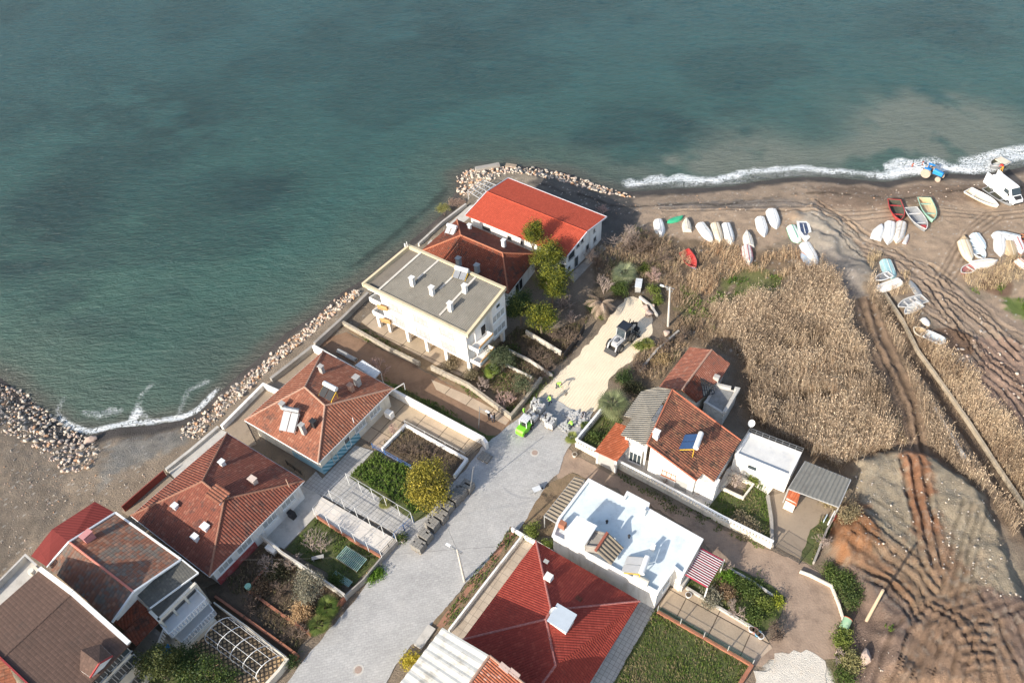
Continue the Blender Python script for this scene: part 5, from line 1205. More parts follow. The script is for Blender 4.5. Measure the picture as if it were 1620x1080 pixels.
def bare(label, px, r, h, material, depth=4, name='bare_tree', cat='tree', group=None, stems=4, spread=.55, minr=.014, r0=.07, dead=None):
    o = base(px, h*.5); b = MB()
    for k in range(stems):
        a = random.uniform(0, 6.28); rr = random.random()*1.1; d = Vector((math.cos(a)*r/h*rr, math.sin(a)*r/h*rr, 1)).normalized()
        branches(b, o+Vector((random.uniform(-.25, .25)*r, random.uniform(-.25, .25)*r, -.1)), d, h*.26+r*.25, r0, depth, spread, .12, 5, None, minr)
    m_ = b.build(name, material, None, o); return tag(m_, label, cat, group)
YG = ((.045, .075, .014), (.30, .29, .035)); DG = ((.025, .05, .018), (.075, .11, .03)); MG = ((.05, .085, .02), (.13, .17, .04)); OL = ((.06, .085, .04), (.14, .16, .085)); BG = ((.07, .15, .015), (.15, .26, .03))
SB = ((.26, .20, .12), (.40, .30, .17)); GG = ((.17, .17, .12), (.30, .27, .2)); LG = ((.10, .14, .025), (.2, .23, .05)); BR = ((.16, .10, .06), (.28, .19, .11))
green_tree('broad yellow green conifer behind the row of block stacks by the paved road', (683, 765), 3.2, 2.9, 2.6, ((.15, .15, .022), (.46, .37, .06)), 14000, .19, tuft=.25, lumps=16, c3=(.09, .085, .02))
G_ = 'conifers between the flats and the red roofed hall'
green_tree('slim lone conifer against the bright red roof', (843, 372), 6.2, 1.6, 2.1, YG, 6500, .16, group=G_, tuft=.38, c3=(.03, .05, .014))
green_tree('tallest yellow green conifer below the red hall eave, nearest the hall', (866, 404), 5.2, 2.5, 2.5, YG, 10500, .17, group=G_, tuft=.38, c3=(.03, .05, .014))
green_tree('yellow green conifer in the middle of the clump beside the old red roof', (874, 447), 4.6, 2.5, 2.8, YG, 12000, .17, group=G_, tuft=.38, c3=(.03, .05, .014))
green_tree('dark conifer close against the end wall of the flats', (823, 482), 4.0, 2.0, 2.4, DG, 9000, .18, group=G_, tuft=.25, c3=(.2, .22, .05))
green_tree('low yellow green conifer nearest the bare thicket by the sand road', (856, 500), 3.4, 2.3, 2.1, YG, 9000, .17, group=G_, tuft=.3, c3=(.03, .05, .014))
green_tree('grey green olive tree below the balconies of the flats', (793, 566), 2.6, 2.1, 1.5, OL, 3600, .15, name='olive_tree')
green_tree('grey green olive tree at the corner of the walled garden of the flats', (829, 610), 1.8, 1.7, 1.2, OL, 2400, .15, name='olive_tree', c3=(.2, .15, .09))
green_tree('silvery olive tree in the brick edged garden below the maroon base wall', (482, 925), 2.4, 1.9, 1.6, GG, 3600, .15, name='olive_tree')
green_tree('dark evergreen tree against the cream wall at the bottom left', (243, 1052), 3.6, 2.1, 2.2, ((.04, .06, .02), (.13, .14, .04)), 4200, .18)
green_tree('low dark evergreen beside the metal arches', (330, 1075), 1.7, 2.6, 1.4, DG, 4200, .2, c3=(.12, .17, .03))
green_tree('small dark green tree on the path below the balcony stair', (295, 1045), 1.8, 1.8, 1.4, DG, 3000, .18)
for lb, px, r, h, c, n in [
    ('straw coloured dry bush beside the silvery olive tree', (474, 968), 1.5, 1.5, ((.42, .27, .14), (.58, .40, .22)), 2200),
    ('bright green shrub at the corner of the flat roofed house garden', (841, 838), 1.1, 1.6, LG, 1300), ('yellow green shrub under the chimney of the flat roofed house', (868, 862), .9, 1.3, LG, 900),
    ('yellow leaved shrub beside the pale ribbed roof', (652, 1043), 1.1, 1.6, ((.32, .27, .02), (.5, .40, .05)), 1300),
    ('dark green shrub beside the sand road above the fan palm', (987, 597), 1.3, 1.7, DG, 1700), ('dark thicket shrub behind the fan palm', (1003, 612), 1.7, 1.6, ((.03, .035, .02), (.09, .09, .04)), 1900),
    ('round green bush at the head of the sand road', (979, 456), 1.7, 2.0, MG, 2300), ('small bright green bush beyond the grey box', (1018, 425), .9, 1.1, LG, 800),
    ('green ivy bush on the bank behind the two boulders', (1033, 458), 1.0, 1.0, LG, 1000), ('green ivy bush just above the two boulders', (1040, 474), .9, .8, LG, 800),
    ('green bush in the skirt of the dead palm', (941, 486), 1.2, 1.7, MG, 1500), ('green bush at the foot of the dead palm by the sand road', (950, 497), .9, 1.4, LG, 900),
    ('yellow green shrub under the awning end of the long garden', (1150, 913), 1.0, 1.2, BG, 1100), ('dark green shrub in the middle of the long garden', (1172, 925), 1.3, 1.3, MG, 1600),
    ('red brown dry shrub in the long garden', (1150, 935), 1.2, 1.1, BR, 1300), ('green shrub above the painted pots', (1192, 975), 1.2, 1.0, MG, 1400), ('olive green shrub at the lane corner of the long garden', (1212, 955), 1.2, 1.1, LG, 1400),
    ('yellow green round shrub at the lane corner of the long garden', (1230, 950), .6, .8, ((.22, .26, .02), (.34, .36, .05)), 600), ('grey green shrub under the crimson awning', (1128, 945), 1.2, 1.2, GG, 1300), ('dark green shrub in the middle of the long garden beside the lane edge', (1190, 930), 1.4, 1.1, MG, 1500),
    ('green shrub behind the lower white lane wall', (1335, 915), 1.6, 1.5, MG, 1900), ('dense green shrub beside the lane wall opposite the leaning timber pole', (1348, 938), 1.5, 1.4, ((.04, .07, .02), (.11, .14, .04)), 1900), ('green shrub below the green barrel', (1335, 1008), 1.2, 1.2, LG, 1400), ('pale olive shrub under the orange earth pile', (1346, 1052), 1.3, 1.2, ((.2, .2, .08), (.32, .28, .12)), 1400), ('dark green shrub at the bottom edge beside the gravel', (1333, 1072), 1.0, 1.1, MG, 1000),
    ('green shrub on the track edge near the hoof of the white lane wall', (1310, 900), .9, .9, MG, 800),
    ('grey shrub against the long baluster fence', (1182, 828), 1.7, 1.0, ((.2, .16, .1), (.3, .25, .16)), 1900), ('bright green shrub beside the planting box of the villa', (1191, 757), .7, 1.0, LG, 600),
    ('dry brown bush beside the corrugated shed', (1312, 795), 1.0, .9, ((.3, .24, .13), (.42, .34, .19)), 1000), ('dry shrub between shed and orange earth', (1345, 812), 1.5, 1.1, ((.22, .18, .1), (.34, .27, .15)), 1600),
    ('green weed tuft beside the derelict house hedge', (1044, 566), 1.5, 1.0, ((.3, .22, .11), (.42, .3, .16)), 1500), ('green shrub on the sand road edge below the excavator', (1012, 545), .9, .8, LG, 800),
    ('grey brown bush on the shore beside the seaward wall', (722, 322), 1.6, 1.1, ((.26, .18, .14), (.36, .26, .2)), 1500), ('yellow green bush on the shore below the seaward wall', (703, 335), 1.5, .9, ((.2, .2, .06), (.3, .28, .1)), 1400),
    ('dark green bush below the stone edged garden of the flats', (770, 588), .8, 1.2, DG, 800), ('dry shrub beside the slim palm of the flats', (745, 590), 1.2, 1.1, ((.16, .14, .08), (.26, .21, .13)), 1200), ('low dry shrub by the path gate of the flats', (712, 574), 1.6, .8, ((.22, .17, .1), (.34, .27, .17)), 1500),
    ('potted green shrub by the blue gate', (635, 851), .5, .7, MG, 500), ('green plant beside the brick pillar at the arches', (463, 1045), .7, .9, DG, 700), ('green tuft on the verge above the bottom garden wall', (598, 907), .8, .5, BG, 600), ('green tuft on the verge beside the white stone', (588, 917), .9, .5, BG, 600),
    ('green bush in the garden of the reed grown olive', (530, 915), 1.1, .9, MG, 1100), ('dark undergrowth shrub left of the silvery olive', (440, 905), 1.6, 1.0, ((.07, .08, .035), (.15, .13, .07)), 1800), ('brown undergrowth shrub below the dark garden hedge', (415, 925), 1.4, .9, BR, 1300),
    ('dark green bush beside the curving white wall corner', (940, 688), .9, .9, MG, 700)]:
    shrub(lb, px, r, h, c, n, group='garden shrubs')
# small fan palms and palms
def palm(label, px, hc, r, nf, cols, trunk_h, fan=True, name='palm', trunk_r=.16, droop=.5, skirt=False):
    o = base(px, hc); root = thing(name, label, 'palm', o); b = MB(); top = Vector((o.x, o.y, o.z+trunk_h)); b.tube(o-Vector((0, 0, .1)), top, trunk_r*1.15, trunk_r, 8)
    if skirt:
        for k in range(60):
            a = random.uniform(0, 6.28); z1 = top.z-random.uniform(0, .4); b.beam((o.x+math.cos(a)*trunk_r, o.y+math.sin(a)*trunk_r, z1), (o.x+math.cos(a)*(trunk_r+.45), o.y+math.sin(a)*(trunk_r+.45), z1-random.uniform(1, 2)), .09, .02)
    b.build('trunk', M['bark'] if not skirt else M['twigp'], root, o)
    V = []; F = []; Cc = []
    for k in range(nf):
        az = 2*math.pi*k/nf+random.uniform(-.2, .2); el = random.uniform(-.25, 1.25) if not skirt else random.uniform(-.5, 1.2); L = r*random.uniform(.8, 1.1)
        col = np.array(cols[0])*(1-(t_ := random.random()))+np.array(cols[1])*t_
        pts = []; p = top.copy(); d = Vector((math.cos(az)*math.cos(el), math.sin(az)*math.cos(el), math.sin(el))); seg = 7
        for j in range(seg+1):
            pts.append(p.copy()); p = p+d*(L/seg); d = (d+Vector((0, 0, -droop*.16))).normalized()
        side = Vector((-math.sin(az), math.cos(az), 0))
        if fan:
            hub = pts[3]; 
            for j in range(13):
                s_ = (j-6)/6; dd = (d*math.cos(s_*1.35)+side*math.sin(s_*1.35)+Vector((0, 0, -.12*abs(s_)))).normalized(); e = hub+dd*L*.62; w = dd.cross(Vector((0, 0, 1))).normalized()*.045
                i0 = len(V); V += [hub, hub.lerp(e, .5)-w, e, hub.lerp(e, .5)+w]; F.append([i0, i0+1, i0+2, i0+3]); Cc += [col*random.uniform(.8, 1.2)]*4
            w = side*.025; i0 = len(V); V += [pts[0]-w, pts[0]+w, hub+w, hub-w]; F.append([i0, i0+1, i0+2, i0+3]); Cc += [col]*4
        else:
            for j in range(1, seg*3):
                t0 = j/(seg*3)*seg; a_ = pts[int(t0)].lerp(pts[min(seg, int(t0)+1)], t0-int(t0)); ll = L*.26*math.sin(math.pi*(.12+.85*j/(seg*3)))
                for sg in (-1, 1):
                    dd = (side*sg*.8+d*.55+Vector((0, 0, -.25))).normalized(); e = a_+dd*ll; w = d*.05; i0 = len(V); V += [a_-w, a_+w, e, e-w*.3]; F.append([i0, i0+1, i0+2, i0+3]); Cc += [col*random.uniform(.85, 1.15)]*4
    np_mesh('fronds', np.array([tuple(v-o) for v in V]), np.array(F), M['leaf'], np.array(Cc), parent=root)
    return root
palm('grey green fan palm where sand and paving meet', (970, 635), 2.2, 2.3, 34, ((.14, .17, .08), (.27, .29, .15)), 1.5, droop=.4, trunk_r=.25)
palm('small fan palm on the corner of the baluster fence', (905, 690), 1.1, .95, 16, ((.12, .16, .04), (.22, .24, .07)), .8)
palm('tiny fan palm on the verge between the pavers and the left fence', (927, 672), .6, .8, 14, ((.1, .14, .04), (.18, .2, .06)), .4)
palm('small palm with bright fronds at the corner of the bottom garden, upper one of two', (517, 958), 1.3, 1.4, 22, ((.05, .09, .018), (.14, .18, .04)), .9)
palm('small palm with bright fronds at the corner of the bottom garden, lower one of two', (503, 985), 1.3, 1.3, 22, ((.06, .10, .02), (.17, .20, .05)), .9)
palm('slim bright palm with orange stem in the walled garden of the flats', (778, 585), 1.8, 1.2, 20, ((.09, .14, .02), (.2, .25, .05)), 1.7)
palm('dead palm with hanging brown fronds beside the sand road', (952, 478), 2.6, 2.6, 30, ((.30, .22, .16), (.42, .33, .25)), 2.6, fan=False, droop=1.15, skirt=True, trunk_r=.3)
palm('pale leaved fan palm beyond the head of the sand road', (988, 430), 1.8, 2.2, 34, ((.2, .23, .12), (.38, .40, .24)), 1.2, trunk_r=.2)
palm('small palm on the dry bank right of the excavator', (1025, 541), .7, 1.1, 20, ((.18, .2, .05), (.34, .33, .1)), .4)
palm('green yucca at the lawn edge below the metal frame', (608, 793), .7, .9, 18, ((.16, .17, .05), (.28, .27, .1)), .4, name='yucca')
# bare shrubs and trees
BT = [('pinkish bare tree over the brown lane beside the lean-to', (603, 577), 1.8, 2.2, 'twigp', 5, 4), ('spreading bare fruit tree in the green plot below the white driveway slab', (497, 862), 2.2, 2.4, 'twig', 5, 5),
      ('brown leafless hedge tree between the flats garden and the sand road, left one', (852, 563), 2.0, 1.9, 'twigd', 5, 6), ('brown leafless hedge tree between the flats garden and the sand road, right one', (868, 580), 1.8, 1.8, 'twigd', 5, 6),
      ('flat tangle of bare vines behind the wire fence by the sand road', (893, 538), 2.4, 1.2, 'twigd', 5, 8), ('bare vine tangle close to the dark conifer', (875, 530), 1.6, 1.2, 'twigd', 5, 6),
      ('large brown leafless bush beyond the white hall end, nearest the sea', (985, 378), 3.0, 2.6, 'twig', 5, 8), ('large brown leafless bush right of the white hall end', (1008, 392), 3.0, 2.4, 'twigd', 5, 8), ('leafless bush against the end wall of the hall', (935, 405), 1.7, 2.2, 'twig', 5, 6),
      ('dark leafless bush at the corner of the hall apron', (945, 418), 1.8, 1.6, 'twigd', 5, 6), ('thick limbed bare tree behind the dead palm', (960, 450), 1.8, 3.0, 'twig', 5, 4), ('leafless reddish bush beside the grey box', (1033, 436), 1.4, 1.6, 'twigp', 5, 6),
      ('leafless dark thicket at the top of the bank behind the street pole', (1040, 410), 2.6, 1.6, 'twigd', 5, 8), ('small leafless bush beside the shadow of the hall', (953, 335), 1.5, 1.3, 'twigp', 4, 6), ('leafless thicket between the hall and the boats', (1025, 375), 2.2, 1.4, 'twigd', 5, 7),
      ('bare tree in the soil planter beside the villa', (1160, 764), 1.5, 1.8, 'twig', 5, 4), ('bare shrub on the villa terrace by the baluster fence', (1052, 760), .9, 1.3, 'twig', 4, 3), ('bare shrub at the entrance bay of the villa', (1103, 775), .9, 1.2, 'twig', 4, 3),
      ('bare tree on the right edge of the gated path', (1300, 858), 1.4, 1.8, 'twig', 5, 4), ('dark round bush of bare twigs at the lane corner', (1235, 1001), 1.5, 1.2, 'twigd', 5, 10), ('small bare tree in the long garden beside the patio', (1163, 965), 1.2, 1.5, 'twig', 4, 4),
      ('bare tree under the crimson awning by the lane', (1147, 898), 1.0, 1.6, 'twig', 4, 4), ('bare fruit tree in the bottom garden beside the brick path', (470, 1000), 1.7, 1.6, 'twigd', 5, 5), ('bare tree over the brick edging left of the straw bush', (398, 955), 1.5, 1.5, 'twigd', 5, 5),
      ('bare shrub thicket in the garden below the maroon wall', (425, 890), 1.6, 1.5, 'twig', 5, 6), ('bare shrub beside the silvery olive', (445, 935), 1.5, 1.3, 'twigd', 5, 6), ('bare shrub thicket above the silvery olive', (455, 890), 1.4, 1.3, 'twig', 5, 5), ('pale bare tree in the yard beside the soil bed', (622, 683), 1.1, 1.5, 'twigp', 5, 3),
      ('low bare vines in the white walled soil bed, near corner', (650, 712), 1.9, .8, 'twigd', 5, 8), ('low bare vines in the white walled soil bed, middle', (678, 722), 1.9, .8, 'twigd', 5, 8), ('bare rose hedge by the flats gate', (760, 610), 1.6, 1.0, 'twig', 4, 7), ('leafless hedge along the walled garden of the flats', (800, 637), 1.8, .9, 'twigp', 4, 8),
      ('bare stems over the dark ground below the conifers, upper', (890, 478), 1.8, 1.8, 'twig', 3, 10), ('bare stems over the dark ground below the conifers, lower', (905, 502), 1.6, 1.6, 'twig', 3, 10), ('dead scrub beside the derelict roof', (1050, 545), 1.6, 1.2, 'twigd', 4, 8), ('dead scrub below the street pole', (1075, 535), 1.7, 1.1, 'twigd', 4, 8), ('dark scrub on the bank above the grey lean-to roof', (1010, 585), 1.6, 1.1, 'twigd', 4, 8),
      ('thin bare tree beside the lower white lane wall', (1328, 1030), 1.0, 1.4, 'twig', 4, 3)]
for lb, px, r, h, m_, dp, st in BT: bare(lb, px, r, h, M[m_], min(dp, 4), group='leafless shrubs and trees', stems=st, minr=.016, r0=.06, cat='shrub' if 'bush' in lb or 'scrub' in lb or 'shrub' in lb or 'vine' in lb or 'hedge' in lb or 'thicket' in lb or 'stems' in lb else 'tree', name='bare_shrub' if 'bush' in lb or 'scrub' in lb or 'shrub' in lb or 'vine' in lb or 'hedge' in lb or 'thicket' in lb or 'stems' in lb else 'bare_tree')

# ---- scattered blades: reeds, dry grass, weeds
def scatter(polys, dens, holes=(), seed=0, nz=.0, thr=0):
    out = []
    for px in polys:
        w = W2(px); xs_ = [q[0] for q in w]; ys_ = [q[1] for q in w]; A_ = (max(xs_)-min(xs_))*(max(ys_)-min(ys_)); n = int(A_*dens)
        x = rng.uniform(min(xs_), max(xs_), n); y = rng.uniform(min(ys_), max(ys_), n); k = sdist(x, y, w)+(fbm(x*.5, y*.5, 200)-.5)*1.6 > 0
        x, y = x[k], y[k]
        for hpx in holes: 
            kk = sdist(x, y, hpx) < 0; x, y = x[kk], y[kk]
        if thr: kk = fbm(x*nz, y*nz, seed+300) > thr; x, y = x[kk], y[kk]
        out.append(np.stack([x, y], 1))
    return np.concatenate(out)
def blades(name, label, cat, xy, hmin, hmax, width, lean, cols, plume=0, mat_='reed', leafs=2, hn=.35, kind='stuff', zoff=0.0, cn=.25):
    n = len(xy); x, y = xy[:, 0], xy[:, 1]; z = height(x, y)+zoff+np.where(sdist(x, y, URBAN) > 0, .06, -.03)
    hv = fbm(x*hn, y*hn, 400); h = (hmin+(hmax-hmin)*np.clip(hv*1.5-.25+.25*rng.normal(size=n), 0, 1))
    la = math.radians(75)+rng.normal(size=n)*.6+(fbm(x*.12, y*.12, 401)-.5)*3; ll = lean*(.4+rng.random(n))*(.6+fbm(x*.3, y*.3, 402))
    tip = np.stack([x+np.cos(la)*ll*h, y+np.sin(la)*ll*h, z+h*np.sqrt(np.maximum(.2, 1-ll**2))], 1); b0 = np.stack([x, y, z], 1)
    wa = rng.random(n)*6.28; w = np.stack([np.cos(wa), np.sin(wa), 0*wa], 1)*width/2
    mid_ = b0*.45+tip*.55+np.stack([0*x, 0*x, h*.06], 1)
    cs = np.array(cols); ci = np.clip(fbm(x*cn, y*cn, 403)*1.7-.35+.22*rng.normal(size=n), 0, .999)*(len(cs)-1); i0 = ci.astype(int); fr2 = (ci-i0)[:, None]
    col = (cs[i0]*(1-fr2)+cs[i0+1]*fr2)*(.65+.7*rng.random((n, 1)))
    quads = [np.stack([b0-w*.6, b0+w*.6, mid_+w, mid_-w], 1), np.stack([mid_-w, mid_+w, tip+w*.25, tip-w*.25], 1)]; qc = [col*.85, col]
    for k in range(leafs):
        s_ = rng.uniform(.3, .9, n)[:, None]; p0 = b0*(1-s_)+tip*s_; a_ = rng.random(n)*6.28; L_ = h*rng.uniform(.18, .34, n)
        d_ = np.stack([np.cos(a_)*L_, np.sin(a_)*L_, L_*rng.uniform(-.4, .5, n)], 1); ww = np.stack([-np.sin(a_), np.cos(a_), 0*a_], 1)*width*.7
        quads.append(np.stack([p0, p0+d_*.45+ww, p0+d_, p0+d_*.45-ww], 1)); qc.append(col*1.05)
    if plume:
        pl_ = rng.random(n) < .55; tp = tip[pl_]; m_ = len(tp); a_ = la[pl_]+rng.normal(size=m_)*.5; L_ = plume*(.6+.8*rng.random(m_)); d_ = np.stack([np.cos(a_)*L_*.6, np.sin(a_)*L_*.6, L_*.7], 1); ww = np.stack([-np.sin(a_), np.cos(a_), 0*a_], 1)*plume*.22
        quads.append(np.stack([tp, tp+d_*.4+ww, tp+d_, tp+d_*.4-ww], 1)); qc.append(col[pl_]*1.2+np.array((.05, .04, .03)))
    V = np.concatenate([q.reshape(-1, 3) for q in quads]); Cc = np.concatenate([np.repeat(c_, 4, axis=0) for c_ in qc]); F = np.arange(len(V)).reshape(-1, 4)
    o = np_mesh(name, V, F, M[mat_], Cc); return tag(o, label, cat, None, kind)
HOUSES_W = [W2([(1082, 548), (1128, 548), (1160, 575), (1180, 612), (1150, 662), (1200, 678), (1275, 716), (1350, 758), (1325, 805), (1240, 780), (1100, 770), (1030, 640)])]
BOATS_W = [W2(l) for l in ([(1075, 390), (1092, 390), (1110, 425), (1095, 428)], [(1174, 385), (1192, 385), (1196, 422), (1180, 422)], [(1262, 378), (1282, 380), (1302, 420), (1280, 428), (1258, 398)], [(1380, 425), (1398, 405), (1415, 405), (1432, 450), (1395, 466), (1380, 458)], [(1412, 470), (1470, 462), (1472, 485), (1430, 505), (1412, 490)], [(1432, 440), (1450, 438), (1464, 468), (1448, 472)], [(1438, 505), (1475, 498), (1502, 545), (1470, 545)], [(1518, 415), (1582, 405), (1584, 420), (1540, 432), (1518, 436)], [(1590, 375), (1640, 380), (1640, 420), (1600, 410)])]
PATHW = W2([(1172, 430), (1180, 436), (1130, 495), (1108, 520), (1100, 515)])
TRACK = W2([(1345, 460), (1372, 465), (1420, 560), (1452, 640), (1462, 715), (1425, 722), (1402, 640), (1372, 560)])
CANW = [tuple((Vector(c0).lerp(Vector(c1), 0)+Vector((dx, dy)))) for c0, c1, dx, dy in []]
RC = [(.15, .11, .075), (.34, .245, .165), (.56, .43, .29), (.24, .175, .12), (.50, .38, .26), (.62, .50, .35), (.32, .22, .14)]
field = [(1165, 560), (1140, 530), (1120, 490), (1170, 480), (1235, 470), (1262, 425), (1300, 425), (1330, 470), (1352, 540), (1385, 610), (1405, 665), (1412, 715), (1352, 722), (1310, 760), (1270, 712), (1200, 676), (1185, 640), (1185, 600)]
xy = scatter([field], 52, HOUSES_W+[TRACK], 1, .35, .33); xy = np.concatenate([xy, xy[::9]+rng.normal(size=xy[::9].shape)*1.1]); blades('reed_bed', 'dense field of dry tan reeds between the derelict house and the muddy track', 'reeds', xy, .9, 2.6, .034, .34, RC, .2)
strip = [[(1372, 440), (1400, 480), (1432, 545), (1478, 610), (1528, 690), (1590, 790), (1606, 850), (1560, 790), (1500, 735), (1465, 705), (1440, 620), (1405, 540), (1375, 480)]]
CW = [W2([(1396, 470), (1402, 468), (1432, 520), (1462, 575), (1500, 625), (1560, 710), (1640, 830), (1600, 830), (1535, 735), (1470, 640), (1436, 580)])]
xy = scatter(strip, 34, CW+[TRACK]+BOATS_W, 2, .4, .22); blades('reed_bed', 'strip of dry reeds between the muddy track and the ditch', 'reeds', xy, .8, 2.1, .034, .36, RC, .2)
strip = [[(1404, 455), (1440, 470), (1455, 500), (1500, 560), (1580, 650), (1640, 720), (1720, 860), (1640, 820), (1560, 705), (1500, 622), (1456, 560)]]
xy = scatter(strip, 38, BOATS_W, 3, .4, .25); blades('reed_bed', 'strip of dry reeds right of the ditch kerb', 'reeds', xy, .6, 1.8, .034, .36, [(.24, .16, .1), (.42, .31, .2), (.58, .45, .3), (.42, .3, .2)], .18)
strip = [[(1085, 385), (1150, 385), (1190, 400), (1200, 430), (1150, 440), (1120, 470), (1090, 460), (1070, 420)], [(1255, 395), (1300, 410), (1322, 440), (1300, 440), (1262, 430), (1215, 450), (1200, 430), (1210, 400)]]
xy = scatter(strip, 26, BOATS_W+[PATHW], 4, .35, .4); blades('dry_grass', 'tall dry grass below the row of beached boats', 'grass', xy, .35, 1.3, .04, .4, [(.26, .16, .09), (.44, .30, .18), (.62, .47, .3), (.40, .24, .13)], .14)
strip = [[(1520, 430), (1545, 425), (1600, 405), (1640, 400), (1640, 430), (1600, 455), (1570, 462), (1545, 462), (1528, 450)], [(1375, 400), (1400, 405), (1400, 440), (1375, 430)], [(1425, 430), (1445, 440), (1450, 480), (1430, 470)]]
xy = scatter(strip, 26, BOATS_W, 5); blades('dry_grass', 'dry grass round the heaped boats on the right', 'grass', xy, .35, 1.1, .04, .4, [(.28, .2, .12), (.46, .34, .2), (.6, .47, .3)], .14)
strip = [[(1130, 500), (1170, 480), (1240, 470), (1240, 500), (1190, 560), (1165, 560), (1150, 545)], [(935, 400), (1000, 365), (1040, 400), (1050, 450), (1000, 450), (950, 440)], [(1380, 600), (1395, 600), (1440, 700), (1425, 712)], [(1000, 360), (1060, 380), (1080, 440), (1130, 500), (1150, 560), (1100, 545), (1065, 530), (1060, 470), (1030, 400)], [(1000, 570), (1030, 545), (1075, 540), (1090, 548), (1040, 605), (1015, 600)], [(1330, 760), (1350, 770), (1345, 830), (1325, 830)]]
xy = scatter(strip, 26, [], 6, .5, .35); blades('scrub', 'low brown scrub on the bank behind the street pole', 'scrub', xy, .2, 1.0, .05, .5, [(.13, .09, .06), (.27, .19, .12), (.40, .29, .19), (.46, .34, .22), (.15, .16, .06)], .1)
# green ground plants
GRC = [(.04, .08, .015), (.08, .145, .022), (.15, .21, .04), (.10, .15, .03)]
veg = [[(556, 754), (594, 716), (654, 748), (690, 772), (676, 805), (655, 815)]]
xy = scatter(veg, 34, [], 7); blades('leafy_crop', 'bright green leafy crop in the plot by the yellow conifer', 'plants', xy, .2, .6, .13, .5, GRC, 0, 'leaf', 3, .6)
veg = [[(1160, 440), (1235, 435), (1232, 468), (1175, 470), (1125, 505), (1100, 500), (1080, 475), (1080, 450), (1090, 450), (1110, 485)], [(1040, 400), (1050, 430), (1045, 450)], [(1530, 455), (1590, 452), (1580, 470), (1540, 466)], [(1590, 470), (1680, 500), (1680, 530), (1600, 495)], [(1390, 975), (1420, 985), (1400, 1010)]]
xy = scatter(veg, 24, [], 8, .6, .53); blades('weeds', 'green weeds among the dry grass', 'plants', xy, .15, .5, .1, .5, GRC, 0, 'leaf', 2, .6)
veg = [[(560, 522), (580, 520), (655, 562), (650, 572), (580, 538)], [(686, 585), (740, 610), (800, 645), (822, 650), (805, 660), (787, 648), (700, 600)], [(610, 598), (700, 645), (775, 690), (768, 700), (640, 628)], [(822, 640), (870, 590), (880, 592), (840, 640)], [(455, 866), (500, 822), (600, 880), (558, 924)],
       [(1118, 806), (1140, 776), (1170, 788), (1190, 760), (1212, 774), (1218, 858)], [(1284, 838), (1312, 815), (1318, 830), (1284, 890)], [(925, 700), (962, 650), (980, 668), (950, 704)], [(1085, 925), (1145, 892), (1208, 922), (1240, 945), (1226, 984), (1205, 994)], [(700, 990), (735, 925), (808, 838), (820, 845), (712, 990)], [(240, 1050), (290, 1020), (330, 1080), (230, 1090)],
       [(575, 925), (600, 895), (612, 898), (585, 930)], [(960, 740), (1000, 760), (1225, 872), (1222, 878), (1100, 825), (1030, 790)], [(1310, 900), (1345, 920), (1360, 960), (1340, 960), (1325, 920)], [(775, 565), (815, 545), (835, 590), (800, 630), (775, 610)], [(1325, 985), (1350, 990), (1345, 1080), (1320, 1080)]]
xy = scatter(veg, 40, [], 9, .7, .36); blades('ground_plants', 'low weeds and grass in the gardens and verges', 'plants', xy, .06, .32, .09, .6, [(.045, .07, .018), (.09, .15, .025), (.14, .19, .04), (.22, .19, .09)], 0, 'leaf', 2, .7)
veg = [[(1037, 966), (1187, 1053), (1162, 1100), (960, 1100)]]
xy = scatter(veg, 55, [], 10); blades('rough_lawn', 'rough green and straw coloured lawn at the bottom edge', 'lawn', xy, .08, .34, .08, .8, [(.26, .2, .11), (.12, .15, .035), (.07, .12, .02), (.13, .17, .03), (.28, .22, .12)], 0, 'leaf', 1, .6, zoff=.05, cn=.3)
veg = [[(350, 918), (412, 862), (446, 874), (544, 942), (490, 1002), (464, 1036), (440, 1020)], [(745, 604), (780, 565), (838, 590), (812, 645)], [(775, 560), (815, 522), (880, 522), (928, 505), (905, 558), (850, 600)], [(604, 711), (641, 672), (735, 725), (716, 752)]]
xy = scatter(veg, 30, [], 12, .6, .36); blades('garden_litter', 'dry stalks and leaf litter over the dark garden soil', 'plants', xy, .08, .6, .07, .6, [(.07, .06, .03), (.15, .11, .07), (.24, .18, .11), (.09, .1, .035)], 0, 'leaf', 2, .7)
veg = [[(590, 600), (640, 628), (700, 665), (764, 704), (755, 708), (690, 672), (640, 640), (625, 625)]]
# ================================================================ walls and fences
def wallobj(name, label, cat, px, h, th, material, z0=-.1, cap=None, group=None, zt=None):
    pts = [P(a, c, h if zt is None else zt) for a, c in px]; o = Vector((pts[0].x, pts[0].y, 0)); b = MB(); b.wall([p[:2] for p in pts], th, z0, h)
    if cap is None: return tag(b.build(name, material, None, o), label, cat, group)
    r = thing(name, label, cat, o, group); b.build('wall_body', material, r, o); b = MB(); b.wall([p[:2] for p in pts], th+.08, h+.001, h+.07); b.build('coping', cap, r, o); return r
STONE = mat('rubble stone wall', (.38, .33, .26), .95, .35, 2.5, (.16, .13, .09), .6, 2, .04, 8)
wallobj('boundary_wall', 'long white wall between the brown lane and the jointed yard', 'wall', [(495, 546), (562, 583), (640, 626), (764, 692), (770, 700)], 1.3, .38, M['white'])
wallobj('retaining_wall', 'white kerb wall round the dark soil bed, with an open corner by the blue rail', 'wall', [(604, 709), (641, 671), (738, 725), (718, 752)], .55, .28, M['white'])
wallobj('sea_wall', 'thick white sea wall at the corner of the terrace below the blue striped villa', 'wall', [(350, 673), (416, 607), (440, 618)], .8, .4, M['white'], z0=-1.4)
wallobj('sea_wall', 'weathered grey sea wall stretch from the striped villa to the brown lane head', 'wall', [(428, 598), (495, 546)], .9, .45, M['conc'], z0=-1.5)
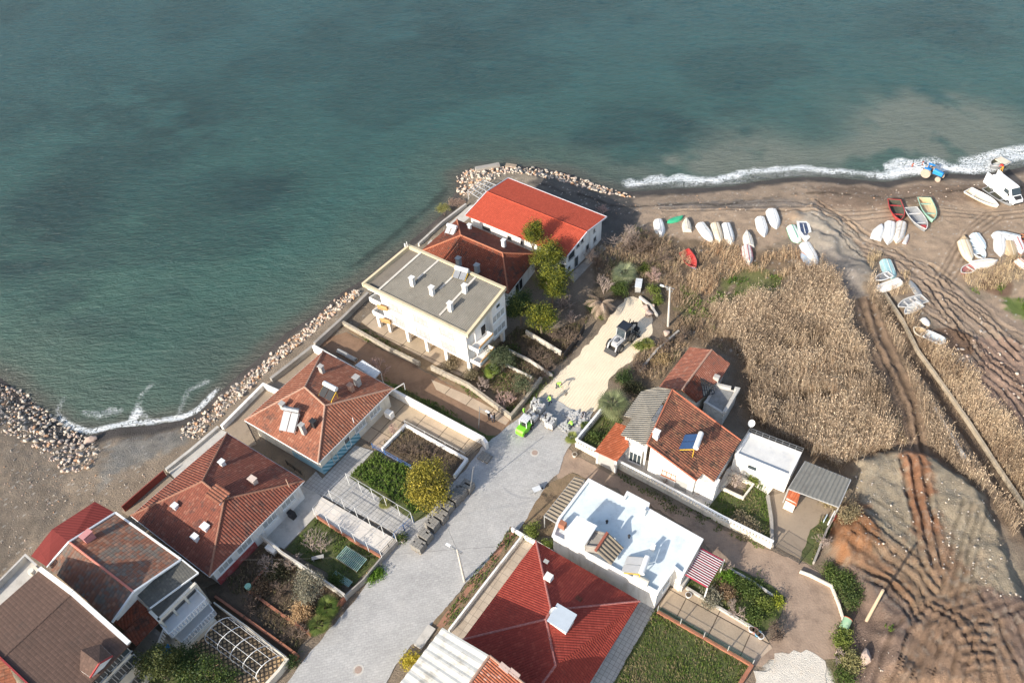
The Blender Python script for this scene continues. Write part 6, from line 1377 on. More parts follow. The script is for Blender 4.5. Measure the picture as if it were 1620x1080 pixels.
wallobj('sea_wall', 'weathered grey sea wall stretch below the left end of the flats', 'wall', [(497, 542), (538, 505), (582, 462)], 1.0, .4, M['conc'], z0=-1.5)
wallobj('sea_wall', 'low concrete sea wall beside the pale strip terrace', 'wall', [(262, 742), (300, 712), (345, 674)], .5, .4, M['concp'], z0=-1.5)
wallobj('sea_wall', 'pale wall between the seaside path and the hall rocks', 'wall', [(662, 385), (700, 350), (737, 322)], .6, .3, M['concp'], z0=-1.5)
wallobj('fence', 'dark red slatted fence between the beach and the villa terrace', 'fence', [(192, 801), (225, 772), (258, 744)], 1.1, .12, mat('dark red boards', (.26, .06, .045), .8, .2, 4), z0=-1.0)
wallobj('garden_wall', 'white topped wall between the two dark gardens, running to the paved road', 'wall', [(412, 845), (445, 872), (500, 908), (545, 940)], 1.3, .2, M['concp'])
wallobj('garden_wall', 'dark fence wall along the paved road by the green plot', 'wall', [(546, 941), (575, 915), (603, 881), (628, 854)], .9, .14, M['conc'])
wallobj('garden_wall', 'terracotta wall along the road below the small palms', 'wall', [(546, 942), (530, 960)], .7, .25, M['brick'])
wallobj('garden_kerb', 'terracotta kerb between the green plot and the white driveway slab', 'kerb', [(500, 815), (560, 855), (602, 879)], .45, .2, M['brick'])
wallobj('garden_kerb', 'long terracotta kerb through the bottom garden from the green bin', 'kerb', [(392, 932), (440, 967), (492, 1003)], .3, .25, M['brick'])
wallobj('garden_kerb', 'short terracotta kerb below the maroon base wall', 'kerb', [(393, 930), (428, 888)], .25, .22, M['brick'])
wallobj('garden_kerb', 'terracotta wall curving to the road beside the arches', 'kerb', [(340, 942), (400, 985), (452, 1022), (470, 1035), (463, 1046)], .5, .24, M['brick'])
wallobj('garden_wall', 'thin white wall alongside the metal arches', 'wall', [(338, 952), (390, 990), (452, 1038)], .8, .13, M['cream'])
wallobj('garden_wall', 'white road side wall at the foot of the metal arches', 'wall', [(455, 1040), (440, 1060), (418, 1084)], 1.0, .3, M['cream'])
wallobj('boundary_wall', 'thin white wall between the planted verge and the tan slab yard', 'wall', [(710, 996), (770, 918), (827, 845)], .7, .22, M['white'])
wallobj('boundary_wall', 'white wall between the flat roofed house garden and the crimson roofed villa', 'wall', [(809, 834), (830, 846), (850, 857), (876, 872)], .8, .2, M['white'])
wallobj('garden_wall', 'brick wall of the lawn corner at the bottom edge', 'wall', [(1190, 1050), (1168, 1085)], .8, .35, M['brick'])
wallobj('lane_wall', 'low white wall along the outside of the curving dirt track', 'wall', [(1266, 902), (1282, 908), (1316, 925), (1328, 955), (1342, 1002)], .4, .16, M['cream'])
wallobj('lane_wall', 'pale kerb along the long garden on the dirt track', 'kerb', [(1152, 897), (1190, 918), (1225, 942)], .3, .22, M['concp'])
wallobj('garden_kerb', 'pale kerb between the long garden and the patio', 'kerb', [(1086, 928), (1130, 955), (1205, 1000)], .35, .25, M['concp'])
wallobj('garden_wall', 'brown concrete bank wall beside the shed path', 'wall', [(1326, 805), (1308, 838), (1288, 888)], .5, .2, M['conc'])
wallobj('garden_kerb', 'grey kerb between the villa lawn and the gated path', 'kerb', [(1215, 782), (1221, 820), (1222, 862)], .5, .3, M['conc'])
wallobj('planter', 'white walled soil planter beside the villa terrace', 'planter', [(1142, 770), (1160, 748), (1192, 765), (1176, 786), (1142, 770)], .5, .2, M['cream'])
wallobj('garden_wall', 'stone topped wall of the flats garden along the green verge', 'wall', [(538, 506), (560, 518), (612, 548), (664, 573)], .7, .35, STONE)
wallobj('garden_wall', 'rubble stone wall round the walled garden of the flats', 'wall', [(682, 578), (740, 606), (808, 656), (830, 630), (856, 596)], .8, .35, STONE)
wallobj('garden_wall', 'pale concrete rail wall crossing behind the olive trees of the flats', 'wall', [(805, 552), (838, 568), (874, 592)], .6, .14, M['concp'])
wallobj('garden_wall', 'pale wall through the walled garden below the olive trees', 'wall', [(800, 575), (842, 596)], .5, .16, M['concp'])
wallobj('garden_wall', 'white painted wall beside the bare vine bed', 'wall', [(832, 522), (862, 540), (888, 556)], .8, .25, M['cream'])
wallobj('fence', 'dark wire fence with posts along the sand road verge', 'fence', [(892, 558), (915, 530), (925, 512)], 1.2, .06, M['dark'])
wallobj('roadside_wall', 'grey concrete wall along the bank on the right of the sand road', 'wall', [(1012, 585), (1040, 552), (1074, 522)], .6, .28, M['conc'])
wallobj('roadside_wall', 'short pale kerb on the bank above the sand road', 'kerb', [(1012, 468), (1030, 482), (1040, 498)], .4, .25, M['concp'])
def kerbline(name, label, px, w, h, material):
    q = [G(a, c) for a, c in px]; o = q[0]; b = MB(); pts = []
    for i in range(len(q)-1):
        n = max(1, int((q[i+1]-q[i]).length/2.5))
        pts += [q[i].lerp(q[i+1], k/n) for k in range(n)]
    pts.append(q[-1])
    for a, c in zip(pts, pts[1:]):
        za = max(hz(a.x, a.y), -.1); zc = max(hz(c.x, c.y), -.1); b.beam((a.x, a.y, za+h/2), (c.x, c.y, zc+h/2), w, h+.3)
    return tag(b.build(name, material, None, o), label, 'kerb')
kerbline('ditch_kerb', 'long straight pale concrete kerb along the right bank of the reed ditch', [(1400, 463), (1425, 515), (1450, 560), (1472, 590), (1500, 635), (1530, 680), (1570, 740), (1625, 822)], .3, .26, mat('sandy concrete', (.40, .33, .24), .9, .2, 1.5, (.25, .2, .13), .5, 1))
kerbline('ditch_kerb', 'short grey concrete kerb on the left bank of the reed ditch', [(1476, 648), (1500, 688), (1530, 735)], .3, .4, M['concp'])
def fence_posts(name, label, px, h, material, meshmat=None, step=2.0, rail=True, basew=None, group=None):
    pts = [P(a, c, 0) for a, c in px]; o = pts[0].copy(); r = thing(name, label, 'fence', o, group); b2 = MB()
    pm = None
    for p, q in zip(pts, pts[1:]):
        n = max(1, round((q-p).length/step))
        for k in range(n+1):
            c_ = p.lerp(q, k/n)
            if pm is None: b = MB(); b.tube((0, 0, 0), (0, 0, h), .045, n=6); pm = b.build('post', material, r); pm.location = c_-o
            else: x = pm.copy(); COL.objects.link(x); x.parent = r; x.location = c_-o
        for z in ((h-.05, h*.5, .2) if rail else (h-.05,)): b2.tube(p+Vector((0, 0, z)), q+Vector((0, 0, z)), .022, n=5)
        if meshmat:
            d = q-p; L = d.length; k = int(L/.12)
            for i in range(k): a = p+d*(i/k); b2.beam(a+Vector((0, 0, .1)), a+Vector((0, 0, h-.08)), .02)
    b2.build('mesh_panel' if meshmat else 'rail', meshmat or material, r, o)
    if basew: b = MB(); b.wall([p[:2] for p in pts], .3, -.1, .35); b.build('base_wall', basew, r, o)
    return r
M['gmesh'] = mat('dark green wire', (.02, .06, .045), .7, .1, 4)
fence_posts('mesh_fence', 'dark green mesh fence on a brick base between the lawn and the patio', [(1040, 968), (1189, 1053)], 1.5, M['metal'], M['gmesh'], 2.6, True, M['brick'])
fence_posts('railing', 'blue pipe railing above the green crop plot', [(590, 708), (651, 742)], .9, M['blue'], None, 2.2)
fence_posts('railing', 'grey wire fence on the near side of the jointed yard', [(641, 671), (738, 723)], .8, M['metal'], None, 2.8, False)
fence_posts('gate', 'dark iron gate across the road end of the jointed yard', [(738, 724), (762, 702)], 1.1, M['dark'], M['dark'], 1.8)
fence_posts('gate', 'black iron gate at the end of the white driveway slab', [(604, 880), (628, 854)], 1.1, M['dark'], M['dark'], 1.6)
fence_posts('gate', 'wide black iron gate across the path between the baluster fence and the lane wall', [(1224, 868), (1264, 892)], 1.5, M['dark'], M['dark'], 2.0)
fence_posts('railing', 'black handrail down the steps between the two hip roofed villas', [(455, 735), (478, 752)], 1.0, M['dark'], M['dark'], 1.5)
fence_posts('gate', 'blue metal gate at the end of the grey front yard', [(625, 852), (655, 826)], 1.3, M['blue'], M['blue'], 1.4)
# long baluster fence
def baluster_fence(name, label, px, bm, hbase=.7, n_max=100, group=None):
    pts = [P(a, c, 0) for a, c in px]; o = pts[0].copy(); r = thing(name, label, 'fence', o, group)
    b = MB(); b.wall([p[:2] for p in pts], .3, -.1, hbase); b.build('base_wall', bm, r, o)
    b = MB(); b.wall([p[:2] for p in pts], .26, hbase+.55, hbase+.67); b.build('hand_rail', M['trim'], r, o)
    tot = sum((q-p).length for p, q in zip(pts, pts[1:])); st = max(.36, tot/(n_max-4)); pm = None; 
    for p, q in zip(pts, pts[1:]):
        n = max(1, round((q-p).length/st))
        for k in range(n):
            c_ = p.lerp(q, (k+.5)/n)-o
            if pm is None:
                b = MB(); b.tube((0, 0, hbase), (0, 0, hbase+.18), .06, .09, 6); b.tube((0, 0, hbase+.18), (0, 0, hbase+.55), .09, .05, 6); pm = b.build('baluster', M['trim'], r); pm.location = c_
            else: x = pm.copy(); COL.objects.link(x); x.parent = r; x.location = c_
    return r
baluster_fence('baluster_fence', 'long white baluster fence on a cream base beside the dirt track', [(911, 705), (945, 723)], M['cream'])
bf = baluster_fence('baluster_fence', 'longest white baluster fence on a cream base below the solar panel villa', [(976, 738), (1060, 782), (1140, 826), (1220, 866)], M['cream'])
bpy.data.objects['baluster_fence']['label'] = 'short white baluster fence at the orange porch corner of the villa'
baluster_fence('baluster_fence', 'low white fence up the left side of the villa garden beside the fan palm', [(911, 703), (932, 678), (958, 646)], M['concp'], .45)

# ================================================================ rocks
def ico(sub=1):
    import bmesh
    bm = bmesh.new(); bmesh.ops.create_icosphere(bm, subdivisions=sub, radius=1); v = np.array([x.co[:] for x in bm.verts]); f = np.array([[q.index for q in x.verts] for x in bm.faces]); bm.free(); return v, f
IV, IF = ico(2)
def rockshape(seed):
    r_ = np.random.default_rng(seed); v = IV.copy(); k = r_.normal(size=(9, 3)); k /= np.linalg.norm(k, axis=1)[:, None]
    for q in k:   # cleave flat faces
        d = v@q; lim = r_.uniform(.42, .8); v = v-np.outer(np.maximum(0, d-lim), q)
    return v*np.array([r_.uniform(.8, 1.25), r_.uniform(.75, 1.1), r_.uniform(.55, .85)])
rm_ = [mat('pale limestone', (.56, .48, .39), .9, .25, 1.5, (.28, .22, .17), .5, 1.5, .02, 10), mat('orange stained rock', (.50, .30, .18), .9, .25, 1.5, (.3, .2, .14), .5, 1.5, .02, 10), mat('grey rock', (.42, .37, .32), .9, .25, 1.5, (.16, .14, .12), .5, 1.5, .02, 10), mat('pinkish rock', (.50, .38, .31), .9, .25, 1.5, (.25, .2, .16), .5, 1.5, .02, 10)]
RKM = []
for s_ in range(10):
    for mi in range(4):
        me = bpy.data.meshes.new('rock'); me.from_pydata([tuple(q) for q in rockshape(s_)], [], [tuple(int(i) for i in q) for q in IF]); me.materials.append(rm_[mi]); RKM.append(me)
bands = [  # polygon px, count, size range, label
    ([(-40, 590), (30, 612), (95, 665), (150, 695), (160, 715), (150, 748), (105, 752), (60, 715), (0, 680), (-40, 650)], 900, (.10, .36), 'boulder of the rubble groyne on the left beach', 'boulders of the rubble groyne on the left beach', (.5, .1, .2, .2)),
    ([(285, 672), (330, 640), (400, 582), (470, 522), (530, 470), (560, 455), (575, 470), (530, 505), (490, 540), (425, 596), (350, 668), (318, 700), (290, 700)], 1100, (.10, .33), 'boulder of the rock bank under the sea walls', 'boulders of the rock bank under the sea walls', (.42, .22, .2, .16)),
    ([(722, 275), (745, 262), (800, 258), (870, 264), (930, 282), (985, 300), (1010, 312), (960, 306), (900, 290), (850, 284), (805, 280), (770, 296), (742, 312), (722, 300)], 820, (.12, .38), 'boulder of the pale rock bank around the red roofed hall', 'boulders of the rock bank around the red roofed hall', (.55, .14, .12, .19))]
rocks = []
for poly, n, (s0, s1), lb, gp, pr in bands:
    w = W2(poly, -.8); xs_ = [q[0] for q in w]; ys_ = [q[1] for q in w]; k = 0
    while k < n:
        x, y = random.uniform(min(xs_), max(xs_)), random.uniform(min(ys_), max(ys_))
        if float(sdist(np.array([x]), np.array([y]), w)[0]) < 0: continue
        rocks.append((x, y, s0+(s1-s0)*random.random()**2.2, lb, gp, random.choices(range(4), pr)[0])); k += 1
hh = height(np.array([r_[0] for r_ in rocks]), np.array([r_[1] for r_ in rocks]))
rocks = [(x, y, max(z, -1.55), s, lb, gp, mi) for (x, y, s, lb, gp, mi), z in zip(rocks, hh)]
rocks.sort(key=lambda q: -q[3]/math.hypot(q[0], q[1], 75))
for x, y, z, s, lb, gp, mi in rocks[:285]:
    o = bpy.data.objects.new('boulder', RKM[random.randrange(10)*4+mi]); COL.objects.link(o); o.location = (x, y, z+s*.25+random.uniform(0, .2)); o.scale = (s, s, s); o.rotation_euler = (random.uniform(-.5, .5), random.uniform(-.5, .5), random.uniform(0, 6.28)); tag(o, lb, 'boulder', gp)
def rock_heap(name, label, items):
    b = {0: [], 1: [], 2: [], 3: []}; V = []; F = []; Mi = []; off = 0
    for x, y, z, s, mi in items:
        v = rockshape(random.randrange(10)); a = random.uniform(0, 6.28); ca, sa = math.cos(a), math.sin(a); Rm = np.array([[ca, -sa, 0], [sa, ca, 0], [0, 0, 1]]); t_ = random.uniform(-.5, .5); Rx = np.array([[1, 0, 0], [0, math.cos(t_), -math.sin(t_)], [0, math.sin(t_), math.cos(t_)]])
        V.append((v*s)@Rx.T@Rm.T+np.array([x, y, z+s*.2])); F.append(IF+off); Mi += [mi]*len(IF); off += len(IV)
    o = np_mesh(name, np.concatenate(V), np.concatenate(F), None)
    for q in rm_: o.data.materials.append(q)
    o.data.polygons.foreach_set('material_index', Mi); return tag(o, label, 'rocks', None, 'stuff')
rock_heap('rubble', 'smaller stones filling the rock banks along the water', [(x, y, z, s, mi) for x, y, z, s, lb, gp, mi in rocks[285:]])
st = []
def sprinkle(poly, n, s0, s1, z0=0, ms=(0, 1, 2, 3)):
    w = W2(poly, z0); xs_ = [q[0] for q in w]; ys_ = [q[1] for q in w]; x = rng.uniform(min(xs_), max(xs_), n*3); y = rng.uniform(min(ys_), max(ys_), n*3); k = sdist(x, y, w) > 0; x, y = x[k][:n], y[k][:n]; z = height(x, y)
    for a, c_, d in zip(x, y, z): st.append((a, c_, max(d, -1.52), s0+(s1-s0)*random.random()**3, random.choice(ms)))
sprinkle([(0, 660), (100, 760), (230, 740), (300, 700), (200, 780), (60, 860), (-20, 900)], 520, .03, .13)
sprinkle([(1030, 300), (1600, 285), (1620, 330), (1300, 330), (1040, 345)], 260, .04, .16)
sprinkle([(1320, 760), (1420, 720), (1560, 780), (1620, 960), (1500, 920), (1350, 850)], 420, .03, .16, 1, (0, 2, 2))
sprinkle([(1545, 500), (1620, 540), (1620, 660), (1530, 560)], 60, .05, .3)
sprinkle([(880, 690), (930, 650), (935, 665), (895, 705)], 90, .05, .14, 0, (0, 2))
sprinkle([(560, 930), (610, 870), (640, 850), (620, 880), (500, 1010)], 90, .04, .2)
sprinkle([(850, 290), (1000, 310), (1030, 340), (960, 340)], 90, .04, .16)
sprinkle([(1320, 1020), (1400, 1000), (1410, 1080), (1330, 1080)], 60, .04, .14, 0, (0, 2, 3))
sprinkle([(1490, 470), (1500, 540), (1540, 560), (1560, 620), (1480, 560)], 90, .06, .3, 0, (0, 2, 3))
rock_heap('loose_stones', 'loose stones strewn over beach, spoil heap and verges', st)
for px, s, lb in [((1022, 490), .75, 'larger tan boulder at the bend of the sand road'), ((1033, 487), .6, 'smaller tan boulder at the bend of the sand road'), ((1027, 498), .7, 'lowest tan boulder at the bend of the sand road'), ((145, 697), .8, 'pale boulder standing at the waterline of the small bay'), ((1055, 528), .6, 'pale boulder at the foot of the street pole'),
                  ((600, 892), .45, 'white stone on the verge, upper'), ((592, 905), .45, 'white stone on the verge, lower'), ((1367, 1040), 1.0, 'round orange earth boulder beside the leaning timber pole')]:
    q = G(*px); o = bpy.data.objects.new('boulder', RKM[random.randrange(10)*4+(3 if s > .55 else 0)]); COL.objects.link(o); o.location = q+Vector((0, 0, s*.25)); o.scale = (s, s, s); o.rotation_euler.z = random.uniform(0, 6); tag(o, lb, 'boulder')
b = MB(); q0 = P(752, 268, -1.0); q1 = P(790, 261, -1.0); b.beam(q0, q1, .9, .5); tag(b.build('slab', M['conc'], None, q0), 'long flat concrete slab lying on the rock bank behind the red roofed hall', 'slab')
b = MB(); q0 = P(800, 262, -1.1); q1 = P(817, 264, -1.1); b.beam(q0, q1, .8, .5); tag(b.build('slab', M['concb'], None, q0), 'short brown slab on the rock bank right of the long flat slab', 'slab')

# ================================================================ boats
def paint(n, c, wear=(.35, .30, .25), amt=.4): return mat(n, c, .55, .08, 1.5, wear, amt, 1.6)
BW = paint('boat white', (.78, .77, .74)); BC = paint('boat cream', (.72, .64, .50), (.4, .28, .18), .5); BWB = paint('boat dirty white', (.66, .64, .60), (.28, .22, .17), .65); BLB = paint('boat pale blue', (.52, .62, .68), (.6, .55, .5), .5)
BR_ = paint('boat red', (.45, .05, .045)); BGN = paint('boat mint', (.32, .55, .42), (.5, .3, .18), .5); BGR = paint('boat grey', (.25, .26, .27)); BTN = paint('boat tan', (.55, .42, .26)); BBL = paint('boat blue', (.08, .2, .45)); BKG = paint('boat green', (.04, .38, .2)); BNV = paint('navy cockpit', (.04, .06, .12)); BMA = paint('boat faded maroon', (.36, .13, .13)); BWD = mat('dark bilge', (.08, .08, .06), .8, .3, 2); BTL = paint('boat teal', (.35, .55, .56)); BGY = paint('boat worn grey white', (.58, .58, .56), (.2, .2, .2), .5); BOR = paint('boat orange', (.6, .2, .08))
def hull_rings(L, B, D, n=12, pointy=2.9, rake=.15, sheer=.12, inner=0.0, stern_w=.9, both=False):
    R_ = []
    for i in range(n+1):
        s = i/n; 
        if both: wv = max(.03, math.sin(math.pi*(.03+.94*s))**.7)
        else: wv = (stern_w+(1-stern_w)*min(1, s/.35)) if s < .35 else max(.02, 1-((s-.35)/.65)**pointy)
        hb = B/2*wv-inner; hb = max(.01, hb); x = -L/2+s*L-(inner if s > .9 else 0)+(inner if s < .1 else 0); top = D*(1+sheer*s*s); keel = 0+inner+D*.25*max(0, (s-.75)/.25)**2; ring = []
        for k in range(9):
            a = -1+2*k/8; ay = abs(a); yy = math.copysign(hb*(ay**.55 if ay > 0 else 0), a); zz = keel+(top-keel)*ay**2.3; ring.append((x+(rake*s*s*ay), yy, zz))
        R_.append(ring)
    return R_
def boat(bow, stern, B, cols, label, flip=False, D=.62, open_=True, group=None, thw=2, z=0, floor=None, keel=True, both=False, pointy=2.9, roll=0, extra=None, gun=True, sea=False, name='boat'):
    B *= 1.12; hz_ = D*.8 if flip else D; a = P(bow[0], bow[1], hz_+z); c = P(stern[0], stern[1], hz_+z); mid_ = (a+c)/2
    zz = SEA if sea else hz(mid_.x, mid_.y); a = P(bow[0], bow[1], hz_+zz+z); c = P(stern[0], stern[1], hz_+zz+z); mid_ = (a+c)/2; L = (a-c).length; ang = math.atan2(a.y-c.y, a.x-c.x)
    r = thing(name, label, 'boat', (mid_.x, mid_.y, zz+z), group, ang); r.rotation_euler = (roll, 0, ang)
    f = (lambda v: Vector((v[0], -v[1], D*1.12-v[2]))) if flip else (lambda v: Vector(v))
    R1 = [[f(v) for v in q] for q in hull_rings(L, B, D, both=both, pointy=pointy)]; b = MB(); b.loft(R1, False, False); b.face(R1[0])
    if open_ and not flip:
        R2 = [[f(v) for v in q] for q in hull_rings(L, B, D, inner=.07, both=both, pointy=pointy)]; b.build('hull', cols[0], r, smooth=False)
        b = MB(); b.loft([q[::-1] for q in R2], False, False); b.face(R2[0][::-1]); b.build('inner_hull', floor or cols[1], r)
        b = MB()
        for e in (0, 8):
            for i in range(12): b.beam(R1[i][e]+Vector((0, 0, .02)), R1[i+1][e]+Vector((0, 0, .02)), .12, .06)
        b.beam(R1[0][0], R1[0][8], .08, .08); b.build('gunwale', cols[2] if len(cols) > 2 else cols[0], r)
        for k in range(thw):
            s = .28+.4*k/max(1, thw-1); i = int(s*12); yy = abs(R2[i][0].y)+.04; bb = MB(); bb.box((R2[i][0].x, 0, D*.72), (.26, yy*1.9, .05)); bb.build('thwart', cols[2] if len(cols) > 2 else cols[0], r)
    elif not flip:
        b.build('hull', cols[0], r); b = MB(); dk = [Vector((R1[i][0].x, R1[i][0].y, D*.97)) for i in range(13)]+[Vector((R1[i][8].x, R1[i][8].y, D*.97)) for i in range(12, -1, -1)]; b.prism([v[:2] for v in dk], D*.9, D*.97); b.build('deck', cols[1], r)
        b = MB(); b.prism([(-L*.42, -B*.27), (L*.02, -B*.30), (L*.25, -B*.12), (L*.25, B*.12), (L*.02, B*.30), (-L*.42, B*.27)], D*.97, D*1.0); b.build('cockpit', cols[2], r); b = MB(); b.box((-.1*L, 0, D*1.02), (L*.5, .1, .05)); b.build('stripe', cols[1], r)
    else:
        b.build('hull', cols[0], r); b = MB()
        for e in (0, 8):
            for i in range(12): b.beam(R1[i][e], R1[i+1][e], .07, .09)
        b.build('rub_rail', cols[1], r)
        if keel:
            b = MB(); zt = D*1.12
            for i in range(11): b.beam(R1[i][4]+Vector((0, 0, .03)), R1[i+1][4]+Vector((0, 0, .03)), .06, .08)
            b.build('keel', cols[1], r)
            for e in (2, 6):
                b = MB(); [b.beam(R1[i][e]+Vector((0, 0, .015)), R1[i+1][e]+Vector((0, 0, .015)), .045, .05) for i in range(8)]; b.build('strake', cols[1], r)
    if extra: extra(r, L, B, D)
    return r
g1 = 'upturned dinghies in the row along the beach'
boat((1046.5, 371), (1041.5, 347.5), 1.5, [BW, BWB], 'upturned white dinghy, leftmost of the beach row', True, group=g1)
boat((1056, 350), (1080, 342), 1.0, [BKG, BKG], 'small upturned green boat between two white dinghies', True, D=.4, both=True, keel=False)
boat((1085.5, 344), (1088, 364), 1.25, [BC, BWB], 'short upturned cream dinghy just right of the green boat', True, group=g1)
boat((1127, 379), (1108, 353), 1.5, [BW, BWB], 'upturned white dinghy leaning left, first of the close row of three', True, group=g1)
boat((1139.5, 381), (1131.5, 353), 1.5, [BC, BTN], 'upturned beige white dinghy in the middle of the close row of three', True, group=g1)
boat((1157.5, 383.5), (1149, 353.5), 1.55, [BW, BGR], 'upturned white dinghy with dark strakes, right one of the close row of three', True, group=g1)
boat((1181, 364), (1187, 388.5), 1.35, [BWB, BC], 'upturned off white dinghy, upper one of the end to end pair', True, group=g1)
boat((1186, 416), (1181.5, 388.5), 1.45, [BWB, BR_], 'upturned white dinghy with red bow, lower one of the end to end pair', True, group=g1)
boat((1210, 370), (1203, 343.5), 1.5, [BW, BW], 'bright white upturned dinghy in front of the highest one', True, group=g1)
boat((1229, 358), (1221, 331), 1.7, [BW, BW], 'bright white upturned dinghy lying highest on the beach', True, group=g1)
boat((1263, 380), (1252.5, 357), 1.5, [BW, BKG], 'ribbed upturned white dinghy with green transom', True, pointy=9, group=g1)
boat((1276.5, 379.5), (1269.5, 350), 1.75, [BW, BW, BNV], 'upright white boat with navy blue cockpit', False, open_=False)
boat((1293, 417), (1274, 384), 1.7, [BW, BWB], 'long white upturned boat above the small blue one', True, group=g1)
boat((1268, 400), (1283, 421), 1.1, [BOR, BLB, BLB], 'small blue and orange boat lying in the dry grass', False, open_=False, D=.45)
boat((1102, 422), (1084, 396), 1.5, [BBL, BR_, BR_], 'red and blue open rowing boat tilted in the dry grass', False, roll=.35, thw=3)
g2 = 'open fishing boats drawn up on the beach'
boat((1424, 348), (1414.5, 315.5), 1.9, [BR_, BWD, BR_], 'dark red open boat with greenish bilge water', group=g2, D=.75)
boat((1464, 362), (1440, 328), 2.0, [BGR, BGR, BWB], 'grey open boat with dark inside and red bow, middle of the three', group=g2, D=.75, extra=lambda r, L, B, D: (lambda b: (b.box((L*.40, 0, D*1.03), (.7, .8, .1)), b.build('bow_deck', BR_, r)))(MB()))
boat((1476, 347.5), (1462, 312.5), 1.9, [BGN, BTN, BGN], 'mint green open boat with rusty floor', group=g2, D=.75)
g3 = 'white dinghies above the open boats'
boat((1395, 354), (1386, 376), 1.5, [BW, BW], 'smooth white upturned dinghy, left of the lower trio', True, group=g3, keel=False)
boat((1406, 382), (1409.5, 351), 1.6, [BW, BGY], 'grooved white upturned dinghy, middle of the lower trio', True, group=g3)
boat((1420, 381), (1427, 351), 1.6, [BWB, BTN], 'brown stained white upturned dinghy, right of the lower trio', True, group=g3)
boat((1437.5, 370), (1431, 384), .6, [BWB, BMA], 'narrow little white boat beside the brown stained dinghy', True, D=.35, keel=False)
boat((1578, 325), (1531, 300), 1.9, [BC, BC, BW], 'long cream open skiff left of the white van', thw=1, D=.6)
boat((1600, 323), (1561, 296), 1.8, [BGR, BWD, BGR], 'long dark grey open skiff beside the white van', thw=2, D=.5)
g4 = 'heaped boats on the right of the beach'
boat((1537, 411), (1525, 380), 1.6, [BC, BTN], 'cream upturned boat, left side of the heap', True, group=g4, z=.25)
boat((1524, 372), (1533, 392), 1.2, [BTN, BTN], 'tan hull poking out behind the cream upturned boat', True, group=g4)
boat((1556, 409), (1533, 380), 1.9, [BWB, BLB, BW], 'broken white open boat in the middle of the heap', thw=3, group=g4, D=.6)
boat((1559, 394), (1543, 369.5), 1.5, [BLB, BW], 'pale blue white upturned dinghy, right side of the heap', True, group=g4)
boat((1578, 411), (1540, 417), 1.6, [BW, BTN], 'white upturned boat across the lower end of the heap', True, group=g4)
boat((1522, 431), (1540, 421), 1.3, [BMA, BMA, BWB], 'faded maroon hull half buried in dry grass', D=.4, group=g4, thw=1)
boat((1572, 368), (1614, 377), 1.8, [BGY, BLB], 'long weathered grey hull with pale blue side', True, pointy=8, D=.7)
boat((1584, 404), (1583, 373), 1.5, [BW, BGY], 'white upturned dinghy below the long grey hull', True)
boat((1604, 407), (1597, 382), 1.6, [BTN, BC], 'tan upturned boat beside the white dinghy', True)
boat((1618, 398), (1608, 376), 1.6, [BW, BR_], 'white upturned dinghy with crimson rail near the right edge', True)
boat((1630, 425), (1611, 410), 1.4, [BW, BOR], 'white and orange wreck at the right edge', True, D=.5)
boat((1626, 382), (1612, 372), 1.2, [BOR, BWD, BOR], 'rusty orange open boat behind the white dinghy at the right edge', D=.5)
g5 = 'wrecked boats beside the reed ditch'
boat((1412, 438), (1402, 411), 1.7, [BTL, BWB], 'dirty pale teal upturned boat above the ditch kerb', True, group=g5, pointy=5)
boat((1386, 442), (1409, 433), 1.1, [BW, BGR, BW], 'small white open tender under the teal hull', group=g5, D=.4, thw=1)
boat((1388, 456), (1424, 443), 1.5, [BW, BC], 'long narrow white hull at the end of the ditch kerb', True, group=g5, pointy=9, D=.45)
boat((1422, 484), (1463, 471), 1.5, [BGY, BGR, BWB], 'broken grey white catamaran deck, upper half', group=g5, D=.35, thw=3)
boat((1432, 495), (1456, 480), 1.2, [BGY, BGY, BWB], 'broken grey white hull, lower half', group=g5, D=.35, thw=2)
boat((1440, 443), (1456, 467), .9, [BGR, BGY], 'slanting grey hull panel above the catamaran deck', True, group=g5, D=.3, keel=False)
boat((1447, 519), (1464, 529), 1.4, [BWB, BTN, BC], 'tan and white broken bow section', group=g5, D=.45, thw=1)
boat((1493, 541), (1464, 527), 1.5, [BGY, BLB, BW], 'pale grey broken open boat at the lower end of the wrecks', group=g5, D=.5, pointy=9)
boat((1470, 513), (1461, 503), .9, [BWB, BC], 'small orange white hull fragment', True, group=g5, D=.3, keel=False)
sb_ = boat((1569, 262), (1592, 252), 2.0, [BGR, BWD, BWB], 'grey motorboat with cream foredeck afloat in the surf', sea=True, D=.8, z=-.15, thw=1, extra=lambda r, L, B, D: (lambda b: (b.box((-L*.25, 0, D*1.02), (L*.42, B*.8, .1)), b.build('deck', BC, r)))(MB()))

